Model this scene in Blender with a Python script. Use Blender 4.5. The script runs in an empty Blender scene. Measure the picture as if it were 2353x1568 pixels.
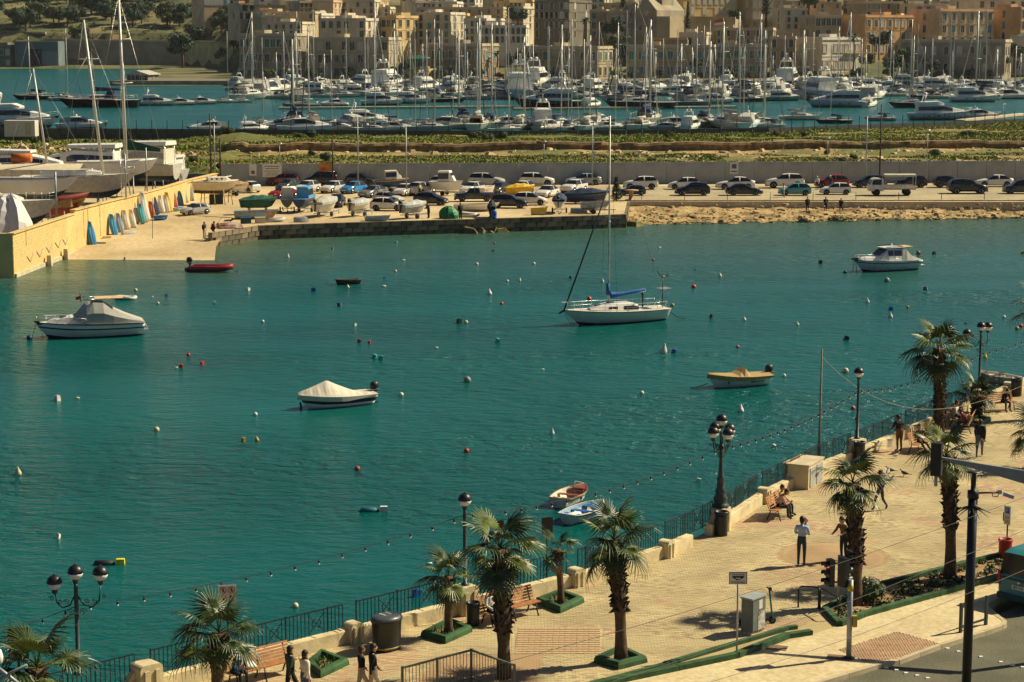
import bpy, math, random
import numpy as np
from math import sin, cos, pi, radians, atan2, hypot, sqrt
from mathutils import Vector, Matrix, noise
random.seed(7); RS = np.random.RandomState(7)
SC = bpy.context.scene; COL = SC.collection
# ------------------------------------------------------------------ camera, sky, sun, exposure
CAMZ = 21.5; F = 4600.0; CX = 1176.5; CY = 784.0; TH = math.atan(709 / F)
cam = bpy.data.cameras.new('camera'); camo = bpy.data.objects.new('camera', cam); COL.objects.link(camo)
camo.location = (0, 0, CAMZ); camo.rotation_euler = (pi / 2 - TH, 0, 0)
cam.sensor_width = 36; cam.lens = 36 * F / 2353; cam.clip_start = .5; cam.clip_end = 6000
SC.camera = camo
SUN_EL = radians(42); SUN_AZ = radians(21)
SDIR = Vector((cos(SUN_AZ) * cos(SUN_EL), sin(SUN_AZ) * cos(SUN_EL), sin(SUN_EL)))
wd = bpy.data.worlds.new('World'); SC.world = wd; wd.use_nodes = True
wn = wd.node_tree.nodes; wl = wd.node_tree.links
sky = wn.new('ShaderNodeTexSky'); sky.sky_type = 'NISHITA'; sky.sun_disc = False
sky.sun_elevation = SUN_EL; sky.sun_rotation = pi / 2 - SUN_AZ; sky.air_density = .5; sky.dust_density = .9; sky.ozone_density = .8
bg = wn['Background']; bg.inputs[1].default_value = .05; wl.new(sky.outputs[0], bg.inputs[0])
sl = bpy.data.lights.new('sun', 'SUN'); sl.energy = 5.0; sl.angle = radians(.5); sl.color = (1, .89, .63)
so = bpy.data.objects.new('sun', sl); COL.objects.link(so); so.rotation_euler = SDIR.to_track_quat('Z', 'Y').to_euler()
so.location = (60, 60, 80)
SC.view_settings.view_transform = 'Standard'; SC.view_settings.look = 'None'; SC.view_settings.exposure = 0.52; SC.view_settings.gamma = 1
SC.view_settings.use_curve_mapping = False
# ------------------------------------------------------------------ helpers
def ray(u, v):
 a = (u - CX) / F; b = -(v - CY) / F
 return Vector((a, cos(TH) + b * sin(TH), -sin(TH) + b * cos(TH)))
def P(u, v, z=0.0):
 d = ray(u, v); t = (z - CAMZ) / d.z
 return Vector((d.x * t, d.y * t, z))
def W(u, v, Y):
 d = ray(u, v); t = Y / d.y
 return Vector((d.x * t, Y, CAMZ + d.z * t))
def ppm(p): return F / (p.y * cos(TH) - (p.z - CAMZ) * sin(TH))
SEA = 0.0; LOT = 1.5; PRO = 1.93
def mat(name, col, rough=.7, metal=0., var=.12, scale=3., bump=0., spec=.4, col2=None, trans=0., emit=None, detail=3):
 m = bpy.data.materials.get(name)
 if m: return m
 m = bpy.data.materials.new(name); m.use_nodes = True
 N = m.node_tree.nodes; L = m.node_tree.links; b = N['Principled BSDF']
 b.inputs['Roughness'].default_value = rough; b.inputs['Metallic'].default_value = metal
 b.inputs['Specular IOR Level'].default_value = spec
 if trans: b.inputs['Transmission Weight'].default_value = trans
 if emit: b.inputs['Emission Color'].default_value = (*emit[0], 1); b.inputs['Emission Strength'].default_value = emit[1]
 c = (*col, 1)
 if var or col2:
  tc = N.new('ShaderNodeTexCoord'); n = N.new('ShaderNodeTexNoise'); n.inputs['Scale'].default_value = scale; n.inputs['Detail'].default_value = detail
  L.new(tc.outputs['Object'], n.inputs['Vector'])
  r = N.new('ShaderNodeValToRGB'); e = r.color_ramp.elements
  e[0].position = .36; e[1].position = .64
  e[0].color = tuple(max(0, x * (1 - var)) for x in col) + (1,)
  e[1].color = (*(col2 or tuple(min(1, x * (1 + var)) for x in col)), 1)
  L.new(n.outputs['Fac'], r.inputs[0]); L.new(r.outputs[0], b.inputs['Base Color'])
  if bump:
   bp = N.new('ShaderNodeBump'); bp.inputs['Strength'].default_value = bump; bp.inputs['Distance'].default_value = .05
   n2 = N.new('ShaderNodeTexNoise'); n2.inputs['Scale'].default_value = scale * 6; n2.inputs['Detail'].default_value = 4
   L.new(tc.outputs['Object'], n2.inputs['Vector']); L.new(n2.outputs['Fac'], bp.inputs['Height']); L.new(bp.outputs[0], b.inputs['Normal'])
 else: b.inputs['Base Color'].default_value = c
 return m
def paint(c, rough=.35, name=None):
 return mat(name or 'paint_%02x%02x%02x_%d' % (*[int(min(1, x) * 255) for x in c], int(rough * 100)), c, rough, var=.07, scale=1.3)
class MB:
 def __init__(s): s.v = []; s.f = []; s.m = []; s.s = []
 def add(s, vs, fs, m=0, sm=False):
  o = len(s.v); s.v += [tuple(p) for p in vs]
  for q in fs: s.f.append(tuple(i + o for i in q)); s.m.append(m); s.s.append(sm)
  return s
 def box(s, c, d, rz=0, m=0, tap=1., ry=0, rx=0):
  hx, hy, hz = d[0] / 2, d[1] / 2, d[2] / 2; vs = []
  M = Matrix.Translation(c) @ Matrix.Rotation(rz, 4, 'Z') @ Matrix.Rotation(ry, 4, 'Y') @ Matrix.Rotation(rx, 4, 'X')
  for z, k in ((-hz, 1), (hz, tap)):
   for x, y in ((-hx, -hy), (hx, -hy), (hx, hy), (-hx, hy)): vs.append(M @ Vector((x * k, y * k, z)))
  return s.add(vs, [(3, 2, 1, 0), (4, 5, 6, 7), (0, 1, 5, 4), (1, 2, 6, 5), (2, 3, 7, 6), (3, 0, 4, 7)], m)
 def loft(s, rings, m=0, sm=True, closed=True, cap=True, mats=None):
  n = len(rings[0]); o = len(s.v)
  for r in rings: s.v += [tuple(p) for p in r]
  k = n if closed else n - 1
  for i in range(len(rings) - 1):
   for j in range(k):
    a = o + i * n + j; b = o + i * n + (j + 1) % n
    s.f.append((a, b, b + n, a + n)); s.m.append(mats[j] if mats else m); s.s.append(sm)
  if cap and closed:
   s.f.append(tuple(o + j for j in reversed(range(n)))); s.m.append(m); s.s.append(False)
   e = o + (len(rings) - 1) * n; s.f.append(tuple(e + j for j in range(n))); s.m.append(m); s.s.append(False)
  return s
 def tube(s, pts, r, n=6, m=0, sm=True, cap=True):
  pts = [Vector(p) for p in pts]; rs = r if isinstance(r, (list, tuple)) else [r] * len(pts); rings = []
  for i, p in enumerate(pts):
   d = (pts[min(i + 1, len(pts) - 1)] - pts[max(i - 1, 0)]); d = d.normalized() if d.length > 1e-9 else Vector((0, 0, 1))
   a = d.cross(Vector((0, 0, 1)) if abs(d.z) < .95 else Vector((1, 0, 0))).normalized(); b = d.cross(a)
   rings.append([p + (a * cos(2 * pi * j / n) - b * sin(2 * pi * j / n)) * rs[i] for j in range(n)])
  return s.loft(rings, m, sm, True, cap)
 def lathe(s, prof, n=12, c=(0, 0, 0), m=0, sm=True, sx=1., sy=1.):
  return s.loft([[(c[0] + r * sx * cos(2 * pi * j / n), c[1] + r * sy * sin(2 * pi * j / n), c[2] + z) for j in range(n)] for r, z in prof], m, sm)
 def ball(s, c, r, n=10, k=6, m=0, z0=-1., z1=1.):
  if not isinstance(r, (list, tuple)): r = (r, r, r)
  a0, a1 = math.asin(z0), math.asin(z1); pr = []
  for i in range(k + 1):
   a = a0 + (a1 - a0) * i / k; pr.append((max(.002, cos(a)), sin(a) * r[2]))
  return s.loft([[(c[0] + q * r[0] * cos(2 * pi * j / n), c[1] + q * r[1] * sin(2 * pi * j / n), c[2] + z) for j in range(n)] for q, z in pr], m)
 def prism(s, poly, z0, z1, m=0, mtop=None):
  n = len(poly); vs = [(p[0], p[1], z0) for p in poly] + [(p[0], p[1], z1) for p in poly]
  s.add(vs, [(j, (j + 1) % n, (j + 1) % n + n, j + n) for j in range(n)] + [tuple(reversed(range(n)))], m)
  return s.add(vs[n:], [tuple(range(n))], m if mtop is None else mtop)
 def build(s, name, mats, parent=None, loc=None, rz=None):
  me = bpy.data.meshes.new(name); me.from_pydata(s.v, [], s.f)
  for q in (mats if isinstance(mats, (list, tuple)) else [mats]): me.materials.append(q)
  if s.f:
   me.polygons.foreach_set('material_index', s.m); me.polygons.foreach_set('use_smooth', s.s)
  o = bpy.data.objects.new(name, me); COL.objects.link(o)
  if parent: o.parent = parent
  if loc is not None: o.location = loc
  if rz is not None: o.rotation_euler = (0, 0, rz)
  return o
def quads(name, V, mats, parent=None, midx=None, n=4, smooth=False):
 k = len(V); me = bpy.data.meshes.new(name); me.vertices.add(k * n); me.vertices.foreach_set('co', np.asarray(V, dtype=np.float32).ravel())
 me.loops.add(k * n); me.loops.foreach_set('vertex_index', np.arange(k * n, dtype=np.int32))
 me.polygons.add(k); me.polygons.foreach_set('loop_start', np.arange(0, k * n, n, dtype=np.int32))
 for q in (mats if isinstance(mats, (list, tuple)) else [mats]): me.materials.append(q)
 if midx is not None: me.polygons.foreach_set('material_index', np.asarray(midx, dtype=np.int32))
 me.update(calc_edges=True)
 o = bpy.data.objects.new(name, me); COL.objects.link(o)
 if parent: o.parent = parent
 return o
def tag(o, label=None, cat=None, group=None, kind=None):
 for k, x in (('label', label), ('category', cat), ('group', group), ('kind', kind)):
  if x: o[k] = x
 return o
def emp(name, label, cat, loc=(0, 0, 0), rz=0., group=None, sc=1.):
 o = bpy.data.objects.new(name, None); COL.objects.link(o); o.location = loc; o.rotation_euler = (0, 0, rz); o.empty_display_size = .2
 if sc != 1.: o.scale = (sc, sc, sc)
 return tag(o, label, cat, group)
KIDS = {}
def dup(o, loc=None, rz=None, label=None, sc=None, swap=None, parent=None, group=None, top=True):
 c = o.copy(); COL.objects.link(c)
 if parent: c.parent = parent
 if loc is not None: c.location = loc
 if rz is not None: c.rotation_euler = (0, 0, rz)
 if sc is not None: c.scale = (sc, sc, sc) if not isinstance(sc, tuple) else sc
 if label: c['label'] = label
 if group: c['group'] = group
 if swap and c.type == 'MESH':
  for i, sl_ in enumerate(c.material_slots):
   if sl_.material and sl_.material.name in swap: sl_.link = 'OBJECT'; sl_.material = swap[sl_.material.name]
 for ch in list(o.children): dup(ch, swap=swap, parent=c)
 return c
def text_mesh(txt, size, name, m, parent=None, loc=(0, 0, 0), rot=(pi / 2, 0, 0), shear=0., extr=.004, align='CENTER'):
 cu = bpy.data.curves.new(name, 'FONT'); cu.body = txt; cu.size = size; cu.align_x = align; cu.align_y = 'CENTER'; cu.extrude = extr; cu.shear = shear; cu.resolution_u = 2
 t = bpy.data.objects.new(name + '_c', cu); COL.objects.link(t)
 dg = bpy.context.evaluated_depsgraph_get(); me = bpy.data.meshes.new_from_object(t.evaluated_get(dg))
 bpy.data.objects.remove(t); bpy.data.curves.remove(cu); me.materials.clear(); me.materials.append(m)
 o = bpy.data.objects.new(name, me); COL.objects.link(o); o.location = loc; o.rotation_euler = rot
 if parent: o.parent = parent
 return o
def rnd(a, b): return random.uniform(a, b)
def lerp(a, b, t): return a + (b - a) * t
# ------------------------------------------------------------------ common materials
WHITE = mat('white_gelcoat', (.74, .71, .64), .3, var=.05, scale=.6)
CREAM = mat('cream_gelcoat', (.62, .56, .44), .4, var=.08)
DARKG = mat('dark_glass', (.012, .016, .02), .12, var=0, spec=.6)
BLACK = mat('black_plastic', (.012, .012, .013), .45, var=0)
BLACKM = mat('black_painted_iron', (.012, .014, .015), .4, var=.2, scale=8)
RUBBER = mat('tyre_rubber', (.012, .012, .012), .8, var=0)
STEEL = mat('stainless_steel', (.55, .54, .5), .3, metal=.8, var=.05)
ALU = mat('mast_aluminium', (.56, .54, .47), .45, metal=.15, var=.08)
GALV = mat('galvanised_steel', (.3, .32, .32), .5, metal=.5, var=.12)
ROPE = mat('rope_fibre', (.3, .27, .2), .9, var=.2)
DROPE = mat('dark_rope', (.03, .03, .03), .9, var=.2)
NAVY = mat('navy_gelcoat', (.012, .018, .035), .25, var=.05)
BOTTOM = mat('antifouling_bottom', (.02, .022, .028), .7, var=.2)
TEAK = mat('weathered_teak', (.34, .24, .13), .7, var=.15, scale=6)
CANVG = mat('grey_boat_canvas', (.36, .35, .3), .85, var=.08, scale=2, bump=.15)
CANVB = mat('blue_boat_canvas', (.01, .09, .3), .8, var=.1, scale=2)
CANVN = mat('navy_boat_canvas', (.012, .03, .075), .8, var=.12, scale=2)
WOOD = mat('bench_wood', (.36, .15, .055), .55, var=.22, scale=7)
CONC = mat('pale_concrete', (.5, .42, .27), .85, var=.14, scale=1.2, bump=.2)
SKIN = mat('skin', (.42, .24, .15), .6, var=.05); HAIRD = mat('dark_hair', (.018, .012, .009), .6, var=.1)
# ------------------------------------------------------------------ water
def water_mat():
 m = bpy.data.materials.new('sea_water'); m.use_nodes = True; N = m.node_tree.nodes; L = m.node_tree.links; b = N['Principled BSDF']
 tc = N.new('ShaderNodeTexCoord')
 def mp(sx, sy, rot=0):
  q = N.new('ShaderNodeMapping'); q.inputs['Scale'].default_value = (sx, sy, 1); q.inputs['Rotation'].default_value = (0, 0, rot); L.new(tc.outputs['Object'], q.inputs[0]); return q
 def nz(mpn, sc, det=2, rough=.5, dist=0.):
  n = N.new('ShaderNodeTexNoise'); n.inputs['Scale'].default_value = sc; n.inputs['Detail'].default_value = det; n.inputs['Roughness'].default_value = rough; n.inputs['Distortion'].default_value = dist
  L.new(mpn.outputs[0], n.inputs['Vector']); return n
 a = nz(mp(.55, 1, .12), 1.3, 4, .62, .3); c = nz(mp(.5, 1, -.15), .42, 2, .5); d = nz(mp(.45, 1, .2), 4.2, 2)
 def math_(op, x, y):
  q = N.new('ShaderNodeMath'); q.operation = op
  for i, w in ((0, x), (1, y)):
   if isinstance(w, (int, float)): q.inputs[i].default_value = w
   else: L.new(w, q.inputs[i])
  return q.outputs[0]
 h = math_('ADD', math_('MULTIPLY', a.outputs[0], .52), math_('ADD', math_('MULTIPLY', c.outputs[0], .3), math_('MULTIPLY', d.outputs[0], .1)))
 gust = nz(mp(.012, .045), 1.6, 3, .6, .6)
 gr = N.new('ShaderNodeMapRange'); gr.inputs[1].default_value = .36; gr.inputs[2].default_value = .62; gr.inputs[3].default_value = .35; gr.inputs[4].default_value = 1.25; L.new(gust.outputs[0], gr.inputs[0])
 bp = N.new('ShaderNodeBump'); bp.inputs['Distance'].default_value = 1.; L.new(gr.outputs[0], bp.inputs['Strength'])
 L.new(h, bp.inputs['Height']); L.new(bp.outputs[0], b.inputs['Normal'])
 # shallow, sandy bottom near the ramp and the far shore
 sx = N.new('ShaderNodeSeparateXYZ'); L.new(tc.outputs['Object'], sx.inputs[0])
 yy = N.new('ShaderNodeMapRange'); yy.inputs[1].default_value = 165; yy.inputs[2].default_value = 222; L.new(sx.outputs['Y'], yy.inputs[0])
 y2 = N.new('ShaderNodeMapRange'); y2.inputs[1].default_value = 226; y2.inputs[2].default_value = 300; y2.inputs[3].default_value = 1; y2.inputs[4].default_value = 0; L.new(sx.outputs['Y'], y2.inputs[0])
 xx = N.new('ShaderNodeMapRange'); xx.inputs[1].default_value = -16; xx.inputs[2].default_value = -40; xx.inputs[3].default_value = .25; L.new(sx.outputs['X'], xx.inputs[0])
 sh = math_('MULTIPLY', math_('MULTIPLY', yy.outputs[0], y2.outputs[0]), xx.outputs[0])
 big = nz(mp(.02, .05), 1.2, 3)
 mx0 = N.new('ShaderNodeMixRGB'); mx0.inputs[1].default_value = (.0005, .05, .046, 1); mx0.inputs[2].default_value = (.0005, .108, .097, 1); L.new(big.outputs[0], mx0.inputs[0])
 mx = N.new('ShaderNodeMixRGB'); L.new(sh, mx.inputs[0]); L.new(mx0.outputs[0], mx.inputs[1]); mx.inputs[2].default_value = (.17, .16, .06, 1)
 L.new(mx.outputs[0], b.inputs['Base Color'])
 b.inputs['Roughness'].default_value = .24; b.inputs['IOR'].default_value = 1.33; b.inputs['Specular IOR Level'].default_value = .3
 return m
MB().add([(-1500, -100, 0), (1500, -100, 0), (1500, 3500, 0), (-1500, 3500, 0)], [(0, 1, 2, 3)]).build('sea_water', water_mat())['kind'] = 'structure'
# ------------------------------------------------------------------ ground sheets
def ground_mat(name, c1, c2, sc=.15, fine=3., rough=.9, bump=.3, c3=None):
 m = bpy.data.materials.new(name); m.use_nodes = True; N = m.node_tree.nodes; L = m.node_tree.links; b = N['Principled BSDF']
 tc = N.new('ShaderNodeTexCoord'); n1 = N.new('ShaderNodeTexNoise'); n1.inputs['Scale'].default_value = sc; n1.inputs['Detail'].default_value = 6
 n2 = N.new('ShaderNodeTexNoise'); n2.inputs['Scale'].default_value = fine; n2.inputs['Detail'].default_value = 5
 L.new(tc.outputs['Object'], n1.inputs[0]); L.new(tc.outputs['Object'], n2.inputs[0])
 r = N.new('ShaderNodeValToRGB'); e = r.color_ramp.elements; e[0].position = .38; e[1].position = .62; e[0].color = (*c1, 1); e[1].color = (*c2, 1)
 if c3: q = e.new(.52); q.color = (*c3, 1)
 L.new(n1.outputs[0], r.inputs[0])
 mx = N.new('ShaderNodeMixRGB'); mx.blend_type = 'OVERLAY'; mx.inputs[0].default_value = .45; L.new(r.outputs[0], mx.inputs[1]); L.new(n2.outputs['Fac'], mx.inputs[2])
 L.new(mx.outputs[0], b.inputs['Base Color']); b.inputs['Roughness'].default_value = rough; b.inputs['Specular IOR Level'].default_value = .2
 bp = N.new('ShaderNodeBump'); bp.inputs['Strength'].default_value = bump; bp.inputs['Distance'].default_value = .1; L.new(n2.outputs[0], bp.inputs['Height']); L.new(bp.outputs[0], b.inputs['Normal'])
 return m
def paver_mat(name, c1, c2, mortar, bw=.22, bh=.11, rot=0., big=None):
 m = bpy.data.materials.new(name); m.use_nodes = True; N = m.node_tree.nodes; L = m.node_tree.links; b = N['Principled BSDF']
 tc = N.new('ShaderNodeTexCoord'); mp = N.new('ShaderNodeMapping'); mp.inputs['Rotation'].default_value = (0, 0, rot); L.new(tc.outputs['Object'], mp.inputs[0])
 br = N.new('ShaderNodeTexBrick'); br.inputs['Color1'].default_value = (*c1, 1); br.inputs['Color2'].default_value = (*c2, 1); br.inputs['Mortar'].default_value = (*mortar, 1)
 br.inputs['Scale'].default_value = 1; br.inputs['Brick Width'].default_value = bw; br.inputs['Row Height'].default_value = bh; br.inputs['Mortar Size'].default_value = .008; br.inputs['Bias'].default_value = 0
 L.new(mp.outputs[0], br.inputs['Vector'])
 n = N.new('ShaderNodeTexNoise'); n.inputs['Scale'].default_value = .35; n.inputs['Detail'].default_value = 6; L.new(tc.outputs['Object'], n.inputs[0])
 r = N.new('ShaderNodeValToRGB'); e = r.color_ramp.elements; e[0].position = .3; e[1].position = .7; e[0].color = (.62, .58, .52, 1); e[1].color = (1.12, 1.08, 1, 1); L.new(n.outputs[0], r.inputs[0])
 mx = N.new('ShaderNodeMixRGB'); mx.blend_type = 'MULTIPLY'; mx.inputs[0].default_value = .8; L.new(br.outputs[0], mx.inputs[1]); L.new(r.outputs[0], mx.inputs[2]); L.new(mx.outputs[0], b.inputs['Base Color'])
 b.inputs['Roughness'].default_value = .85; b.inputs['Specular IOR Level'].default_value = .25
 return m
PAVE = paver_mat('promenade_pavers', (.47, .375, .2), (.41, .32, .17), (.29, .22, .12))
PAVER1 = mat('tan_paver', (.47, .375, .2), .85, var=.2, scale=.45); PAVER2 = mat('tan_paver_worn', (.41, .32, .165), .85, var=.2, scale=.6)
PAVER3 = mat('pink_paver', (.45, .29, .17), .85, var=.1, scale=.6)
PINK = paver_mat('pink_pavers', (.45, .31, .175), (.4, .27, .15), (.3, .21, .12))
PAVT = ground_mat('pavement_concrete', (.5, .4, .23), (.56, .46, .27), .4, 6, bump=.1)
ASPH = ground_mat('road_asphalt', (.095, .09, .062), (.13, .12, .08), .5, 14, bump=.2)
LOTM = ground_mat('yard_concrete', (.4, .3, .16), (.54, .42, .24), .12, 2.5, bump=.15)
LOTR = ground_mat('shore_road_asphalt', (.3, .25, .16), (.4, .33, .2), .2, 2.5, bump=.15)
BEACH = ground_mat('shore_rubble', (.2, .125, .055), (.42, .3, .14), .5, 3, bump=1., c3=(.4, .28, .12))
SCRUB = ground_mat('scrubland_soil', (.11, .12, .03), (.36, .25, .11), .09, 1.2, bump=1., c3=(.15, .13, .04))
HILL = ground_mat('hill_ground', (.06, .075, .03), (.19, .16, .075), .03, .4, bump=.4)
GRN = mat('green_kerb_paint', (.025, .075, .022), .75, var=.35, scale=2.5, bump=.2)
KERB = mat('kerb_stone', (.46, .38, .24), .8, var=.15, scale=2)
SOIL = mat('bed_soil', (.3, .19, .09), .95, var=.3, scale=3, bump=.6)
def sheet(name, pts, m, kind='structure', flat=None):
 return tag(MB().add([Vector(p) for p in pts], [tuple(range(len(pts)))]).build(name, m), kind=kind)
def flip(pts):
 a = sum(pts[i][0] * pts[(i + 1) % len(pts)][1] - pts[(i + 1) % len(pts)][0] * pts[i][1] for i in range(len(pts)))
 return pts if a > 0 else list(reversed(pts))
# line of the sea wall on the promenade
SEAWALL = [P(u, v, PRO) for u, v in ((797, 1483), (928.6, 1448.8), (1028.7, 1423), (1218.8, 1375.7), (1361.7, 1340.8), (1535, 1283), (1590, 1258.5), (1678, 1213), (1760, 1158), (1893, 1089), (1988, 1051.6), (2042, 1028.8), (2216, 952), (2353, 893))]
d0 = (SEAWALL[0] - SEAWALL[3]).normalized(); SEAWALL = [SEAWALL[0] + d0 * 24, SEAWALL[0] + d0 * 9] + SEAWALL
d1 = (SEAWALL[-1] - SEAWALL[-2]).normalized(); SEAWALL.append(SEAWALL[-1] + d1 * 40)
out = lambda i: Vector((-(SEAWALL[min(i + 1, len(SEAWALL) - 1)] - SEAWALL[max(i - 1, 0)]).y, (SEAWALL[min(i + 1, len(SEAWALL) - 1)] - SEAWALL[max(i - 1, 0)]).x, 0)).normalized()
EDGE = [p + out(i) * .55 for i, p in enumerate(SEAWALL)]
road_edge = [P(u, v, PRO) for u, v in ((1690, 1629), (1878.5, 1568.2), (2013, 1527.7), (2062.8, 1517.3), (2158, 1482), (2261.5, 1451), (2300, 1437.5), (2309, 1432.5), (2306, 1425), (2294.6, 1418), (2262, 1391), (2292.5, 1372.4), (2600, 1270))]
re0 = road_edge[0] + (road_edge[0] - road_edge[1]).normalized() * 12
slab = EDGE + [Vector((90, 132, PRO)), Vector((90, 95, PRO))] + list(reversed(road_edge)) + [re0, Vector((EDGE[0].x, re0.y - 6, PRO))]
PROM = MB(); slab = flip(slab); PROM.prism([(p.x, p.y) for p in slab], -2, PRO, 1, 0); prom = tag(PROM.build('promenade', [PAVE, CONC]), kind='structure')
ROADZ = PRO - .13
sheet('road', [(-60, 20, ROADZ), (140, 20, ROADZ), (140, 110, ROADZ), (70, 100, ROADZ), (20, 70, ROADZ), (0, 48, ROADZ), (-60, 30, ROADZ)], ASPH)
# concrete pavement between the green kerbs and the road
pv = [P(u, v, PRO + .004) for u, v in ((1413, 1572), (1693, 1512), (1864, 1458), (1930, 1439), (1988, 1416), (2236.6, 1347), (2353, 1313.5), (2700, 1215))] + \
     [p + Vector((0, 0, .004)) for p in reversed(road_edge)] + [P(1400, 1640, PRO + .004)]
sheet('pavement', flip(pv), PAVT)
# kerb stones of the road: each stone its own piece
kst = None
kerb_root = tag(MB().box((0, 0, -1), (.1, .1, .1)).build('road_kerb', KERB), kind='structure')
kerb_root.location = (road_edge[3].x, road_edge[3].y, ROADZ - .2)
sm_ = None
for a, b in zip(road_edge[:-1], road_edge[1:]):
 n = max(1, int((b - a).length / .95)); rz = atan2((b - a).y, (b - a).x)
 for i in range(n):
  c = a.lerp(b, (i + .5) / n); w = (b - a).length / n
  if sm_ is None:
   sm_ = MB().box((0, 0, 0), (1, .16, .3)).build('kerb_stone', KERB, kerb_root).data
   o = bpy.data.objects['kerb_stone']
  else: o = bpy.data.objects.new('kerb_stone', sm_); COL.objects.link(o); o.parent = kerb_root
  o.location = Vector((c.x, c.y, PRO - .135 + rnd(0, .008))) - kerb_root.location; o.rotation_euler = (0, 0, rz + rnd(-.01, .01)); o.scale = (w - .02, 1, 1)
def kerbwall(name, pts, w, h, m, label=None):
 mb = MB()
 for a, b in zip(pts[:-1], pts[1:]):
  n = max(1, int((b - a).length / 1.6)); rz = atan2((b - a).y, (b - a).x)
  for i in range(n):
   c = a.lerp(b, (i + .5) / n); hh = h + rnd(-.015, .015); mb.box((c.x, c.y, PRO + hh / 2 - .05), ((b - a).length / n - .015, w, hh + .1), rz)
 return tag(mb.build(name, m), kind='structure')
kerbwall('green_kerb', [P(u, v, PRO) for u, v in ((1300, 1595), (1413, 1570), (1693, 1511), (1809, 1466), (1864, 1458))], .24, .17, GRN)
kerbwall('green_kerb', [P(u, v, PRO) for u, v in ((1300, 1592), (1392, 1567), (1526, 1531), (1809, 1448), (1831, 1445))], .16, .12, GRN)
kerbwall('green_kerb', [P(u, v, PRO) for u, v in ((1895, 1404), (1930, 1439), (1988, 1416), (2236.6, 1347), (2353, 1313), (2600, 1243))], .2, .17, GRN)
kerbwall('green_kerb', [P(u, v, PRO) for u, v in ((1895, 1404), (1960, 1371), (2021, 1349), (2295, 1280), (2353, 1264), (2600, 1202))], .18, .16, GRN)
sheet('planting_bed', flip([P(u, v, PRO + .05) for u, v in ((1898, 1404), (1930, 1436), (1988, 1413), (2236.6, 1344), (2353, 1310), (2600, 1240), (2600, 1204), (2353, 1266), (2295, 1282), (2021, 1351), (1960, 1373))]), SOIL)
# pink paved panels and the round one
def pinkpanel(pts, nm='pink_paving'): return sheet(nm, flip([P(u, v, PRO + .004) for u, v in pts]), PINK)
pinkpanel(((950, 1568), (1020, 1505), (1250, 1505), (1230, 1568)))
pinkpanel(((1185, 1504), (1192, 1443), (1387, 1443), (1379, 1504))) if False else None
c0 = P(1915, 1279, PRO); rr = 2.1
sheet('round_pink_paving', [(c0.x + rr * cos(a * pi / 20), c0.y + rr * sin(a * pi / 20), PRO + .004) for a in range(40)], PINK)
sheet('round_tan_paving', [(c0.x + (rr - .2) * cos(a * pi / 20), c0.y + (rr - .2) * sin(a * pi / 20), PRO + .008) for a in range(40)], PAVE)
sheet('round_pink_paving', [(c0.x + (rr - .34) * cos(a * pi / 20), c0.y + (rr - .34) * sin(a * pi / 20), PRO + .012) for a in range(40)], PINK)
pinkpanel(((2190, 1215), (2230, 1130), (2353, 1110), (2420, 1140), (2353, 1195)))
pinkpanel(((1622, 1259), (1665, 1238), (1735, 1240), (1705, 1262)))
# ------------------------------------------------------------------ pavers of the promenade
def inside(poly, x, y):
 r = np.zeros(x.shape, bool); n = len(poly)
 for i in range(n):
  x1, y1, x2, y2 = poly[i][0], poly[i][1], poly[(i + 1) % n][0], poly[(i + 1) % n][1]
  c = ((y1 > y) != (y2 > y)) & (x < (x2 - x1) * (y - y1) / (y2 - y1 + 1e-12) + x1); r ^= c
 return r
def brickfield():
 xs = np.arange(-13, 31, .22); ys = np.arange(57, 106, .11)
 X, Y = np.meshgrid(xs, ys); X = X + (np.arange(len(ys)) % 2)[:, None] * .11
 x = X.ravel(); y = Y.ravel()
 sea = [(p.x, p.y) for p in SEAWALL]
 limit = [(p.x, p.y) for p in (P(u, v, PRO) for u, v in ((1300, 1592), (1392, 1567), (1526, 1531), (1809, 1448), (1831, 1445), (1895, 1404), (1960, 1371), (2021, 1349), (2295, 1280), (2353, 1264)))]
 poly = [(-40, 30)] + sea + [(60, 130), (60, 100)] + list(reversed(limit)) + [(limit[0][0] - 6, limit[0][1] - 6)]
 k = inside(poly, x, y)
 for q in (((1185, 1504), (1192, 1443), (1387, 1443), (1379, 1504)), ((950, 1568), (1020, 1505), (1250, 1505), (1230, 1568))):
  k &= ~inside([(p.x, p.y) for p in (P(u, v, PRO) for u, v in q)], x, y)
 k &= (np.hypot(x - c0.x, y - c0.y) > rr)
 k &= ((x / y * 4600 + CX > -30) & (x / y * 4600 + CX < 2400))
 x = x[k]; y = y[k]; o = np.argsort(y); x = x[o]; y = y[o]
 return x, y
bx_, by_ = brickfield()
vis = [i for i in range(len(bx_)) if (by_[i] > 62.3)][:280]
visset = set(vis)
pm = None
for i in vis:
 if pm is None: o = MB().box((0, 0, 0), (.206, .098, .03), tap=.96).build('paver', PAVER1, prom); pm = o.data
 else: o = bpy.data.objects.new('paver', pm); COL.objects.link(o); o.parent = prom
 o.location = (bx_[i], by_[i], PRO - .004 + rnd(-.002, .002)); o.rotation_euler = (rnd(-.01, .01), rnd(-.01, .01), rnd(-.01, .01))
rest = np.array([i for i in range(len(bx_)) if i not in visset])
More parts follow.
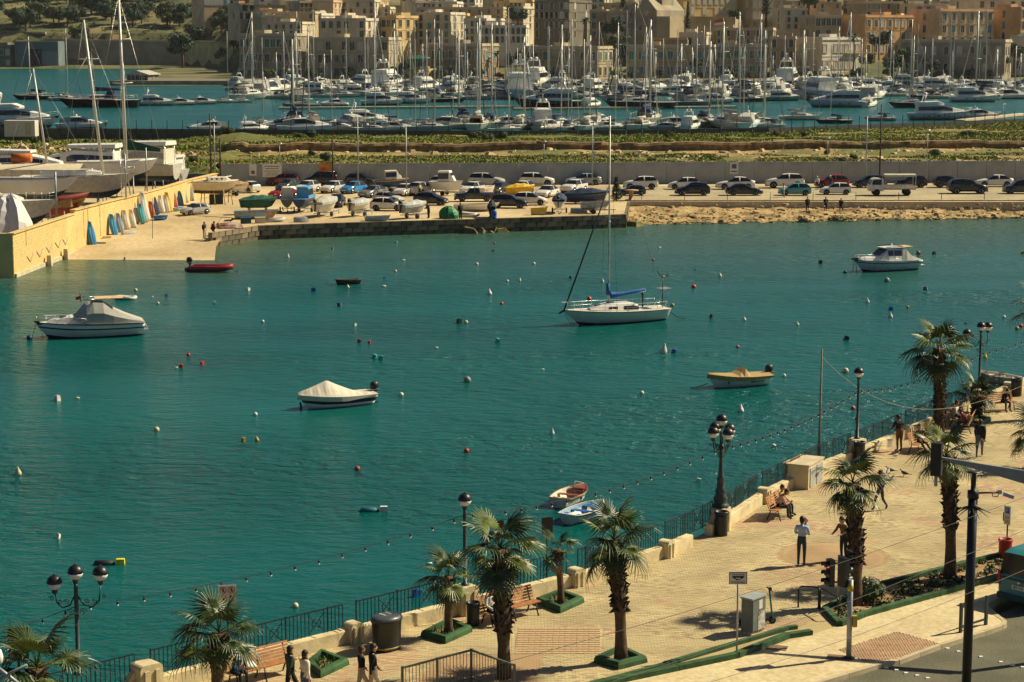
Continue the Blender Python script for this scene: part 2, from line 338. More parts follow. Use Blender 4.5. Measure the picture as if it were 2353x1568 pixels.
def brick_quads(x, y, w, h, zt, dz):
 n = len(x); zz = zt + RS.uniform(-.003, .003, n); a, b = w / 2, h / 2
 T = np.stack([np.stack([x + sx * a * .97, y + sy * b * .94, zz + RS.uniform(-.001, .001, n)], -1) for sx, sy in ((-1, -1), (1, -1), (1, 1), (-1, 1))], 1)
 B = np.stack([np.stack([x + sx * a, y + sy * b, zz - dz], -1) for sx, sy in ((-1, -1), (1, -1), (1, 1), (-1, 1))], 1)
 s1 = np.stack([B[:, 0], B[:, 1], T[:, 1], T[:, 0]], 1); s2 = np.stack([B[:, 1], B[:, 2], T[:, 2], T[:, 1]], 1); s3 = np.stack([B[:, 3], B[:, 0], T[:, 0], T[:, 3]], 1)
 return np.concatenate([T, s1, s2, s3])
V = brick_quads(bx_[rest], by_[rest], .21, .1, PRO + .011, .03)
pn = np.array([noise.noise((bx_[i] * .35, by_[i] * .35, 0)) for i in rest]); mi = np.where(RS.rand(len(rest)) < .3, 1, 0); mi = np.where((pn > .28) & (RS.rand(len(rest)) < .6), 2, mi)
tag(quads('paver', V, [PAVER1, PAVER2, PAVER3], prom, np.tile(mi, 4)), kind='stuff')
# pink panel laid in small square stones, every stone a piece
A, B_, C_, D_ = [P(u, v, PRO) for u, v in ((1182, 1504), (1190, 1443), (1387, 1443), (1380, 1504))]
pp = tag(MB().add([A + Vector((0, 0, .003)), D_ + Vector((0, 0, .003)), C_ + Vector((0, 0, .003)), B_ + Vector((0, 0, .003))], [(0, 1, 2, 3)]).build('pink_paving', mat('sand_joint', (.5, .4, .2), .9)), kind='structure')
PKS = mat('pink_paving_stone', (.44, .3, .17), .85, var=.15, scale=.9); pm = None
ax = (D_ - A) / 14; ay = (B_ - A) / 12
for i in range(14):
 for j in range(12):
  c = A + ax * (i + .5) + ay * (j + .5)
  if pm is None: o = MB().box((0, 0, 0), (.172, .2, .03), tap=.96).build('paver', PKS, pp); pm = o.data
  else: o = bpy.data.objects.new('paver', pm); COL.objects.link(o); o.parent = pp
  o.location = c + Vector((0, 0, .006)); o.rotation_euler = (0, 0, rnd(-.02, .02) + (pi / 2 if (i // 2 + j) % 2 else 0))
# tactile paving at the crossing
tq = [P(u, v, PRO) for u, v in ((1925, 1494), (2062, 1452), (2158, 1479), (2062, 1514), (1990, 1522))]
tp = sheet('tactile_paving', flip([p + Vector((0, 0, .008)) for p in tq]), PKS)
tb = []; t2 = [(p.x, p.y) for p in tq]
xs = np.arange(min(p[0] for p in t2), max(p[0] for p in t2), .09); ys = np.arange(min(p[1] for p in t2), max(p[1] for p in t2), .13)
X, Y = np.meshgrid(xs, ys); k = inside(t2, X.ravel(), Y.ravel()); x = X.ravel()[k]; y = Y.ravel()[k]
tag(quads('tactile_dome', brick_quads(x, y, .05, .06, PRO + .022, .02), mat('tactile_dome', (.36, .2, .12), .85, var=.1), tp), kind='stuff')
for u, v, nm in ((1782, 1489, 0), (1928, 1512, 1)):
 c = P(u, v, PRO); mb = MB().box((c.x, c.y, PRO + .01), (.75, .5, .016), -.3); mb.box((c.x, c.y, PRO + .019), (.62, .38, .008), -.3)
 tag(mb.build('manhole_cover', mat('brown_iron_cover', (.16, .1, .06), .8, var=.25, scale=9)), ('rusty square manhole cover in the pavement beside the green kerb', 'rusty square manhole cover in the pavement at the foot of the traffic light pole')[nm], 'manhole cover')
# road markings: cat's eyes and dashes
EYE = mat('white_road_stud', (.8, .78, .7), .5, var=0)
studs = [(2036, 1535), (2060, 1541.5), (2082, 1548.5), (2107.5, 1554), (2132, 1560), (2178, 1492), (2203, 1499), (2229, 1505), (2254, 1511), (2300, 1523), (2326, 1529), (2350, 1535)]
for i, (u, v) in enumerate(studs):
 c = P(u, v, ROADZ)
 o = MB().box((c.x, c.y, ROADZ + .02), (.16, .13, .04), tap=.7).build('road_stud', EYE)
 tag(o, ('white road stud in the curved line around the crossing' if i < 5 else 'white road stud in the line along the bus lane beyond the black pole'), 'road stud', 'white road studs')
# ------------------------------------------------------------------ sea wall: parapet, pillars, railings
WALLM = mat('painted_parapet', (.58, .48, .28), .8, var=.16, scale=1.6, bump=.25)
def seg(i): return SEAWALL[i], SEAWALL[i + 1]
par = tag(MB().build('sea_wall_parapet', WALLM), 'low cream parapet wall along the water edge of the promenade', 'wall')
Pm = MB()
acc = []
L_ = 0
for i in range(len(SEAWALL) - 1): acc.append(L_); L_ += (SEAWALL[i + 1] - SEAWALL[i]).length
acc.append(L_)
def along(s):
 for i in range(len(SEAWALL) - 1):
  if s <= acc[i + 1] or i == len(SEAWALL) - 2:
   a, b = seg(i); return a.lerp(b, (s - acc[i]) / (acc[i + 1] - acc[i])), (b - a).normalized()
def s_of(u, v):
 p = P(u, v, PRO); best = (1e9, 0)
 for i in range(len(SEAWALL) - 1):
  a, b = seg(i); d = (b - a); t = max(0, min(1, (p - a).dot(d) / d.dot(d))); q = (a + d * t - p).length
  if q < best[0]: best = (q, acc[i] + t * d.length)
 return best[1]
pil_uv = [(820, 1478, 0), (1078, 1413, 1), (1330, 1349, 0), (1538, 1282, 0), (1661, 1222, 1), (1762, 1157, 0), (1972, 1057, 1), (2088, 1008, 0), (2206, 957, 0), (2253, 936, 1), (2320, 906, 0)]
pil = [(acc[1] - 6.2, 0), (acc[1] + 1.6, 1)] + [(s_of(u, v), k) for u, v, k in pil_uv]
# gaps: steps to the water between the 1590 point and the 1640 point
gap = (s_of(1592, 1257), s_of(1636, 1234)); box_gap = (s_of(1823, 1122), s_of(1893, 1089))
s = acc[1] - 12
while s < L_ - 4:
 e = s + .9
 if not (gap[0] < s < gap[1]):
  p, d = along(s + .45); n = Vector((-d.y, d.x, 0)); c = p + n * .22
  Pm.box((c.x, c.y, PRO + .2), (.9, .34, .5), atan2(d.y, d.x)); Pm.box((c.x, c.y, PRO + .455), (.9, .3, .03), atan2(d.y, d.x), tap=.93)
 s = e
o_ = tag(Pm.build('wall_run', WALLM, par), kind='stuff')
pillar_lab = ['nearest to the left edge of the frame', 'under the left three globe lamp', 'left of the big black bin', 'under the single globe lamp behind the leaning palm', 'beside the small palm in the green planter', 'where the railing bends by the bushy palm', 'under the five globe lamp with the black litter bin', 'behind the couple on the bench', 'under the single globe lamp beside the white box', 'behind the man lying on a bench', 'by the seated man in a white shirt', 'under the far three globe lamp', 'by the far round black bin']
for k, (s, big) in enumerate(pil):
 p, d = along(s); n = Vector((-d.y, d.x, 0)); rz = atan2(d.y, d.x); c = p + n * .12
 r = emp('parapet_pillar', ('cream lamp pedestal of the sea wall ' if big else 'cream scroll topped pillar of the sea wall ') + pillar_lab[k], 'pillar', (c.x, c.y, PRO), rz, 'pillars of the sea wall')
 mb = MB(); w, h, dp = ((.78, 1.0, .6) if big else (.52, .68, .46))
 pr = [(-w / 2, 0), (w / 2, 0), (w / 2, h - .16)] + [(w / 2 - .16 + .16 * cos(a * pi / 8), h - .16 + .16 * sin(a * pi / 8)) for a in range(1, 5)] + [(-w / 2 + .16 + .16 * cos(a * pi / 8), h - .16 + .16 * sin(a * pi / 8)) for a in range(4, 8)] + [(-w / 2, h - .16)]
 mb.loft([[(x, -dp / 2, z) for x, z in pr], [(x, dp / 2, z) for x, z in pr]], sm=False); mb.f[-2:] = [tuple(reversed(q)) for q in mb.f[-2:]]
 mb.build('pillar_body', WALLM, r)
 for x in (-w * .24, w * .24): MB().box((x, -dp / 2 - .02, h * .42), (w * .2, .08, h * .8), tap=.9).build('pilaster', WALLM, r)
 w2 = MB()
 for sgn in (-1, 1):
  q = [(sgn * w / 2, .45), (sgn * w / 2, h * .8), (sgn * (w / 2 + .1), h * .7), (sgn * (w / 2 + .24), .5), (sgn * (w / 2 + .3), .45)]
  w2.loft([[(x, .0, z) for x, z in q], [(x, .24, z) for x, z in q]], sm=False)
 w2.build('wing', WALLM, r)
# railing sections between pillars
cuts = sorted([s for s, b in pil] + [acc[1] - 14])
ring_me = None; bal_me = None; sec = 0; rc = {}
RL = [(150, 'below the nearest three globe lamp'), (350, 'behind the bushy palm'), (600, 'behind the left bench'), (740, 'behind the walking women'), (890, 'behind the big black bin'), (1030, 'behind the small bright palm'), (1160, 'behind the thick palm'), (1280, 'behind the small thin palm'), (1440, 'behind the shaggy palm'), (1570, 'at the bend by the steps'), (1640, 'left of the five globe lamp'), (1710, 'right of the five globe lamp'), (1800, 'behind the bench couple'), (1860, 'behind the cream utility box'), (1930, 'left of the second single globe lamp'), (2030, 'behind the man in the black jumper'), (2130, 'behind the reclining man'), (2190, 'behind the far benches'), (2250, 'by the far three globe lamp'), (2310, 'by the white rowing boat'), (2420, 'at the right edge')]
def torus(R, r, n=16, k=5):
 mb = MB(); rings = []
 for i in range(n + 1):
  a = 2 * pi * i / n; c = Vector((cos(a) * R, 0, sin(a) * R)); rad = Vector((cos(a), 0, sin(a)))
  rings.append([c + rad * r * cos(2 * pi * j / k) + Vector((0, 1, 0)) * r * sin(2 * pi * j / k) for j in range(k)])
 return mb.loft(rings, cap=False)
bal_me = MB().box((0, 0, 0), (.022, .022, 1)).build('baluster', BLACKM); BAL = bal_me.data; bpy.data.objects.remove(bal_me)
t_ = torus(.17, .016).build('ring', BLACKM); RING = t_.data; bpy.data.objects.remove(t_)
cr = MB(); cr.box((0, 0, 0), (.9, .018, .022), ry=.68).box((0, 0.001, 0), (.9, .018, .022), ry=-.68); t_ = cr.build('cross_bar', BLACKM); CROSS = t_.data; bpy.data.objects.remove(t_)
def inst(name, me, parent, loc, rot=(0, 0, 0), sc=(1, 1, 1)):
 o = bpy.data.objects.new(name, me); COL.objects.link(o); o.parent = parent; o.location = loc; o.rotation_euler = rot; o.scale = sc; return o
for a, b in zip(cuts[:-1], cuts[1:]):
 pcs = [a] + [q for q in acc if a + .6 < q < b - .6] + [b]
 for s0, s1 in zip(pcs[:-1], pcs[1:]):
  s0 += .28 if s0 in cuts else 0; s1 -= .28 if s1 in cuts else 0
  p0, d = along(s0 + .001); p1, _ = along(s1 - .001); n = Vector((-d.y, d.x, 0)); Ls = (p1 - p0).length; rz = atan2((p1 - p0).y, (p1 - p0).x); o0 = p0 + n * .34
  um = CX + F * (p0.x + p1.x) / (p0.y + p1.y); rl = min(RL, key=lambda q: abs(q[0] - um))[1]; rc[rl] = rc.get(rl, 0) + 1
  r = emp('railing', 'black iron railing section ' + rl + ('', ', next one along', ', third one along', ', fourth one along')[min(3, rc[rl] - 1)], 'railing', (o0.x, o0.y, PRO), rz, 'sea wall railings'); sec += 1
  z0, z1 = .42, 1.26
  MB().box((Ls / 2, 0, z1), (Ls, .05, .03)).build('top_rail', BLACKM, r); MB().box((Ls / 2, 0, z0), (Ls, .035, .025)).build('bottom_rail', BLACKM, r)
  nb = max(2, int(Ls / .15)); per = 11
  for i in range(nb + 1):
   x = Ls * i / nb
   if i % per in (7, 8, 9) and i < nb - 2:
    if i % per == 8:
     inst('ring', RING, r, (x, 0, (z0 + z1) / 2)); inst('cross_bar', CROSS, r, (x, 0, (z0 + z1) / 2), sc=(Ls / nb * 4 / .7 * .95, 1, 1))
    continue
   inst('baluster', BAL, r, (x, 0, (z0 + z1) / 2), sc=(1, 1, z1 - z0) if i % per else (1.6, 1.6, z1 - z0 + .1))
# ------------------------------------------------------------------ lamps
GLOBE_W = mat('white_lamp_globe', (.75, .74, .7), .25, var=0); GLOBE_B = mat('black_lamp_cap', (.012, .013, .014), .4, var=0)
LAMPG = mat('lamp_post_paint', (.03, .05, .045), .45, var=.15)
def globe(par, c, r=.23):
 g = MB().ball(c, r, 16, 5, z0=-1., z1=-.05).build('globe', GLOBE_W, par)
 MB().ball(c, r * 1.03, 16, 5, z0=-.06, z1=1.).ball((c[0], c[1], c[2] + r * 1.04), .035, 8, 4).build('cap', GLOBE_B, g)
 MB().lathe([(.07, -r - .1), (.1, -r - .02), (.09, -r + .04)], 10, c).build('collar', LAMPG, g)
def scroll(pts, turns=1.4, R=.11, sgn=1):
 return [(pts[0] + sgn * R * (1 - t / 14 * .8) * cos(t * turns * 2 * pi / 14), 0, pts[1] + R * (1 - t / 14 * .8) * sin(t * turns * 2 * pi / 14)) for t in range(15)]
def lamp(name, label, base, H, arms, rz=0, ornate=False, group='globe lamps of the promenade'):
 r = emp(name, label, 'street lamp', base, rz, group)
 mb = MB()
 if ornate: mb.lathe([(.34, 0), (.34, .1), (.27, .14), (.27, .3), (.3, .34), (.2, .5), (.2, .6), (.24, .64), (.16, .78), (.14, 1.1), (.17, 1.14), (.11, 1.25), (.075, H * .6), (.06, H)], 14)
 else: mb.lathe([(.15, 0), (.15, .05), (.07, .08), (.065, H * .9), (.05, H)], 10)
 mb.build('post', LAMPG, r)
 if not arms: globe(r, (0, 0, H + .25)); return r
 for k, (dx, dy, dz) in enumerate(arms):
  if hypot(dx, dy) < .05: globe(r, (0, 0, H + dz)); continue
  a = emp('arm', None, None, (0, 0, 0), atan2(dy, dx)); a.parent = r; R = hypot(dx, dy)
  pts = [(.05, 0, H - .45), (R * .3, 0, H - .72), (R * .65, 0, H - .8), (R * .92, 0, H - .62), (R, 0, H + dz - .32)]
  m2 = MB().tube(pts, .028, 6)
  for q in (scroll((R * .45, H - .62), R=.09), scroll((R * .75, H - .62), R=.08, sgn=-1), scroll((R * .25, H - .95), R=.12, sgn=1), scroll((R + .1, H - .5), R=.08)): m2.tube(q, .012, 4)
  t = m2.build('arm', LAMPG, r); t.rotation_euler = (0, 0, atan2(dy, dx)); bpy.data.objects.remove(a)
  globe(r, (dx, dy, H + dz))
def pbase(s, big=True): p, d = along(s); n = Vector((-d.y, d.x, 0)); c = p + n * .12; return Vector((c.x, c.y, PRO + (1.0 if big else .68)))
b0 = P(181, 1575, PRO); b0 = pbase(s_of(186, 1572)) if False else W(181, 1549, P(181, 1590, PRO).y)
lamp('three_globe_lamp', 'nearest three globe lamp on a slim scrolled post left of the no swimming sign', b0, 2.86, [(0, 0, .28), (-.62, -.05, -.02), (.72, .1, .22)])
bb = along(pil[3][0]); lamp('single_globe_lamp', 'single globe lamp post between the small palm and the leaning palm', pbase(pil[3][0]), 2.72, None)
bb = pbase(pil[6][0]); lamp('five_globe_lamp', 'tall cast iron lamp with five globes on an ornate base beside the litter bin', bb, 3.05, [(0, 0, .45), (.35, .25, .02), (-.35, -.25, .0), (-.22, .35, .06), (.22, -.35, -.04)], 0, True)
lamp('single_globe_lamp', 'single globe lamp post right of the slim wooden mast by the utility box', pbase(pil[8][0]), 2.85, None)
lamp('three_globe_lamp', 'far three globe lamp behind the small bushy palm and white dinghy', pbase(pil[11][0]), 3.0, [(0, 0, .3), (-.75, -.1, -.05), (.45, .35, .25)])
# festoon of small bulbs between the lamps
def festoon(pts, sag, label, nb):
 r = emp('string_light', label, 'string lights', pts[0]); mb = MB(); k = 0; line = []
 for (a, b), n in zip(zip(pts[:-1], pts[1:]), nb):
  for i in range(n * 2 + (b == pts[-1])):
   t = i / (n * 2); p = a.lerp(b, t); p.z -= sag * 4 * t * (1 - t); line.append(p - pts[0])
 mb.tube(line, .011, 4); mb.build('cable', DROPE, r)
 b1 = MB().lathe([(.02, -.02), (.035, -.06), (.035, -.12)], 8).build('bulb_holder', BLACK, r); hold = b1.data; bpy.data.objects.remove(b1)
 b1 = MB().ball((0, 0, -.15), .04, 8, 5).build('bulb', GLOBE_W, r); bl = b1.data; bpy.data.objects.remove(b1)
 for p in line[1:-1:2]:
  h = inst('bulb_holder', hold, r, p); inst('bulb', bl, h, (0, 0, 0))
lp = [Vector((b0.x, b0.y, b0.z + 2.1)), pbase(pil[3][0]) + Vector((0, 0, 2.45)), pbase(pil[6][0]) + Vector((0, 0, 2.4)), pbase(pil[8][0]) + Vector((0, 0, 2.3)), pbase(pil[11][0]) + Vector((0, 0, 1.9))]
e0 = lp[0] + (lp[0] - lp[1]).normalized() * 5 + Vector((0, 0, -.3)); e1 = lp[-1] + (lp[-1] - lp[-2]).normalized() * 14 + Vector((0, 0, .5))
festoon([e0, lp[0]], .1, 'string of bulbs running off the left edge from the nearest lamp', [7])
festoon(lp[0:2], .35, 'string of bulbs hung over the water between the nearest lamp and the first single lamp', [16])
festoon(lp[1:3], .45, 'string of bulbs passing in front of the red and white dinghy', [18])
festoon(lp[2:4], .35, 'string of bulbs between the five globe lamp and the second single lamp', [20])
festoon(lp[3:5] , .45, 'string of bulbs passing behind the tall far palm', [20])
festoon([lp[4], e1], .3, 'string of bulbs running off to the right from the far three globe lamp', [14])
# ------------------------------------------------------------------ palms
FR = [mat('fan_leaf_green', (.036, .062, .01), .45, var=.25, scale=2, spec=.5), mat('fan_leaf_pale', (.11, .14, .02), .45, var=.25, scale=2, spec=.5)]
DRYL = mat('dry_fan_leaf', (.2, .15, .06), .8, var=.2)
TRK = mat('palm_trunk_bark', (.095, .06, .034), .9, var=.3, scale=6, bump=.7); BOOT = mat('palm_leaf_base', (.035, .023, .014), .9, var=.35, scale=8)  # bark and leaf bases darkened: shade on the trunks is put into the colour
def frond_mesh(k, L=.95, pet=.8, droop=.5):
 rs = np.random.RandomState(k); mb = MB()
 mb.tube([(0, 0, 0), (pet * .5, 0, .06), (pet, 0, .0)], [.025, .02, .012], 4)
 n = 26; c = Vector((pet, 0, 0))
 for i in range(n):
  a = radians(-128 + 256 * i / (n - 1)); l = L * (.72 + .28 * cos(a * .75)) * rs.uniform(.9, 1.08)
  d = Vector((cos(a), sin(a), 0)); s = Vector((-sin(a), cos(a), 0)); w = .045
  fold = .22 * abs(sin(a * .5)); pts = []
  for t in (0., .3, .62, .85, 1.):
   z = -droop * l * t ** 2.3 * rs.uniform(.8, 1.2) + fold * t * l
   q = c + d * l * t * (1 - .12 * t * droop); q.z += z - (t > .9) * rs.uniform(0, .16); pts.append((q, w * (.35 + 1.2 * t) if t < .5 else w * max(.06, 1.45 * (1.05 - t))))
  for (p, u), (p2, u2) in zip(pts[:-1], pts[1:]):
   mb.add([p - s * u, p + Vector((0, 0, -u * .5)), p + s * u, p2 + s * u2, p2 + Vector((0, 0, -u2 * .5)), p2 - s * u2], [(0, 1, 4, 5), (1, 2, 3, 4)], 0, False)
 return mb
FM = []
for k in range(5):
 o = frond_mesh(k + 1, rnd(.9, 1.), rnd(.6, .9), (.25, .4, .55, .7, .45)[k]).build('frond', FR[1 if k in (0, 4) else 0]); FM.append(o.data); bpy.data.objects.remove(o)
o = frond_mesh(11, .8, .6, .9).build('dry_frond', DRYL); FMD = o.data; bpy.data.objects.remove(o)
def palm(base, H, r0, nf, size, label, lean=(0, 0), boots=(.45, 1.), seed=1, dry=3, low=-.9, trunkcol=None):
 rd = random.Random(seed); r = emp('palm_tree', label, 'palm', base, 0, 'palms of the promenade')
 mb = MB(); pts = []; rr_ = []
 for i in range(9):
  t = i / 8; pts.append((lean[0] * t * t, lean[1] * t * t, H * t - .1 * (i == 0))); rr_.append(r0 * (1.25 - .35 * min(1, t * 5)) if t < .2 else r0 * (.9 if t < boots[0] else 1.12))
 mb.tube(pts, rr_, 10); mb.build('trunk', TRK, r)
 bm_ = MB(); nb = int((boots[1] - boots[0]) * H * 60)
 for i in range(nb):
  t = lerp(boots[0], boots[1], (i + rd.random()) / max(1, nb)); a = i * 2.399 + rd.uniform(-.3, .3); rad = r0 * 1.05
  c = Vector((lean[0] * t * t + cos(a) * rad, lean[1] * t * t + sin(a) * rad, H * t)); o = Vector((cos(a), sin(a), 0)); s = Vector((-sin(a), cos(a), 0)); l = rd.uniform(.1, .22); up = rd.uniform(-.1, .22)
  tip = c + o * l * .8 + Vector((0, 0, up)); bm_.add([c - s * .06 + Vector((0, 0, -.06)), c + s * .06 + Vector((0, 0, -.06)), c + Vector((0, 0, .07)) + o * .02, tip + s * .03, tip - s * .03], [(0, 1, 3, 4), (1, 2, 3), (2, 0, 4), (2, 4, 3)])
 if nb > 3: bm_.build('leaf_bases', BOOT, r)
 top = Vector((lean[0], lean[1], H))
 size *= .86; nf = int(nf * .78); r0 *= .86
 for i in range(nf):
  t = (i + .5) / nf; el = lerp(1.35, low, t ** .85) + rd.uniform(-.12, .12); a = i * 2.399 + rd.uniform(-.25, .25)
  o = bpy.data.objects.new('frond', FM[rd.randrange(5)]); COL.objects.link(o); o.parent = r
  o.location = top + Vector((0, 0, .12 - .3 * t)); o.rotation_euler = (rd.uniform(-.25, .25), -el, a); q = size * rd.uniform(.7, 1.15); o.scale = (q, q, q)
 for i in range(dry):
  o = bpy.data.objects.new('dry_frond', FMD); COL.objects.link(o); o.parent = r; a = rd.uniform(0, 6.28)
  o.location = top + Vector((0, 0, -.35)); o.rotation_euler = (0, rd.uniform(1.0, 1.3), a); o.scale = (size * .8,) * 3
 return r
def palm_uv(ub, vb, utop, vtop, r0, nf, size, label, **kw):
 b = P(ub, vb, PRO + .03); t = W(utop, vtop, b.y); return palm(b, t.z - b.z, r0, nf, size, label, lean=(t.x - b.x, 0), **kw)
palm_uv(1427, 1520, 1410, 1243, .2, 24, 1.0, 'palm with a shaggy dark trunk in the green planter nearest the road', seed=1, boots=(.42, .98))
palm_uv(1158, 1555, 1150, 1262, .21, 26, 1.1, 'thick palm with a drooping crown beside the bench above the lower railing', seed=2, boots=(.35, .98), low=-1.15)
palm_uv(1031, 1460, 1030, 1325, .15, 22, .78, 'small bright palm with a slim trunk in a planter left of the thick palm', seed=3, boots=(.9, .98), dry=1)
palm_uv(1289, 1392, 1280, 1262, .13, 14, .62, 'small thin palm with a sparse crown in the grassy green planter', seed=4, boots=(.85, .98), dry=2)
palm_uv(500, 1640, 503, 1455, .2, 24, 1.08, 'bushy palm in front of the no swimming sign and the left bench', seed=5, boots=(.6, .98), dry=2)
palm_uv(85, 1690, 85, 1535, .2, 24, 1.2, 'short palm crown rising from the lower left corner', seed=6, boots=(.6, .98))
palm_uv(1966, 1390, 1960, 1112, .22, 24, 1.02, 'palm with a rough trunk in the planting bed behind the traffic light', seed=7, boots=(.35, .98))
palm_uv(2183, 1330, 2176, 1042, .21, 22, 1.0, 'palm in the planting bed left of the black camera pole', seed=8, boots=(.4, .98))
palm_uv(2158, 995, 2157, 800, .23, 22, 1.5, 'tall thick trunked palm by the far benches with wide drooping fans', seed=9, boots=(.05, .98), low=-.75)
palm_uv(2244, 958, 2244, 912, .24, 22, 1.05, 'short stocky palm between the far benches', seed=10, boots=(.1, .98), low=-.35, dry=0)
palm_uv(2375, 1075, 2372, 985, .2, 20, 1.1, 'palm at the right edge beyond the man in the dark coat', seed=11, boots=(.5, .98))
palm_uv(2420, 960, 2402, 712, .22, 18, 1.3, 'palm whose fan tips enter at the right edge above the water', seed=12, boots=(.3, .98))
palm_uv(2425, 1318, 2425, 1010, .22, 20, 1.1, 'palm just beyond the right edge that throws its shade on the paving', seed=13)
# green planters
def planter(pts, label, fill, seed=0, plant=True):
 q = flip([P(u, v, PRO) for u, v in pts]); c = sum(q, Vector()) / 4; r = emp('planter', label, 'planter', (c.x, c.y, PRO), 0, 'green planters')
 mb = MB()
 for i in range(4):
  a, b = q[i], q[(i + 1) % 4]; m = (a + b) / 2 - c; d = b - a
  pa = [(0, 0), (.0, .16), (.06, .24), (.2, .24), (.2, 0)]; ii = (c - (a + b) / 2); ii.z = 0; nrm = Vector((-d.y, d.x, 0)).normalized()
  A0 = a - c; B0 = b - c; ia = (-A0).normalized() * .28; ib = (-B0).normalized() * .28
  z = Vector((0, 0, .24)); A1 = A0 * .985 + Vector((0, 0, .15)); B1 = B0 * .985 + Vector((0, 0, .15)); A2 = A0 + ia * .25 + z; B2 = B0 + ib * .25 + z
  mb.add([A0, B0, B1, A1, B2, A2, B0 + ib + z, A0 + ia + z, B0 + ib, A0 + ia], [(0, 1, 2, 3), (3, 2, 4, 5), (5, 4, 6, 7), (7, 6, 8, 9)])
 mb.build('rim', GRN, r); MB().add([p * 1 - c + (c - p) * .1 + Vector((0, 0, .08)) for p in q], [(0, 1, 2, 3)]).build('soil', SOIL, r)
 if plant:
  rd = np.random.RandomState(seed); V = []
  for i in range(170):
   a, b = rd.rand(2); p = (q[0] * (1 - a) + q[1] * a) * (1 - b) + (q[3] * (1 - a) + q[2] * a) * b - c; p = p * .75; h = rd.uniform(.06, .2); an = rd.uniform(0, 6.28); s = Vector((cos(an), sin(an), 0)) * .025; t = Vector((rd.uniform(-.08, .08), rd.uniform(-.08, .08), h))
   p.z = .08; V.append([p - s, p + s, p + s * .3 + t, p - s * .3 + t])
  tag(quads('grass', np.array([[tuple(x) for x in k] for k in V]), mat('planter_grass', (.07, .13, .03), .7, var=.3, scale=9), r), kind='stuff')
planter(((1364, 1524), (1426, 1496), (1488, 1524), (1421, 1541)), 'green planter around the shaggy palm nearest the road', 0, 1, False)
planter(((966, 1466), (1032, 1433), (1086, 1453), (1024, 1481)), 'green planter around the small bright palm', 0, 2, True)
planter(((1229, 1388), (1288, 1366), (1343, 1386), (1288, 1411)), 'green planter full of grass around the small thin palm', 0, 3, True)
planter(((700, 1535), (738, 1506), (803, 1529), (737, 1560)), 'empty green planter with a few weeds beside the walking women', 0, 4, True)
planter(((2215, 975), (2248, 962), (2278, 968), (2250, 982)), 'low green planter at the foot of the short stocky palm', 0, 5, False)
# shrub and weeds in the planting bed
LEAFM = mat('shrub_leaf', (.04, .07, .018), .6, var=.3, scale=6)
def leafball(c, rad, n, sz, seed, flat=1.):
 rd = np.random.RandomState(seed); d = rd.normal(size=(n, 3)); d /= np.linalg.norm(d, axis=1)[:, None]; r = rd.uniform(.55, 1.0, (n, 1)) ** .6
 p = d * r * np.array(rad) + np.array(c); t = rd.normal(size=(n, 3)); t -= (t * d).sum(1)[:, None] * d * .6; t /= np.linalg.norm(t, axis=1)[:, None]; b = np.cross(t, d + rd.normal(size=(n, 3)) * .3); b /= np.linalg.norm(b, axis=1)[:, None]
 s = sz * rd.uniform(.6, 1.3, (n, 1)); return np.stack([p - t * s, p + b * s * .5, p + t * s, p - b * s * .5], 1)
def shrub(c, rad, n, sz, label, seed, name='shrub', m=None):
 r = emp(name, label, 'shrub', c, 0); mb = MB()
 for k in range(5): a = k * 1.26; mb.tube([(0, 0, 0), (cos(a) * rad * .35, sin(a) * rad * .35, rad * .55)], [.02, .01], 4)
 mb.build('stem', TRK, r); quads('leaves', leafball((0, 0, rad * .6), (rad, rad, rad * .75), n, sz, seed), m or LEAFM, r); return r
shrub(P(1996, 1380, PRO + .05), .62, 700, .08, 'dark leafy shrub at the foot of the rough palm in the planting bed', 3)
V = []
for i in range(90):
 t = rnd(0, 1); u = lerp(1930, 2353, t); v = lerp(1420, 1290, t) + rnd(-22, 14) - (1 - abs(t - .5)) * 10; c = P(u, v, PRO + .06)
 V.append(leafball((c.x, c.y, c.z + .05), (rnd(.1, .3), rnd(.1, .3), .1), 26, .07, i + 50))
tag(quads('weeds', np.concatenate(V), LEAFM), 'low weeds over the dry soil of the planting bed', None, None, 'stuff')
# ------------------------------------------------------------------ benches
def bench(c, rz, label, L=2.0):
 r = emp('park_bench', label, 'bench', c, rz, 'wooden benches of the promenade')
 for x in (-L / 2 + .18, L / 2 - .18) + ((0,) if L > 2.2 else ()):
  MB().tube([(x, -.32, 0), (x, -.22, .22), (x, -.2, .42), (x, .12, .42), (x, .2, .2), (x, .3, 0)], .028, 6).tube([(x, .1, .42), (x, .2, .62), (x, .3, .92)], .026, 6).build('leg', BLACKM, r)
 for k in range(5): MB().box((0, -.2 + k * .085, .455), (L, .07, .035)).build('slat', WOOD, r)
 for k in range(5): t = k / 4; MB().box((0, .17 + .13 * t, .56 + .36 * t), (L, .03, .068), rx=-.35).build('slat', WOOD, r)
 return r
def wall_dir(p):
 d = min(range(len(SEAWALL) - 1), key=lambda i: ((SEAWALL[i] + SEAWALL[i + 1]) / 2 - p).length); a, b = seg(d); return atan2((b - a).y, (b - a).x)
BEN = []
for u, v, L, lab, dz in ((600, 1563, 2.4, 'slatted bench at the lower left behind the two walking women', 0), (1172, 1424, 2.4, 'slatted bench behind the thick palm left of the grassy planter', 0), (1790, 1188, 1.8, 'slatted bench with a couple in front of the sea wall', 0), (2116, 1036, 2.0, 'slatted bench with a reclining man near the far palm', 0),
                         (2205, 975, 2.2, 'far slatted bench with a man in white', .1), (2222, 990, 2.0, 'far slatted bench turned back to back, right of the tall palm', -2.9), (2290, 945, 2.2, 'empty farthest bench near the right edge', -.6)):
 p = P(u, v, PRO); rz = wall_dir(p) + dz; BEN.append((bench(p, rz, lab, L), p, rz))
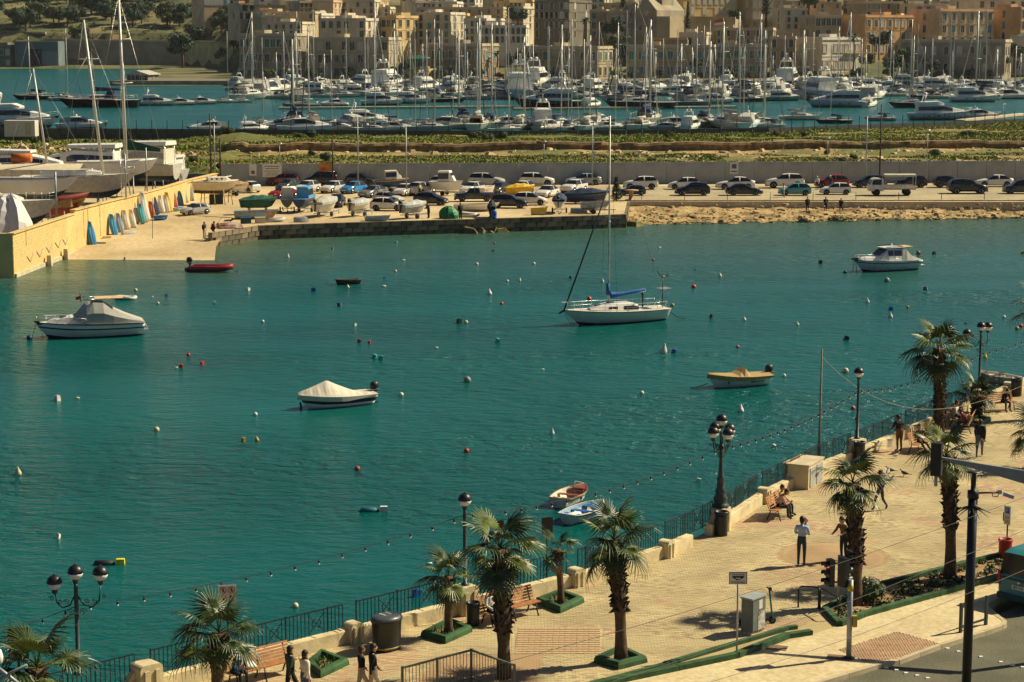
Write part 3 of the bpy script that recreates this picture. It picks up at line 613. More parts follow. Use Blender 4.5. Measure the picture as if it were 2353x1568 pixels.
# ------------------------------------------------------------------ bins, cabinets
BINM = mat('black_bin_plastic', (.014, .016, .018), .4, var=.15, scale=3)
p = P(889, 1493, PRO); r = emp('waste_bin', 'big oval black waste bin with two flaps standing by the railing', 'bin', p, wall_dir(p))
MB().lathe([(.4, 0), (.42, .04), (.44, .1), (.43, .12), (.47, .95), (.5, .97), (.5, 1.02)], 22, sx=1.12, sy=.85).build('bin_body', BINM, r)
MB().lathe([(.51, 1.02), (.51, 1.05), (.47, 1.12), (.3, 1.17), (.01, 1.18)], 22, sx=1.12, sy=.85).build('lid', mat('grey_bin_lid', (.06, .068, .075), .35, var=.2), r)
for x in (-.2, .2): MB().box((x, .05, 1.15), (.22, .3, .02), ry=.25 * (1 if x > 0 else -1)).build('flap', mat('pale_sticker', (.5, .45, .3), .5), r)
MB().lathe([(.446, .1), (.452, .13), (.446, .15)], 22, sx=1.12, sy=.85).build('band', mat('yellow_band', (.3, .25, .05), .5), r)
def litter_bin(p, label, col=None, r_=.26, h=.98):
 r = emp('litter_bin', label, 'litter bin', p, 0, 'round litter bins'); m = col or BINM
 MB().lathe([(r_ * .92, 0), (r_ * .96, .05), (r_, h * .8), (r_, h - .08)], 16).build('bin_body', m, r)
 MB().lathe([(r_ * 1.06, h - .1), (r_ * 1.1, h - .06), (r_ * 1.1, h), (r_ * .9, h + .01), (r_ * .85, h - .12)], 16).build('rim', m, r)
litter_bin(P(1657, 1231, PRO), 'round black litter bin at the foot of the five globe lamp')
litter_bin(P(1974, 1063, PRO), 'round black litter bin below the second single globe lamp')
litter_bin(P(2335, 910, PRO), 'round black litter bin at the far end near the white dinghy', None, .3)
litter_bin(P(1087, 1437, PRO), 'small black litter bin by the left end of the bench behind the thick palm', None, .22, .8)
litter_bin(P(2309, 1283, PRO), 'red drum bin beside the parking sign', mat('red_bin', (.35, .02, .012), .5), .25, .75)
# cream utility box with steel doors
a, b, c = P(1820.6, 1118, PRO), P(1857, 1127, PRO), P(1891, 1106, PRO); rz = atan2((c - b).y, (c - b).x); wd_ = (c - b).length; dp = 1.15
r = emp('utility_box', 'cream masonry utility box with two grey doors built against the sea wall', 'utility box', b, rz)
MB().box((wd_ / 2, dp / 2, .52), (wd_, dp, 1.04)).build('box_body', WALLM, r); MB().box((wd_ / 2, dp / 2, 1.07), (wd_ + .08, dp + .08, .06)).build('slab_top', CONC, r)
for k in (0, 1):
 d = MB().box((wd_ * (.28 + .44 * k), -.02, .5), (wd_ * .38, .04, .84)).build('door', mat('grey_metal_door', (.33, .34, .32), .5, var=.12), r)
 MB().box((wd_ * (.43 + .14 * k), -.05, .5), (.03, .03, .16)).build('handle', BLACK, d); MB().box((wd_ * (.28 + .44 * k), -.045, .72), (wd_ * .25, .012, .14)).build('vent', GALV, d)
p = P(1881, 1060, PRO) + Vector((0, 0, 0)); top = W(1883, 802, p.y)
r = emp('wooden_mast', 'slim grey wooden mast standing behind the cream utility box', 'pole', p); MB().tube([(0, 0, 0), (.02, 0, (top.z - p.z) * .5), (.04, 0, top.z - p.z)], [.06, .05, .035], 7).build('pole', mat('grey_wood', (.22, .19, .14), .9, var=.2), r)
tp0 = top - Vector((0, 0, .25)); en = W(2360, 882, 96); pts = []
for i in range(25): t = i / 24; q = tp0.lerp(en, t); q.z -= 2.4 * 4 * t * (1 - t) * (.6 + .4 * (1 - t)); pts.append(q)
tag(MB().tube(pts, .014, 4).build('rope', ROPE), 'pale rope sagging from the wooden mast past the tall palm to the right', 'rope')
# electricity cabinet
a = P(1727, 1463, PRO); b = P(1762, 1449, PRO); rz = atan2((b - a).y, (b - a).x)
r = emp('electricity_cabinet', 'grey metal electricity cabinet with a torn poster by the green kerb', 'cabinet', a, rz); wd_ = .78
CAB = mat('grey_cabinet_metal', (.13, .15, .14), .5, var=.15, scale=4)
MB().box((wd_ / 2, .21, .06), (wd_ - .04, .38, .12)).build('plinth', CONC, r); MB().box((wd_ / 2, .21, .66), (wd_, .42, 1.12)).build('cabinet_body', CAB, r); MB().box((wd_ / 2, .21, 1.245), (wd_ + .06, .5, .05)).build('roof', mat('pale_cabinet_top', (.3, .33, .31), .4), r)
for k in (0, 1):
 d = MB().box((wd_ * (.26 + .48 * k), -.012, .66), (wd_ * .45, .024, 1.02)).build('door', CAB, r); MB().box((wd_ * (.45 + .1 * k), -.03, .7), (.02, .02, .14)).build('handle', BLACK, d)
MB().box((wd_ * .67, -.03, .45), (.4, .008, .62)).build('poster', mat('torn_poster', (.42, .4, .32), .9, var=.35, scale=9), r); MB().box((wd_ * .6, -.03, 1.0), (.2, .008, .3)).build('poster', mat('white_notice', (.55, .52, .45), .9, var=.15), r)
# electric scooter leaning behind the cabinet
TEAL = paint((.01, .22, .17), .4, 'teal_plastic'); p = P(1742, 1436, PRO)
r = emp('electric_scooter', 'teal and black electric scooter parked behind the grey cabinet', 'scooter', p, .25)
for x in (-.55, .5):
 w = MB().lathe([(.06, -.03), (.13, -.03), (.13, .03), (.06, .03)], 14).build('wheel', RUBBER, r); w.location = (x, 0, .13); w.rotation_euler = (pi / 2, 0, 0)
 MB().lathe([(.005, -.025), (.06, -.035), (.06, .035), (.005, .025)], 10).build('rim', TEAL, w)
MB().box((-.02, 0, .17), (.85, .16, .05)).build('deck', BLACK, r); MB().tube([(.5, 0, .22), (.44, 0, .7), (.38, 0, 1.18)], .035, 8).build('stem', TEAL, r); MB().tube([(.38, -.27, 1.2), (.38, .27, 1.2)], .02, 6).box((.4, 0, 1.22), (.1, .1, .08)).build('handlebar', BLACK, r); MB().box((-.55, 0, .27), (.26, .1, .02)).build('mudguard', TEAL, r)
# bicycle hoops
for lab, q in (('left black hoop of the bicycle stand by the traffic light', ((1834, 1396), (1880.6, 1398))), ('right black hoop of the bicycle stand by the traffic light', ((1884, 1400), (1926, 1424)))):
 a = P(*q[0], PRO); b = P(*q[1], PRO); z = Vector((0, 0, .75)); k = (b - a).normalized() * .14
 mb = MB().tube([a, a + z - Vector((0, 0, .12)), a + z + k * .3 - Vector((0, 0, .03)), a + z + k, b + z - k, b + z - k * .3 - Vector((0, 0, .03)), b + z - Vector((0, 0, .12)), b], .03, 8)
 mb.lathe([(.07, 0), (.07, .015), (.03, .02)], 10, a).lathe([(.07, 0), (.07, .015), (.03, .02)], 10, b)
 tag(mb.build('bicycle_hoop', BLACKM), lab, 'bicycle stand', 'bicycle hoops')
# barrier on the pavement edge
a, b = P(2207, 1454, PRO), P(2265, 1436, PRO); rz = atan2((b - a).y, (b - a).x); L = (b - a).length
r = emp('pedestrian_barrier', 'dark green metal pedestrian barrier on the pavement edge left of the van', 'barrier', a, rz)
for x in (0, L): MB().box((x, 0, .5), (.09, .09, 1.0)).build('post', LAMPG, r)
MB().box((L / 2, 0, .93), (L - .1, .05, .07)).build('top_rail', LAMPG, r); MB().box((L / 2, 0, .2), (L - .1, .05, .06)).build('bottom_rail', LAMPG, r)
# ------------------------------------------------------------------ signs
SIGNW = mat('white_sign_face', (.62, .58, .5), .45, var=.06); INK = mat('black_sign_ink', (.012, .012, .012), .6, var=0); REDI = mat('red_sign_ink', (.45, .03, .02), .6, var=0); BLUEI = mat('blue_sign_ink', (.02, .06, .3), .6, var=0)
SG = mat('grey_sign_back', (.1, .1, .1), .5, var=.1)
def sign(name, label, base, top, w, h, rz=0, post=.03, face=SIGNW, pm=GALV):
 r = emp(name, label, 'sign', base, rz); H = top.z - base.z
 MB().tube([(0, .03, 0), (0, .03, H)], post, 8).build('post', pm, r)
 f = MB().box((0, 0, H - h / 2), (w, .02, h)).build('sign_board', face, r); return r, f, H
def frame_ink(f, w, h, z, m=INK, t=.018, off=.012):
 mb = MB()
 for sx, sz, cx, cz in ((w, t, 0, h / 2 - t / 2), (w, t, 0, -h / 2 + t / 2), (t, h, -w / 2 + t / 2, 0), (t, h, w / 2 - t / 2, 0)): mb.box((cx, -off, z + cz), (sx, .004, sz))
 mb.build('border', m, f)
b = P(1693, 1508, PRO); t = W(1693, 1314, b.y); r, f, H = sign('bus_lane_sign', 'white rectangular bus priority lane sign on a thin grey post at the green kerb', b, t, .58, .4)
z = H - .2; frame_ink(f, .55, .37, z)
mb = MB().box((.0, -.0125, z + .075), (.38, .004, .11)).box((0, -.0125, z + .02), (.36, .004, .03))
mb.build('bus_symbol', INK, f); mb = MB()
for k in range(6): mb.box((-.155 + k * .06, -.0155, z + .088), (.045, .003, .05))
mb.build('bus_windows', SIGNW, f); mb = MB()
for x in (-.11, .11): mb.loft([[(x + q * cos(a * pi / 5), -.0125 - (.006 if q else 0), z + .0 + q * sin(a * pi / 5)) for a in range(10)] for q in (.034, .03)], cap=True)
mb.build('bus_wheels', INK, f)
MB().box((.02, -.0125, z - .055), (.1, .004, .025)).add([(-.1, -.0135, z - .055), (-.03, -.0135, z - .09), (-.03, -.0135, z - .02)], [(0, 1, 2)]).build('arrow', INK, f)
text_mesh('Priority lane', .085, 'lettering', INK, f, (0, -.0125, z - .13))
# no swimming sign at the left
b = P(526, 1535, PRO); t = W(526, 1345, b.y); r, f, H = sign('prohibition_sign', 'pale square sign with four prohibition symbols on a dark post above the bushy palm', b, t, .56, .58, .15, pm=BLACKM); z = H - .29
for i, (x, q) in enumerate(((-.13, .13), (.13, .13), (-.13, -.13))):
 g = torus(.1, .012, 16, 4).build('red_ring', REDI, f); g.location = (x, -.012, z + q); MB().box((x, -.014, z + q), (.18, .006, .016), ry=.8).build('red_bar', REDI, f)
 MB().box((x + .01, -.0125, z + q - .01), (.06, .004, .08)).ball((x, -.012, z + q + .05), (.022, .004, .022), 8, 4).build('symbol', INK, f)
MB().box((.13, -.0125, z - .1), (.12, .004, .13)).build('symbol', INK, f); MB().box((.13, -.0125, z - .19), (.14, .004, .02)).build('symbol', BLUEI, f)
for u, v, ut, vt, w, h, lab, rz in ((1257, 1352, 1257, 1189, .42, .6, 'dark backed sign board on a post seen from behind near the blue dinghy', .35), (1148, 1420, 1148, 1196, .3, .32, 'small dark backed sign just above the thick palm crown', .3)):
 b = P(u, v, PRO); t = W(ut, vt, b.y); sign('sign_board_back', lab, b, t, w, h, rz, face=mat('dark_sign_back', (.03, .028, .025), .6, var=.1), pm=BLACKM)
b = P(48, 1640, PRO); t = W(48, 1443, b.y); r, f, H = sign('notice_board', 'brown notice board with a bleached poster at the lower left edge', b, t, .58, .95, .3, .04, mat('brown_board', (.07, .04, .025), .6, var=.3, scale=5), BLACKM)
MB().box((-.06, -.014, H - .4), (.03, .006, .7)).build('strip', SG, f); frame_ink(f, .56, .93, H - .475, BLACKM, .04, .014); MB().box((-.2, -.016, H - .78), (.09, .004, .14)).build('sticker', SIGNW, f)
b = P(2311, 1283, PRO); t = W(2311, 1163, b.y); r, f, H = sign('parking_sign', 'white parking sign on a dark post beside the red drum bin and teal van', b, t, .3, .72, -.9, .03, pm=BLACKM)
MB().box((0, -.0125, H - .17), (.18, .004, .22)).build('blue_panel', BLUEI, f); text_mesh('P', .2, 'lettering', SIGNW, f, (0, -.017, H - .17)); MB().box((0, -.0125, H - .42), (.2, .004, .02)).box((0, -.0125, H - .48), (.2, .004, .02)).build('text_lines', INK, f)
MB().box((0, -.0125, H - .6), (.2, .004, .1)).build('yellow_panel', mat('yellow_sign', (.5, .38, .05), .5), f); MB().box((-.16, .12, H - .45), (.12, .2, .32)).build('ticket_box', BLACK, r)
# ------------------------------------------------------------------ traffic lights
LENSR = mat('red_lamp_lit', (.6, .02, .01), .4, var=0, emit=((1, .06, .02), 2.2)); LENSD = mat('dark_lamp_lens', (.02, .02, .02), .2, var=0)
def head(r, c, rz, lit=-1, s=1.):
 h = MB().box((0, 0, 0), (.3 * s, .2 * s, .95 * s)).build('signal_head', BLACK, r); h.location = c; h.rotation_euler = (0, 0, rz)
 for k in range(3):
  z = (.29 - .29 * k) * s
  MB().loft([[(q * s * .105 * cos(a * pi / 6), y * s, z + q * s * .105 * sin(a * pi / 6)) for a in range(12)] for q, y in ((1, -.1), (1, -.112))]).build('lens', LENSR if k == lit else LENSD, h)
  mb = MB(); mb.loft([[(s * .125 * cos(a * pi / 8), y * s, z + s * .125 * sin(a * pi / 8)) for a in range(-1, 10)] for y in (-.1, -.3)], closed=False, cap=False); mb.build('visor', BLACK, h)
 return h
b = P(1926, 1396, PRO); t = W(1926, 1276, b.y); H = t.z - b.z
r = emp('traffic_light', 'traffic light showing red, standing behind the bicycle hoops', 'traffic light', b); MB().tube([(0, 0, 0), (0, 0, H)], .055, 10).build('pole', GALV, r); head(r, (-.3, 0, H - .62), -1.25, 0); MB().box((-.12, 0, H - .3), (.3, .05, .05)).box((-.12, 0, H - .95), (.3, .05, .05)).build('bracket', BLACK, r)
b = P(1950, 1513, PRO); t = W(1951, 1325, b.y); H = t.z - b.z
r = emp('traffic_light', 'traffic light seen from behind on the thick grey pole by the tactile paving', 'traffic light', b)
MB().tube([(0, 0, 0), (0, 0, H - .1)], .085, 12).build('pole', GALV, r); MB().lathe([(.2, 0), (.2, .03), (.09, .06)], 14).build('base_plate', BLACK, r); head(r, (-.2, .1, H + .12), 2.2); head(r, (-.02, .25, H + .5), .8, s=.6); MB().box((.16, -.02, 1.22), (.14, .12, .36)).build('push_button_box', mat('yellow_box', (.5, .33, .05), .5), r); MB().lathe([(.092, 2.2), (.092, 2.42)], 12).build('yellow_band', mat('yellow_tape', (.5, .4, .02), .5), r)
# mast arm with a signal head, coming in from the right
Yb = 64.; a = W(2158, 1052, Yb); b2 = W(2353, 1098, Yb - 1.); c = W(2560, 1150, Yb - 2.); gz = Vector((c.x, c.y, PRO))
r = emp('signal_gantry', 'grey tapered arm reaching in from the right edge, black signal at its tip', 'traffic light', gz)
mb = MB(); rings = []
for q, h in ((a, .035), (a.lerp(b2, .5), .13), (b2, .24), (c, .28)): q = q - gz; rings.append([q + Vector((0, -.06, h)), q + Vector((0, .06, h)), q + Vector((0, .06, -h * .8)), q + Vector((0, -.06, -h * .8))])
mb.loft(rings, sm=False).build('arm', mat('blue_grey_metal', (.2, .22, .23), .5, var=.08), r); MB().tube([(0, 0, 0), tuple(c - gz)], .14, 10).build('pole', LAMPG, r)
hd = head(r, a - gz + Vector((-.08, 0, -.05)), 2.7, s=1.15); MB().tube([a - gz + Vector((-.08, 0, -.5)), a - gz + Vector((-.08, 0, -.95))], .06, 8).build('hanger', GALV, r)
# black camera pole
Yp = 57.5; t = W(2238, 1086, Yp); base = Vector((t.x, Yp, ROADZ)); H = t.z - base.z
r = emp('camera_pole', 'tall black pole in the road with a surveillance camera and spike collar', 'pole', base)
MB().tube([(0, 0, 0), (0, 0, H - .75)], .14, 14).build('pole', mat('black_pole_paint', (.01, .011, .012), .35, var=.1), r); MB().lathe([(.17, H - .77), (.17, H - .55), (.08, H - .52), (.07, H - .02), (.2, H), (.2, H + .02), (.02, H + .03)], 14).build('pole_top', BLACK, r)
MB().tube([(.12, 0, H - .62), (.75, 0, H - .6)], .03, 8).tube([(.55, 0, H - .6), (.58, 0, H - .72), (.72, 0, H - .73), (.76, 0, H - .62)], .015, 6).build('camera_arm', BLACK, r)
cm = MB().box((1.02, -.05, H - .68), (.3, .11, .11), ry=.35).build('surveillance_camera', mat('pale_grey_plastic', (.4, .4, .38), .4), r); MB().box((.78, 0, H - .58), (.1, .1, .12)).build('camera_joint', mat('pale_grey_plastic', (.4, .4, .38)), r); MB().box((1.17, -.05, H - .735), (.02, .08, .08), ry=.35).build('camera_lens', DARKG, cm)
mb = MB()
for k in range(18):
 an = k * 2 * pi / 18; mb.tube([(cos(an) * .13, sin(an) * .13, H - .98 - .06), (cos(an) * .52, sin(an) * .52, H - 1.22 + .08 * sin(k * 3))], [.022, .006], 4)
mb.lathe([(.15, H - 1.12), (.15, H - .98)], 14).build('spike_collar', BLACK, r)
# overhead wires in front of the promenade
for k, (q0, q1, lab) in enumerate((((1100, 1478 + 90), (2400, 1165), 'thin overhead wire above the planting bed, upper of the three'), ((1330, 1620), (2400, 1238), 'thin overhead wire passing across the pavement, middle of the three'), ((1480, 1640), (2400, 1330), 'thin overhead wire above the kerb, lowest of the three'))):
 a = W(q0[0], q0[1] - 30, 46 + k); b = W(q1[0], q1[1] - 40, 56 + k); pts = []
 for i in range(17): t = i / 16; q = a.lerp(b, t); q.z -= .25 * 4 * t * (1 - t); pts.append(q)
 tag(MB().tube(pts, .007, 4).build('overhead_wire', mat('wire', (.1, .095, .08), .5, var=0)), lab, 'wire', 'overhead wires')
# lower railing at the bottom edge
a, b, c = P(925, 1610, PRO), P(1083, 1567, PRO), P(1182, 1603, PRO)
r = emp('guard_railing', 'grey green metal guard railing with a corner at the bottom edge', 'railing', b); RG = mat('green_grey_rail', (.1, .12, .1), .5, var=.1)
bar = None
for p0, p1 in ((a, b), (b, c)):
 d = p1 - p0; L = d.length; rz = atan2(d.y, d.x); m = (p0 + p1) / 2 - b
 MB().box((m.x, m.y, 1.0), (L, .06, .05), rz).build('top_rail', RG, r); MB().box((m.x, m.y, .12), (L - .02, .04, .04), rz).build('bottom_rail', RG, r)
 for i in range(1, int(L / .13)):
  q = p0 + d * (i * .13 / L) - b
  if bar is None: o = MB().box((0, 0, 0), (.02, .02, .86)).build('baluster', RG, r); bar = o.data
  else: o = bpy.data.objects.new('baluster', bar); COL.objects.link(o); o.parent = r
  o.location = (q.x, q.y, .56)
for q in (a, b, c, (a + b) / 2): MB().box((q.x - b.x, q.y - b.y, .52), (.08, .08, 1.04)).build('post', RG, r)
# lamp arm at the lower left corner
a = W(-25, 1520, 40); b = W(60, 1585, 40)
r = emp('street_lamp', 'pale grey lamp arm with a white ball joint at the lower left corner', 'street lamp', a); MB().tube([(0, 0, 0), b - a], .045, 8).build('arm', GALV, r); MB().lathe([(.02, -.06), (.1, 0), (.12, .12), (.08, .26), (.02, .3)], 12, (.18, 0, -.02)).build('lamp_head', GLOBE_W, r)
MB().tube([W(-10, 1572, 40) - a, W(20, 1548, 40) - a, W(62, 1528, 40) - a], .03, 6).build('cross_bracket', GALV, r)
# white box behind the standing man
p = P(2034, 1027, PRO); tag(MB().box((0, 0, .2), (.5, .4, .4)).box((0, 0, .41), (.52, .42, .03)).build('cool_box', SIGNW, None, p, .5), 'white cool box on the ground at the parapet beside the man in the black jumper', 'box')
# ------------------------------------------------------------------ people
def cloth(c, nm=None): return mat(nm or 'cloth_%02x%02x%02x' % tuple(int(x * 255) for x in c), c, .9, var=.12, scale=9)
SK2 = mat('skin_tan', (.36, .19, .11), .6, var=.05); DRYH = mat('grey_hair', (.2, .18, .15), .7, var=.1)
def joints(pose, w=1.):
 J = {'pel': (0, 0, .93), 'wst': (0, -.01, 1.08), 'chs': (0, .0, 1.3), 'nck': (0, .01, 1.47), 'hdb': (0, -.02, 1.56), 'hdt': (0, -.03, 1.69)}
 for s, n in ((-1, 'L'), (1, 'R')):
  J['shl' + n] = (s * .185 * w, .01, 1.41); J['elb' + n] = (s * .23 * w, .04, 1.13); J['wri' + n] = (s * .22 * w, -.04, .89); J['hnd' + n] = (s * .215 * w, -.06, .79)
  J['hip' + n] = (s * .095, 0, .88); J['kne' + n] = (s * .1, -.02, .5); J['ank' + n] = (s * .105, .02, .09); J['toe' + n] = (s * .12, -.15, .035)
 def put(**k):
  for a, b in k.items(): J[a] = b
 if pose == 'walk': put(kneL=(-.1, -.2, .52), ankL=(-.1, -.27, .11), toeL=(-.11, -.43, .07), kneR=(.1, .06, .5), ankR=(.1, .34, .17), toeR=(.11, .22, .05), elbL=(-.23, .14, 1.14), wriL=(-.22, .12, .9), hndL=(-.22, .1, .81), elbR=(.23, -.04, 1.14), wriR=(.2, -.2, .95), hndR=(.19, -.26, .88))
 if pose == 'hold': put(elbL=(-.24, -.08, 1.14), wriL=(-.02, -.26, 1.2), hndL=(.06, -.28, 1.22), elbR=(.25, -.06, 1.14), wriR=(.1, -.28, 1.12), hndR=(.02, -.3, 1.12))
 if pose == 'lean': put(elbL=(-.25, -.16, 1.18), wriL=(-.2, -.38, 1.1), hndL=(-.17, -.46, 1.1), elbR=(.25, -.16, 1.18), wriR=(.2, -.38, 1.1), hndR=(.17, -.46, 1.1), chs=(0, -.06, 1.28), nck=(0, -.1, 1.45), hdb=(0, -.15, 1.53), hdt=(0, -.18, 1.66), shlL=(-.185, -.08, 1.4), shlR=(.185, -.08, 1.4))
 if pose == 'point': put(elbR=(.38, -.12, 1.3), wriR=(.6, -.2, 1.3), hndR=(.7, -.24, 1.3))
 if pose == 'rod': put(elbR=(.25, -.12, 1.16), wriR=(.12, -.32, 1.18), hndR=(.08, -.38, 1.2), elbL=(-.24, -.1, 1.16), wriL=(-.08, -.3, 1.08), hndL=(-.02, -.34, 1.08))
 if pose == 'foot': put(kneR=(.12, -.3, .82), ankR=(.12, -.24, .42), toeR=(.13, -.42, .37), elbR=(.25, -.15, 1.14), wriR=(.15, -.32, .95), hndR=(.13, -.36, .88))
 if pose in ('sit', 'sitfwd', 'sitback', 'crouch'):
  dz = -.43 if pose != 'crouch' else -.6
  for k in list(J):
   x, y, z = J[k]
   if k[:3] not in ('kne', 'ank', 'toe'): J[k] = (x, y, z + dz)
  for s, n in ((-1, 'L'), (1, 'R')):
   J['kne' + n] = (s * .13, -.43, .5); J['ank' + n] = (s * .13, -.45, .09); J['toe' + n] = (s * .15, -.62, .04); J['hip' + n] = (s * .1, -.02, .5); J['wri' + n] = (s * .12, -.3, .6); J['hnd' + n] = (s * .08, -.38, .58); J['elb' + n] = (s * .25, -.06, .72)
   if pose == 'sitfwd': J['wri' + n] = (s * .06, -.5, .68); J['hnd' + n] = (s * .02, -.56, .72); J['elb' + n] = (s * .2, -.36, .62); J['shl' + n] = (s * .185, -.2, .95)
   if pose == 'sitback': J['kne' + n] = (s * .12, -.48, .46); J['ank' + n] = (s * .12 + .03, -.9, .22); J['toe' + n] = (s * .14, -.98, .32)
   if pose == 'crouch': J['hip' + n] = (s * .1, 0, .3); J['kne' + n] = (s * .16, -.34, .46); J['ank' + n] = (s * .13, -.1, .09); J['toe' + n] = (s * .14, -.28, .04); J['wri' + n] = (s * .12, -.42, .42); J['hnd' + n] = (s * .08, -.48, .36); J['elb' + n] = (s * .24, -.2, .5)
  if pose == 'sitfwd': put(wst=(0, -.06, .64), chs=(0, -.16, .84), nck=(0, -.26, .99), hdb=(0, -.34, 1.05), hdt=(0, -.42, 1.15))
  if pose == 'crouch': put(wst=(0, -.04, .46), chs=(0, -.12, .66), nck=(0, -.2, .82), hdb=(0, -.27, .9), hdt=(0, -.3, 1.03), shlL=(-.185, -.14, .78), shlR=(.185, -.14, .78))
  if pose == 'sitback': put(chs=(0, .06, .85), nck=(0, .12, 1.02), hdb=(0, .1, 1.1), hdt=(0, .09, 1.24))
 return J
BONES = [('pel', 'wst', 't'), ('wst', 'chs', 's'), ('chs', 'nck', 's'), ('nck', 'hdb', 'k'), ('hdb', 'hdt', 'k')]
for n in 'LR': BONES += [('chs', 'shl' + n, 's'), ('shl' + n, 'elb' + n, 's'), ('elb' + n, 'wri' + n, 'a'), ('wri' + n, 'hnd' + n, 'k'), ('pel', 'hip' + n, 't'), ('hip' + n, 'kne' + n, 't'), ('kne' + n, 'ank' + n, 'l'), ('ank' + n, 'toe' + n, 'f')]
RAD = {'pel': .135, 'wst': .125, 'chs': .15, 'nck': .055, 'hdb': .075, 'hdt': .085, 'shl': .072, 'elb': .05, 'wri': .036, 'hnd': .034, 'hip': .095, 'kne': .065, 'ank': .045, 'toe': .04}
def person(label, loc, rz, pose='stand', shirt=(.5, .5, .5), trousers=(.02, .03, .06), sleeve=True, legs=True, hair=HAIRD, skin=SKIN, H=1.75, shoes=(.02, .02, .02), coat=1., lod=1, bald=False, hat=None, longhair=False, w=1., name='person', fingers=None):
 J = joints(pose, w); K = list(J); me = bpy.data.meshes.new('body'); me.from_pydata([J[k] for k in K], [(K.index(a), K.index(b)) for a, b, _ in BONES], [])
 o = bpy.data.objects.new('body_c', me); COL.objects.link(o); o.modifiers.new('skin', 'SKIN'); sd = me.skin_vertices[0].data
 for i, k in enumerate(K):
  q = RAD.get(k[:3], .05) * (coat if k[:3] in ('pel', 'wst', 'chs', 'shl', 'hip') else 1); q *= 1.05 if k[:3] in ('pel', 'chs', 'wst') else 1
  sd[i].radius = (q, q * (.78 if k in ('chs', 'wst', 'pel') else 1)); sd[i].use_root = (k == 'pel')
 if lod: ss = o.modifiers.new('sub', 'SUBSURF'); ss.levels = lod; ss.render_levels = lod
 dg = bpy.context.evaluated_depsgraph_get(); m2 = bpy.data.meshes.new_from_object(o.evaluated_get(dg)); bpy.data.objects.remove(o)
 s_, t_ = cloth(shirt), cloth(trousers); ms = [skin, s_, t_, cloth(shoes)]; m2.materials.clear()
 for q in ms: m2.materials.append(q)
 kind = {'k': 0, 's': 1, 't': 2, 'f': 3, 'a': 1 if sleeve else 0, 'l': 2 if legs else 0}; segs = [(Vector(J[a]), Vector(J[b]), kind[c]) for a, b, c in BONES]
 for f in m2.polygons:
  c = f.center; best = (9, 0)
  for a, b, q in segs:
   d = b - a; t = max(0, min(1, (c - a).dot(d) / d.dot(d))); l = (c - a - d * t).length
   if l < best[0]: best = (l, q)
  f.material_index = best[1]; f.use_smooth = True
 k = H / 1.75; r = emp(name, label, 'person', loc, rz, sc=k)
 b = bpy.data.objects.new('body', m2); COL.objects.link(b); b.parent = r
 hb, ht = Vector(J['hdb']), Vector(J['hdt']); c = hb.lerp(ht, .62)
 MB().ball((c.x, c.y, c.z - .01), (.088, .105, .125), 12, 8).ball((c.x, c.y - .105, c.z - .02), (.016, .028, .026), 6, 4).ball((c.x - .088, c.y, c.z - .01), (.014, .025, .035), 6, 4).ball((c.x + .088, c.y, c.z - .01), (.014, .025, .035), 6, 4).build('head', skin, r)
 hd = bpy.data.objects[-1] if 0 else None
 if hat is not None: MB().lathe([(.17, .04), (.17, .05), (.1, .06), (.1, .15), (.07, .18), (.005, .185)], 14, (c.x, c.y, c.z - .02)).build('hat', cloth(hat), r)
 elif not bald:
  mb = MB().ball((c.x, c.y + .018, c.z + .018), (.1, .112, .125), 12, 7, z0=-.1)
  mb.ball((c.x, c.y + .05, c.z - .03), (.088, .08, .11), 10, 6)
  if longhair: mb.loft([[(c.x + q * cos(a * pi / 5), c.y + .06 + q * .6 * sin(a * pi / 5), z) for a in range(10)] for z, q in ((c.z, .09), (c.z - .15, .11), (c.z - .32, .09), (c.z - .38, .03))])
  mb.build('hair', hair, r)
 if lod:
  for n, s in (('L', -1), ('R', 1)):
   h = Vector(J['hnd' + n]); d = (h - Vector(J['wri' + n])).normalized(); sd_ = d.cross(Vector((0, 1, 0)) if abs(d.y) < .9 else Vector((0, 0, 1))).normalized(); cu = d.cross(sd_); mb = MB()
   for i, (l, off) in enumerate(((.075, -.03), (.085, -.01), (.08, .01), (.062, .029))): mb.tube([h + sd_ * off, h + sd_ * off + d * l * .5 + cu * .006, h + sd_ * off + d * l * .9 + cu * .03], [.011, .01, .007], 5)
   mb.tube([h - d * .03 + sd_ * .03 * s, h + sd_ * .06 * s + d * .02, h + sd_ * .055 * s + d * .055], [.012, .011, .008], 5); mb.build('fingers', skin, r)
 return r
def face(dx, dy): return atan2(dy, dx) + pi / 2
pz = lambda u, v, z=PRO: P(u, v, z)
b1 = person('man in a pale blue shirt and dark jeans holding a baby, back turned', pz(1841, 1301), face(.4, 1), 'hold', (.34, .42, .55), (.02, .04, .055), H=1.88)
rb = emp('person', 'baby held against the shoulder of the man in the pale blue shirt', 'person', b1.location + Vector((.18, .26, 1.42)), 1.2)
MB().ball((0, 0, 0), (.12, .11, .19), 10, 7).tube([(0, -.05, -.1), (.05, -.12, -.3)], [.06, .04], 6).tube([(.05, .05, -.1), (.1, 0, -.32)], [.06, .04], 6).tube([(-.1, -.02, .08), (-.16, -.14, 0)], [.04, .03], 6).build('body', cloth((.3, .32, .36)), rb); MB().ball((0, 0, .27), (.085, .09, .1), 10, 7).build('head', SKIN, rb)
person('man in a brown tan jacket standing half behind the rough palm', pz(1938, 1289), face(-.6, -.5), 'lean', (.13, .08, .035), (.015, .015, .018), H=1.74, hair=HAIRD)
person('woman with a dark hat and scarf walking beyond the rough palm', pz(2022, 1173), face(-.7, -.5), 'walk', (.06, .045, .03), (.03, .05, .085), H=1.66, hat=(.05, .03, .025))
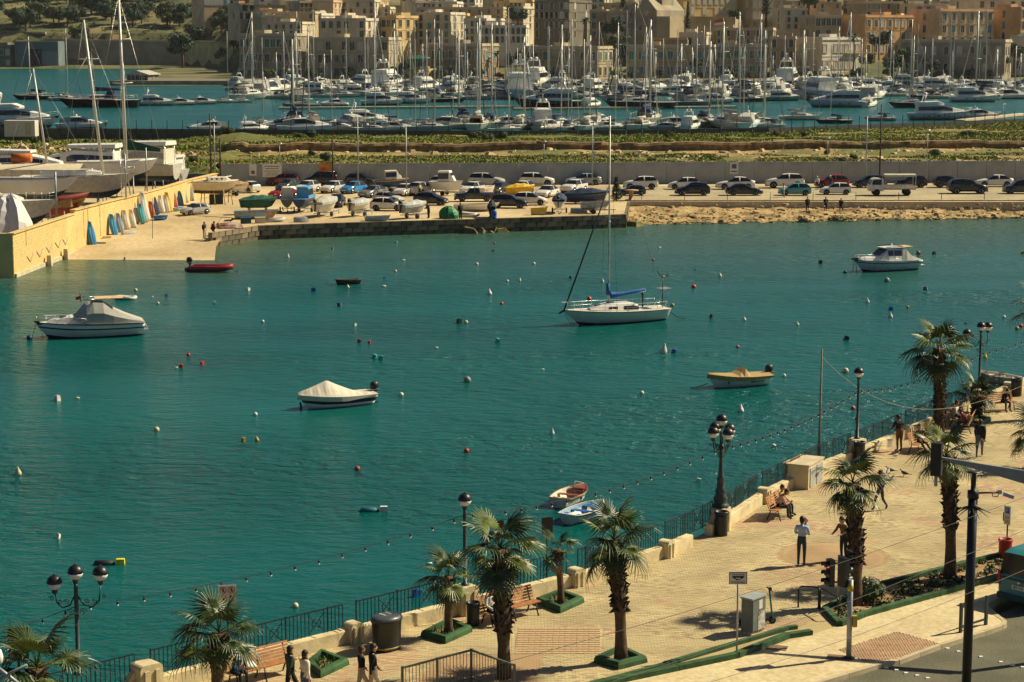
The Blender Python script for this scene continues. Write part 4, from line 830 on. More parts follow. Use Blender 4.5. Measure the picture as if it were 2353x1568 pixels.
person('man in a black jumper and brown trousers standing at the parapet', pz(2066, 1037), face(-.4, 1), 'lean', (.012, .011, .012), (.14, .06, .025), H=1.74, coat=1.3)
person('man in a long dark coat and jeans walking away near the right edge', pz(2250, 1052), face(.3, 1), 'walk', (.012, .016, .02), (.06, .09, .12), H=1.8, coat=1.6)
def on_bench(i, x, **k):
 b, p, rz = BEN[i]; d = Vector((cos(rz), sin(rz), 0)); n = Vector((-sin(rz), cos(rz), 0)); return p + d * x + n * .02, rz
q, rz = on_bench(2, -.2); person('person in a pink shirt bent over on the couple bench', q, rz + .25, 'sitfwd', (.5, .3, .24), (.015, .014, .016), H=1.74)
q, rz = on_bench(2, .42); person('person in a yellow top sitting at the right end of the couple bench', q, rz - .1, 'sit', (.55, .38, .03), (.014, .014, .016), H=1.66, sleeve=False)
q, rz = on_bench(3, -.1); person('man in dark clothes reclining on the bench with legs stretched out', q, rz - .75, 'sitback', (.014, .02, .024), (.012, .012, .014), H=1.74)
q, rz = on_bench(4, -.65); person('man in a white shirt sitting at the left end of the far bench', q, rz, 'sit', (.7, .68, .62), (.02, .025, .04), H=1.74)
q, rz = on_bench(5, .4); person('person in dark red sitting low on the far bench behind the palm crown', q, rz, 'sitfwd', (.16, .02, .02), (.014, .014, .018), H=1.65)
person('woman in a dark green jumper walking left of the woman in white', pz(668, 1612), face(.8, .55), 'walk', (.035, .06, .045), (.012, .012, .014), H=1.7, hair=HAIRD, coat=1.05)
person('woman in a white hoodie pointing ahead while walking', pz(702, 1622), face(.75, .6), 'point', (.66, .58, .45), (.06, .1, .16), H=1.68, coat=1.2, longhair=False)
person('woman in a black top and pale trousers walking beside the man in black', pz(831, 1608), face(.9, .35), 'walk', (.014, .012, .012), (.4, .34, .25), H=1.64, sleeve=False, hair=mat('auburn_hair', (.06, .025, .012), .6))
person('man in a black jumper and cream trousers walking in front of the big bin', pz(858, 1612), face(.9, .3), 'walk', (.01, .01, .011), (.5, .42, .3), H=1.76, coat=1.15)
q, rz = on_bench(0, -.95); person('person in blue sitting on the left bench under the bushy palm', q, rz + .1, 'sitfwd', (.015, .05, .14), (.012, .014, .02), H=1.72)
q, rz = on_bench(0, -.45); tag(MB().loft([[(-.25, -.15, .5), (.25, -.15, .5), (.27, .1, .5), (-.27, .1, .5)], [(-.2, -.12, .6), (.22, -.1, .62), (.2, .08, .64), (-.2, .06, .6)], [(-.1, -.05, .66), (.1, -.06, .7), (.1, .04, .7), (-.1, .03, .66)]]).build('white_jacket', cloth((.62, .6, .55)), None, q, rz), 'crumpled white jacket lying on the left bench', 'jacket')
q, rz = on_bench(1, -.85); person('person in white sitting behind the thick palm at the bench end', q, rz, 'sit', (.6, .58, .52), (.02, .02, .03), H=1.7)
q, rz = on_bench(6, .4); person('person in dark clothes sitting on the farthest bench at the right edge', q, rz, 'sitfwd', (.012, .012, .013), (.02, .02, .022), H=1.72)
# pigeons on the paving
PG = mat('pigeon_grey', (.035, .035, .04), .7, var=.3, scale=20)
def pigeon(p, rz, lab, m=PG, g='pigeons on the promenade', s=1.):
 r = emp('pigeon', lab, 'bird', p, rz, g, s)
 MB().loft([[(x, q * .5 * cos(a * pi / 4), .15 + z + q * .5 * sin(a * pi / 4)) for a in range(8)] for x, z, q in ((-.2, -.02, .02), (-.14, -.01, .06), (-.04, 0, .13), (.06, .02, .14), (.12, .06, .09), (.14, .11, .06), (.17, .13, .055), (.2, .125, .02), (.225, .115, .006))]).build('body', m, r)
 MB().tube([(.02, -.03, .1), (.03, -.03, 0)], .008, 4).tube([(.02, .03, .1), (.03, .03, 0)], .008, 4).build('legs', cloth((.3, .08, .06)), r); MB().box((-.24, 0, .125), (.12, .06, .012)).build('tail', m, r)
for u, v, rz, lab in ((2043, 1111, .3, 'dark pigeon on the paving right of the woman with a hat'), (2078, 1096, 2.6, 'pigeon pecking farther right of the woman with a hat'), (2162, 1107, 2.2, 'pigeon on the paving between the two bed palms'), (2046, 1089, 3., 'pigeon standing nearest the rough palm crown, upper of the pair'), (2342, 1044, .5, 'pigeon at the right edge under the palm fan')): pigeon(P(u, v, PRO), rz, lab, s=1.15)
pigeon(P(2040, 1094, PRO), 1.2, 'pale grey pigeon with spread wings near the woman with a hat', mat('pale_pigeon', (.3, .3, .3), .7), s=1.2); pigeon(P(2058, 1054, PRO), .4, 'whitish pigeon at the feet of the man in the black jumper', mat('white_pigeon', (.5, .48, .42), .7))
# ------------------------------------------------------------------ boat kit (bow towards +X, water line at z = 0)
def hull(L, B, hb, hs, draft=.3, stern=.85, rake=.13, n=14, open_=False, floor=None, full=.45, band=(.8, .9), inner=3, tum=1.):
 mb = MB(); S = [0, .1, .28, .5, band[0], band[1], 1.0]; rings = []; shp = []
 for i in range(n + 1):
  t = i / n; b = B / 2 * (stern + (1 - stern) * sin(pi / 2 * min(1, t / .42))) if t < .42 else B / 2 * max(.015, 1 - ((t - .42) / .58) ** 2.2)
  zs = hs + (hb - hs) * t ** 1.9 - .04 * hs * sin(pi * t); zk = -draft * (1 - .25 * (1 - t)) * (1 - max(0, t - .72) / .28 * .75) if t > .1 else -draft * .7; p = full + (.95 - full) * max(0, (t - .45) / .55) ** 1.5
  ring = []
  for s in S:
   x = -L / 2 + L * t - rake * L * (1 - s) ** 1.1 * t ** 5 + .03 * L * (1 - s) * (1 - t) ** 6; y = b * (s ** p) * (1 if s < .9 else tum); ring.append((x, y, zk + (zs - zk) * s))
  rings.append([(x, -y, z) for x, y, z in reversed(ring)] + ring[1:]); shp.append((x, b, zs))
 ms = [1, 2, 1, 1, 0, 0, 0, 0, 1, 1, 2, 1]
 o = len(mb.v); k = len(rings[0])
 for r in rings: mb.v += r
 for i in range(n):
  for j in range(k - 1): a = o + i * k + j; mb.f.append((a, a + 1, a + 1 + k, a + k)); mb.m.append(ms[j]); mb.s.append(True)
 mb.f.append(tuple(o + j for j in range(k))[::-1]); mb.m.append(1); mb.s.append(False)
 if not open_:
  o2 = len(mb.v); mb.v += [(x, s * b * .97, z - .02 * hs) for x, b, z in shp for s in (-1, 1)]
  for i in range(n): a = o2 + 2 * i; mb.f.append((a, a + 2, a + 3, a + 1)); mb.m.append(3); mb.s.append(False)
  for i in range(n):
   for sg in (0, 1):
    a = o + i * k + (0 if sg == 0 else k - 1); c = o2 + 2 * i + sg; mb.f.append((a, a + k, c + 2, c) if sg == 0 else (a, c, c + 2, a + k)); mb.m.append(1); mb.s.append(False)
 else:
  fz = floor if floor is not None else .05; o2 = len(mb.v); R = []
  for i, (x, b, z) in enumerate(shp):
   bi = max(.01, b - .06); t = i / n; xi = x - .05 if i == n else x + (.06 if i == 0 else 0); bf = bi * (.78 if t < .8 else .4); xf = xi - (rake * L * .6 * t ** 5)
   R.append([(xi, -bi, z), (xf, -bf, max(fz, fz + .5 * (t - .75))), (xf, bf, max(fz, fz + .5 * (t - .75))), (xi, bi, z)])
  for r in R: mb.v += r
  for i in range(n):
   for j in range(3): a = o2 + i * 4 + j; mb.f.append((a, a + 4, a + 5, a + 1)); mb.m.append(inner); mb.s.append(False)
   for sg in (0, 1):
    a = o + i * k + (0 if sg == 0 else k - 1); c = o2 + 4 * i + (0 if sg == 0 else 3); mb.f.append((a, a + k, c + 4, c) if sg == 0 else (a, c, c + 4, a + k)); mb.m.append(4); mb.s.append(False)
  mb.f.append((o2, o2 + 1, o2 + 2, o2 + 3)); mb.m.append(inner); mb.s.append(False)
  mb.f.append((o, o2, o2 + 3, o + k - 1)); mb.m.append(4); mb.s.append(False)
 mb.sheer = shp; return mb
def sheer_at(mb, t):
 n = len(mb.sheer) - 1; i = min(n - 1, int(t * n)); f = t * n - i; a, b = mb.sheer[i], mb.sheer[i + 1]; return tuple(lerp(p, q, f) for p, q in zip(a, b))
def house(mb, st, m=0, sm=False, crown=.04, mats=None):
 return mb.loft([[(x, -a, z0), (x, -b, z1 - .03), (x, -b * .75, z1 + crown), (x, b * .75, z1 + crown), (x, b, z1 - .03), (x, a, z0)] for x, z0, z1, a, b in st], m, sm, mats=mats)
def band_glass(st, zf0, zf1, off=.015):
 mb = MB()
 for sg in (-1, 1):
  for (x, z0, z1, a, b), (x2, y0, y1, a2, b2) in zip(st[:-1], st[1:]):
   q = []
   for X, Z0, Z1, A, B_, f in ((x, z0, z1, a, b, zf0), (x2, y0, y1, a2, b2, zf0), (x2, y0, y1, a2, b2, zf1), (x, z0, z1, a, b, zf1)): q.append((X, sg * (lerp(A, B_, f) + off), lerp(Z0, Z1, f)))
   mb.add(q if sg < 0 else q[::-1], [(0, 1, 2, 3)])
 return mb
def outboard(r, x, z, s=1., m=BLACK, tilt=0.):
 o = MB().loft([[(x - .1 * s + q * .24 * s * cos(a * pi / 4), q * .16 * s * sin(a * pi / 4), z + h * s) for a in range(8)] for h, q in ((.1, .7), (.16, 1.), (.42, 1.05), (.55, .85), (.6, .4))]).box((x - .08 * s, 0, z - .22 * s), (.14 * s, .1 * s, .7 * s)).box((x - .14 * s, 0, z - .55 * s), (.3 * s, .05 * s, .22 * s)).build('outboard_motor', m, r)
 MB().box((x - .1 * s, 0, z + .2 * s), (.5 * s, .335 * s, .04 * s)).build('trim_band', STEEL, o); return o
def rail(r, mb, t0, t1, h=.45, n=7, name='guard_rail', m=STEEL, inset=.06, both=True):
 g = MB()
 for sg in (-1, 1):
  top = []
  for i in range(n):
   x, b, z = sheer_at(mb, lerp(t0, t1, i / (n - 1))); y = sg * max(.02, b - inset); top.append((x, y, z + h)); g.tube([(x, y, z - .02), (x, y, z + h)], .014, 4)
  g.tube(top, .016, 4); g.tube([(x, y, z - h * .48) for x, y, z in top], .008, 3)
 return g.build(name, m, r)
def heading(a, b): return atan2((a - b).y, (a - b).x)
# ---- 1: cabin cruiser at the left
bw, st = P(102.6, 777), P(311.5, 768); c = (bw + st) / 2; HD = heading(bw, st)
r = emp('cabin_cruiser', 'white cabin cruiser with a grey canvas cover and bimini at the left of the bay', 'boat', c, HD)
DKB = mat('dark_brown_stripe', (.02, .013, .012), .4, var=0)
h = hull(7.6, 2.7, 1.18, 1.0, .35, .88, .12, band=(.66, .74)); h.build('hull', [BOTTOM, WHITE, DKB, WHITE], r)
mb = MB()
for sg in (-1, 1): mb.tube([(x, sg * (b + .01), z - .03) for x, b, z in h.sheer], .035, 5)
mb.build('rubbing_strake', DKB, r)
st1 = [(-.2, 1.0, 1.12, 1.1, .95), (.6, 1.02, 1.55, 1.05, .82), (1.4, 1.05, 1.5, .85, .62), (2.4, 1.08, 1.35, .55, .38), (2.9, 1.12, 1.2, .3, .2)]
k_ = house(MB(), st1).build('fore_cabin', WHITE, r); MB().box((1.9, 0, 1.5), (.5, .4, .05), ry=.16).build('hatch', DARKG, k_)
for x, w in ((1.75, .42), (1.0, .75)): MB().add([(x - w / 2, -.93 + (.12 if x > 1.2 else 0), 1.14), (x + w / 2, -.8 + (.08 if x > 1.2 else -.05), 1.14), (x + w / 2 - .1, -.72 + (.05 if x > 1.2 else -.06), 1.38), (x - w / 2 + .12, -.84 + (.12 if x > 1.2 else 0), 1.42)], [(0, 1, 2, 3)]).build('window', DARKG, k_)
cv = MB(); cv.loft([[(x, -a, z0), (x, -a * .96, z0 + (z1 - z0) * .5), (x, -b, z1 - .04), (x, 0, z1 + .03), (x, b, z1 - .04), (x, a * .96, z0 + (z1 - z0) * .5), (x, a, z0)] for x, z0, z1, a, b in ((-3.72, 1.0, 1.1, 1.12, 1.05), (-2.6, 1.0, 1.55, 1.22, .85), (-1.6, 1.0, 2.05, 1.27, .75), (-.9, 1.02, 2.5, 1.27, .78), (-.2, 1.02, 2.55, 1.25, .78), (.3, 1.04, 2.35, 1.18, .7), (.9, 1.2, 1.7, 1.0, .6), (1.2, 1.3, 1.52, .8, .5))], sm=False)
cvo = cv.build('canvas_cover', CANVG, r)
MB().add([(-.95, -1.06, 1.75), (-.55, -1.04, 1.72), (-.75, -.83, 2.38), (-1.05, -.83, 2.38)], [(0, 1, 2, 3)]).add([(.0, -1.02, 1.95), (.5, -.98, 1.9), (.25, -.84, 2.25), (-.15, -.84, 2.3)], [(0, 1, 2, 3)]).build('window', DARKG, cvo)
MB().add([(-1.7, -.96, 1.72), (-2.35, -1.06, 1.35), (-2.2, -1.02, 1.5), (-1.75, -.9, 1.9)], [(0, 1, 2, 3)]).build('window', WHITE, cvo)
rf = MB().box((-1.35, 0, 2.74), (2.0, 1.5, .05)).build('bimini_roof', mat('orange_beige_canvas', (.55, .38, .2), .8), r); MB().tube([(.55, -.75, 2.72), (-.35, -.75, 2.74)], .03, 5).tube([(.55, .75, 2.72), (-.35, .75, 2.74)], .03, 5).tube([(.55, -.75, 2.72), (.55, .75, 2.72)], .03, 5).tube([(.2, -.7, 2.66), (.2, .7, 2.66)], .02, 4).tube([(-.1, -.7, 2.66), (-.1, .7, 2.66)], .02, 4).build('roof_frame', STEEL, r)
MB().tube([(.6, 0, 2.5), (.62, 0, 3.2)], .035, 5).build('flag_pole', BLACK, r); MB().loft([[(.6, .0, 2.95), (.6, 0, 2.72)], [(.78, .03, 2.9), (.78, .05, 2.66)], [(.95, 0, 2.85), (.95, 0, 2.62)]], closed=False, cap=False).build('flag', mat('red_white_flag', (.5, .06, .05), .8), r)
rail(r, h, .55, .99, .42, 6); outb = MB().box((-3.95, 0, .35), (.35, 1.0, .05)).tube([(-3.8, .3, .9), (-4.1, .3, .4)], .02, 4).build('stern_platform', STEEL, r)
MB().box((3.72, 0, 1.2), (.4, .18, .08)).build('anchor', BLACKM, r)
tag(MB().tube([(3.75, 0, 1.15), (3.9, .05, .6), (4.1, .1, .02)], .02, 5).tube([(3.7, .1, 1.0), (3.4, .0, .5), (3.3, 0, 0)], .02, 5).build('mooring_rope', DROPE, r), None)
C1 = c
# ---- 2: speedboat under a peaked cover
bw, st = P(698, 940.5), P(843, 926); c = (bw + st) / 2; HD = heading(bw, st)
r = emp('covered_speedboat', 'black and white speedboat under a peaked pale canvas cover in the middle of the bay', 'boat', c, HD)
h = hull(4.7, 1.9, .82, .62, .25, .88, .14, band=(.5, .8)); h.build('hull', [WHITE, WHITE, BLACK, WHITE], r)
rings = []
for i in range(31):
 t = i / 30; x, b, z = sheer_at(h, t); hgt = .1 + .8 * max(0, 1 - abs(t - .62) / .45) ** 1.15; lo = .24 if t > .45 else .24 * max(.15, t / .45)
 rings.append([(x + (.05 if i == 30 else 0), -b - .03, z - lo), (x, -b - .04, z + .04), (x, -b * .55, z + hgt * .5 + .022 * sin(i * 1.7)), (x, 0, z + hgt), (x, b * .55, z + hgt * .5 + .022 * cos(i * 1.9)), (x, b + .04, z + .04), (x, b + .03, z - lo)])
MB().loft(rings, sm=False).build('canvas_cover', mat('pale_boat_cover', (.56, .5, .4), .8, var=.06, bump=.1), r); outboard(r, -2.4, .55, 1.15)
MB().tube([(2.2, -.05, .4), (2.15, -.06, .1), (2.2, -.06, -.1)], .06, 6).build('mooring_rope', DROPE, r)
C2 = c
# ---- 3: sailing yacht in the bay
bw, st = P(1324.5, 747), P(1519, 734); c = (bw + st) / 2 + (bw - st).normalized() * .35; HD = heading(bw, st)
r = emp('sailing_yacht', 'white sailing yacht with a blue boom cover and wind generator moored in the bay', 'sailing boat', c, HD)
YH = mat('yacht_white_green', (.66, .66, .56), .3, var=.04)
h = hull(8.6, 2.75, 1.2, .95, .3, .7, .16, n=18, band=(.93, .96)); h.build('hull', [BOTTOM, YH, NAVY, CREAM], r)
stc = [(-1.6, .95, 1.3, .85, .7), (-1.2, .95, 1.42, .88, .72), (.6, 1.0, 1.42, .8, .62), (1.5, 1.05, 1.3, .62, .45), (2.2, 1.1, 1.16, .4, .3)]
k_ = house(MB(), stc, sm=False, crown=.08).build('cabin_trunk', WHITE, r); g = band_glass([stc[0], stc[1], (-.35, .97, 1.42, .84, .68)], .2, .75, .02).build('window', DARKG, k_); band_glass([(.15, .98, 1.42, .82, .64), (.85, 1.01, 1.4, .75, .57)], .3, .7, .02).build('window', DARKG, k_)
MB().box((.4, 0, 1.53), (.5, .5, .05)).box((1.5, 0, 1.42), (.4, .4, .05), ry=.15).build('hatch', mat('smoked_hatch', (.1, .1, .09), .3), k_)
mp = W(1398, 693, c.y); mt = W(1397, 266, c.y); Hm = mt.z - 1.0
m_ = MB().tube([(.55, 0, .9), (.55, 0, Hm + 1)], [.075, .06], 8).build('mast', ALU, r)
MB().tube([(.55, -.75, Hm * .55), (.55, .75, Hm * .55)], .025, 5).tube([(.55, 0, 7.5), (.55, .0, 7.65)], .09, 6).build('spreader', ALU, m_)
MB().tube([(4.25, 0, 1.15), (.62, 0, 10.2)], [.075, .05], 6).build('furled_sail', NAVY, r)
rg = MB()
for sg in (-1, 1): rg.tube([(.5, sg * 1.3, 1.05), (.55, sg * .75, Hm * .55), (.55, 0, Hm + .9)], .009, 3)
rg.tube([(-4.2, 0, 1.0), (.55, 0, Hm + 1)], .009, 3); rg.build('rigging', DROPE, r)
bm = MB().tube([(.45, 0, 1.95), (-2.55, 0, 2.25)], .05, 6).build('boom', ALU, r)
MB().loft([[(x, q * .8 * cos(a * pi / 4), z + q * sin(a * pi / 4)) for a in range(8)] for x, z, q in ((.75, 2.6, .05), (.6, 2.5, .16), (.35, 2.05, .24), (-.4, 2.1, .17), (-1.5, 2.22, .14), (-2.5, 2.34, .11), (-2.6, 2.34, .03))]).build('sail_cover', CANVB, r); MB().tube([(.62, 0, 2.1), (.62, 0, 3.0)], .14, 8).build('sail_cover', CANVB, r)
rail(r, h, .05, .97, .55, 10); MB().box((4.25, 0, 1.75), (.5, .3, .04)).build('pulpit_seat', WHITE, r)
MB().tube([(-3.7, .6, 1.0), (-3.7, .6, 3.3)], .03, 6).build('generator_pole', BLACKM, r)
mb = MB().ball((-3.7, .6, 3.35), (.2, .07, .07), 8, 5)
for k in range(3): a = k * 2.09 + .4; mb.loft([[(-3.5, .6 + cos(a) * q - .05 * w * sin(a), 3.35 + sin(a) * q + .05 * w * cos(a)), (-3.53, .6 + cos(a) * q + .05 * w * sin(a), 3.35 + sin(a) * q - .05 * w * cos(a))] for q, w in ((.05, .6), (.3, 1.), (.62, .3))], closed=False, cap=False)
mb.add([(-3.85, .6, 3.35), (-4.2, .6, 3.55), (-4.2, .6, 3.3)], [(0, 1, 2)]); mb.build('wind_generator', mat('grey_blades', (.2, .2, .19), .5), r)
MB().box((-4.15, 0, 2.35), (.8, 1.2, .04), ry=.08).build('solar_panel', mat('solar_panel', (.25, .24, .2), .3), r); MB().tube([(-4.0, -.5, 1.0), (-4.3, -.5, 2.35)], .02, 5).tube([(-4.0, .5, 1.0), (-4.3, .5, 2.35)], .02, 5).tube([(-3.6, -.5, 1.0), (-4.3, -.5, 2.2)], .02, 5).build('stern_arch', STEEL, r)
MB().tube([(-2.55, -.4, .95), (-2.55, -.4, 2.35)], .06, 6).ball((-2.55, -.4, 1.95), .14, 8, 5).build('outboard_on_rail', BLACK, r); MB().tube([(4.3, 0, 1.1), (4.0, .1, .5), (3.6, .1, -.05)], .018, 4).tube([(4.25, .1, 1.1), (3.7, .15, .4), (3.4, .15, -.05)], .018, 4).build('anchor_rope', DROPE, r)
MB().box((4.45, 0, 1.05), (.45, .14, .1), ry=.5).build('anchor', BLACKM, r); MB().tube([(-4.3, 0, .8), (-5.2, .3, .1), (-5.8, .5, .03)], .03, 5).build('stern_rope', DROPE, r)
C3 = c
# ---- 4: small cruiser at the right
bw, st = P(1965.5, 625.4), P(2106, 618); c = (bw + st) / 2 + (bw - st).normalized() * .1; HD = heading(bw, st)
r = emp('cabin_cruiser', 'pale blue hulled cruiser with a canvas rear at the right of the bay', 'boat', c, HD)
h = hull(6.7, 2.4, 1.15, .95, .3, .9, .15, band=(.78, .84)); h.build('hull', [BOTTOM, mat('pale_blue_gelcoat', (.42, .5, .5), .3), NAVY, WHITE], r)
s4 = [(-1.3, .95, 2.0, 1.0, .8), (.2, .98, 2.05, .98, .78), (1.1, 1.02, 1.35, .8, .6), (2.3, 1.06, 1.28, .5, .36), (2.7, 1.1, 1.18, .3, .2)]
k_ = house(MB(), s4).build('cabin', WHITE, r); band_glass([(-1.15, .95, 2.0, 1.0, .8), (-.35, .96, 2.04, 1., .8)], .42, .9, .02).build('window', DARKG, k_); band_glass([(-.25, .96, 2.04, 1., .8), (.28, .98, 2.02, .97, .77)], .42, .9, .02).build('window', DARKG, k_)
MB().add([(.32, -.72, 1.95), (.32, .72, 1.95), (1.05, .6, 1.42), (1.05, -.6, 1.42)], [(0, 3, 2, 1)]).build('windscreen', DARKG, k_).location = (.03, 0, .06)
MB().box((-.5, 0, 2.13), (2.0, 1.7, .05)).build('roof', WHITE, r); MB().tube([(.5, -.8, 2.2), (-1.3, -.8, 2.25), (-1.3, .8, 2.25), (.5, .8, 2.2)], .03, 5).build('roof_rail', BLACKM, r); MB().box((-1.95, 0, 2.16), (1.1, 1.5, .03)).build('sun_awning', mat('orange_beige_canvas', (.55, .38, .2), .8), r)
MB().loft([[(x, -a, z0), (x, -b, z1), (x, 0, z1 + .04), (x, b, z1), (x, a, z0)] for x, z0, z1, a, b in ((-3.25, .93, 1.0, .95, .9), (-2.3, .93, 1.35, 1.08, .75), (-1.7, .94, 1.95, 1.05, .78), (-1.25, .95, 2.05, 1.02, .8))], sm=False).build('canvas_cover', CANVG, r)
rail(r, h, .35, .98, .4, 7); outboard(r, -3.4, 1.0, 1.1, mat('grey_outboard', (.05, .05, .055), .4)); MB().ball((-.6, 0, 2.35), .09, 8, 5).tube([(-.6, 0, 2.15), (-.6, 0, 2.45)], .02, 4).build('mast_light', WHITE, r); MB().box((3.25, 0, 1.2), (.5, .4, .18)).build('bow_roller', DKB, r)
MB().tube([(3.3, 0, 1.1), (3.1, 0, .5), (3.0, 0, -.05)], .03, 5).tube([(3.35, .1, 1.1), (3.5, .1, .3), (3.55, .1, .05)], .02, 5).build('mooring_rope', DROPE, r); MB().box((-3.5, 0, .42), (.5, 1.6, .06)).build('swim_platform', WHITE, r)
C4 = c
# ---- 5: tan covered boat
bw, st = P(1631, 892), P(1758, 882); c = (bw + st) / 2; HD = heading(bw, st)
r = emp('covered_motorboat', 'white motorboat under a tan cover lettered with its name, outboard raised, right of centre', 'boat', c, HD); TANC = mat('tan_boat_cover', (.36, .24, .09), .8, var=.1)
h = hull(4.2, 1.75, .85, .62, .22, .88, .13, band=(.9, .95)); h.build('hull', [WHITE, WHITE, WHITE, WHITE], r); rings = []
for i in range(15):
 t = i / 14; x, b, z = sheer_at(h, t); lo = .24 if t > .5 else .08 + .16 * t / .5; bump = .42 * max(0, 1 - abs(t - .44) / .07) ** .5 if abs(t - .44) < .07 else 0
 rings.append([(x + (.04 if i == 14 else 0), -b - .03, z - lo), (x, -b - .05, z + .03), (x, -b * .5, z + .1 + bump), (x, 0, z + .13 + bump * 1.05), (x, b * .5, z + .1 + bump), (x, b + .05, z + .03), (x, b + .03, z - lo)])
MB().loft(rings, sm=False).build('canvas_cover', TANC, r); x, b, z = sheer_at(h, .25)
text_mesh('Buccanier', .25, 'lettering', INK, r, (-1.0, .75, .34), (pi / 2 + .45, 0, pi), shear=.35); text_mesh('B', .3, 'emblem', INK, r, (.95, .6, .34), (pi / 2 + .5, 0, pi - .25))
outboard(r, -2.1, .5, 1.15); MB().tube([(2.1, 0, .3), (2.6, -.2, .08), (3.1, -.35, .02)], .03, 5).build('mooring_rope', DROPE, r)
C5 = c
# ---- 6: red and black inflatable
p0, p1 = P(440, 624), P(532, 626); c = (p0 + p1) / 2; HD = heading(p1, p0)
r = emp('inflatable_boat', 'red and black rigid inflatable with a black outboard near the slipway', 'boat', c, HD); REDT = mat('red_tube_fabric', (.3, .018, .022), .5)
for sg in (-1, 1): MB().tube([(-2.1, sg * .72, .34), (-1.8, sg * .75, .36), (.8, sg * .75, .4), (1.5, sg * .55, .48), (1.9, sg * .2, .56), (1.95, 0, .58)], [.06, .24, .25, .25, .24, .23], 10).build('tube', REDT, r)
for sg in (-1, 1): MB().tube([(-2.2, sg * .76, .24), (-1.8, sg * .79, .24), (.8, sg * .79, .3), (1.5, sg * .58, .38), (1.9, sg * .2, .46)], .21, 8).build('tube_underside', BLACK, r)
MB().box((-.2, 0, .2), (3.4, 1.1, .1)).build('floor', BLACK, r); MB().box((-.3, 0, .48), (.5, 1.0, .06)).build('seat', BLACK, r); outboard(r, -1.95, .62, 1.15); MB().tube([(1.95, -.2, .5), (2.2, -.25, .2), (2.35, -.25, .02)], .02, 4).build('mooring_rope', DROPE, r)
# ---- 7: small open boats
def rowboat(name, label, a, b, L, B, hb, hs, cols, thw=3, rz=None, **k):
 c = (a + b) / 2; r = emp(name, label, 'boat', c, heading(b, a) if rz is None else rz); h = hull(L, B, hb, hs, .14, k.pop('stern', .72), .1, open_=True, floor=k.pop('floor', .1), n=12, band=k.pop('band', (.82, .9)), full=.5)
 h.build('hull', cols, r); t = 0
 for i in range(thw): x, bb_, z = sheer_at(h, .18 + .27 * i); MB().box((x, 0, z - .13), (.26, bb_ * 1.8, .035)).build('thwart', cols[4], r)
 return r, h
DK = mat('dark_green_boat', (.015, .025, .024), .6); RB = mat('red_brown_paint', (.22, .055, .028), .55, var=.2); WB = mat('worn_white_paint', (.6, .54, .42), .6, var=.15, scale=4); BB = mat('bright_blue_paint', (.015, .11, .4), .5, var=.12); LB = mat('pale_blue_paint', (.22, .36, .45), .6, var=.1)
rowboat('rowing_boat', 'small dark open boat in the upper middle of the bay', P(822, 652), P(775, 655), 2.35, 1.0, .52, .42, [DK, DK, DK, DK, mat('tan_gunwale', (.25, .16, .09), .7)], 2)
r, h = rowboat('rowing_boat', 'small rowing boat with red gunwale and thwarts above the blue dinghy', P(1285, 1168), P(1341, 1139), 3.0, 1.4, .6, .5, [WB, WB, WB, WB, RB]); MB().tube([(1.45, .05, .6), (1.0, .25, .75), (.6, .2, .5)], .02, 5).build('rope_coil', ROPE, r)
MB().ball((-1.0, .2, .28), (.35, .35, .12), 8, 4).build('bundle', WB, r); x, b_, z = sheer_at(h, .9); MB().add([(x - .55, -.42, z - .05), (x - .55, .42, z - .05), (x + .2, .06, z), (x + .2, -.06, z)], [(0, 3, 2, 1)]).build('fore_deck', RB, r)
r, h = rowboat('rowing_boat', 'small blue and white rowing boat below the red one, behind the shaggy palm', P(1312, 1203), P(1378, 1178), 3.05, 1.4, .58, .48, [WB, WB, BB, LB, WB], 0)
for t in (.2, .45, .72): x, bb_, z = sheer_at(h, t); MB().box((x, 0, z - .13), (.3, bb_ * 1.8, .035)).build('thwart', BB, r)
MB().ball((-.9, .1, .3), (.5, .3, .1), 8, 4).build('bundle', mat('white_cloth', (.6, .6, .55), .9), r)
r, h = rowboat('rowing_boat', 'white rowing boat moored by the far railing at the right edge', P(2308, 886), P(2277, 872), 2.9, 1.35, .6, .5, [WB, WB, WB, WB, CREAM], 3, rz=2.3)
# ---- 8: grey white inflatable tender
p0 = P(289, 688); r = emp('inflatable_tender', 'small deflating white inflatable floating behind the left cruiser', 'boat', p0, -.05)
R = []
for i in range(25): a = 2 * pi * i / 24; R.append([(.78 * cos(a) * (1 + .03 * sin(5 * a)) + .16 * cos(a) * cos(q), .5 * sin(a) + .16 * sin(a) * cos(q), .14 + .15 * sin(q) + .03 * sin(3 * a)) for q in [2 * pi * j / 8 for j in range(8)]])
MB().loft(R, cap=False).build('tube', mat('dirty_white_rubber', (.5, .47, .4), .7, var=.15), r); MB().box((0, 0, .04), (1.4, .8, .04)).build('floor', mat('grey_floor', (.25, .24, .2), .9), r)
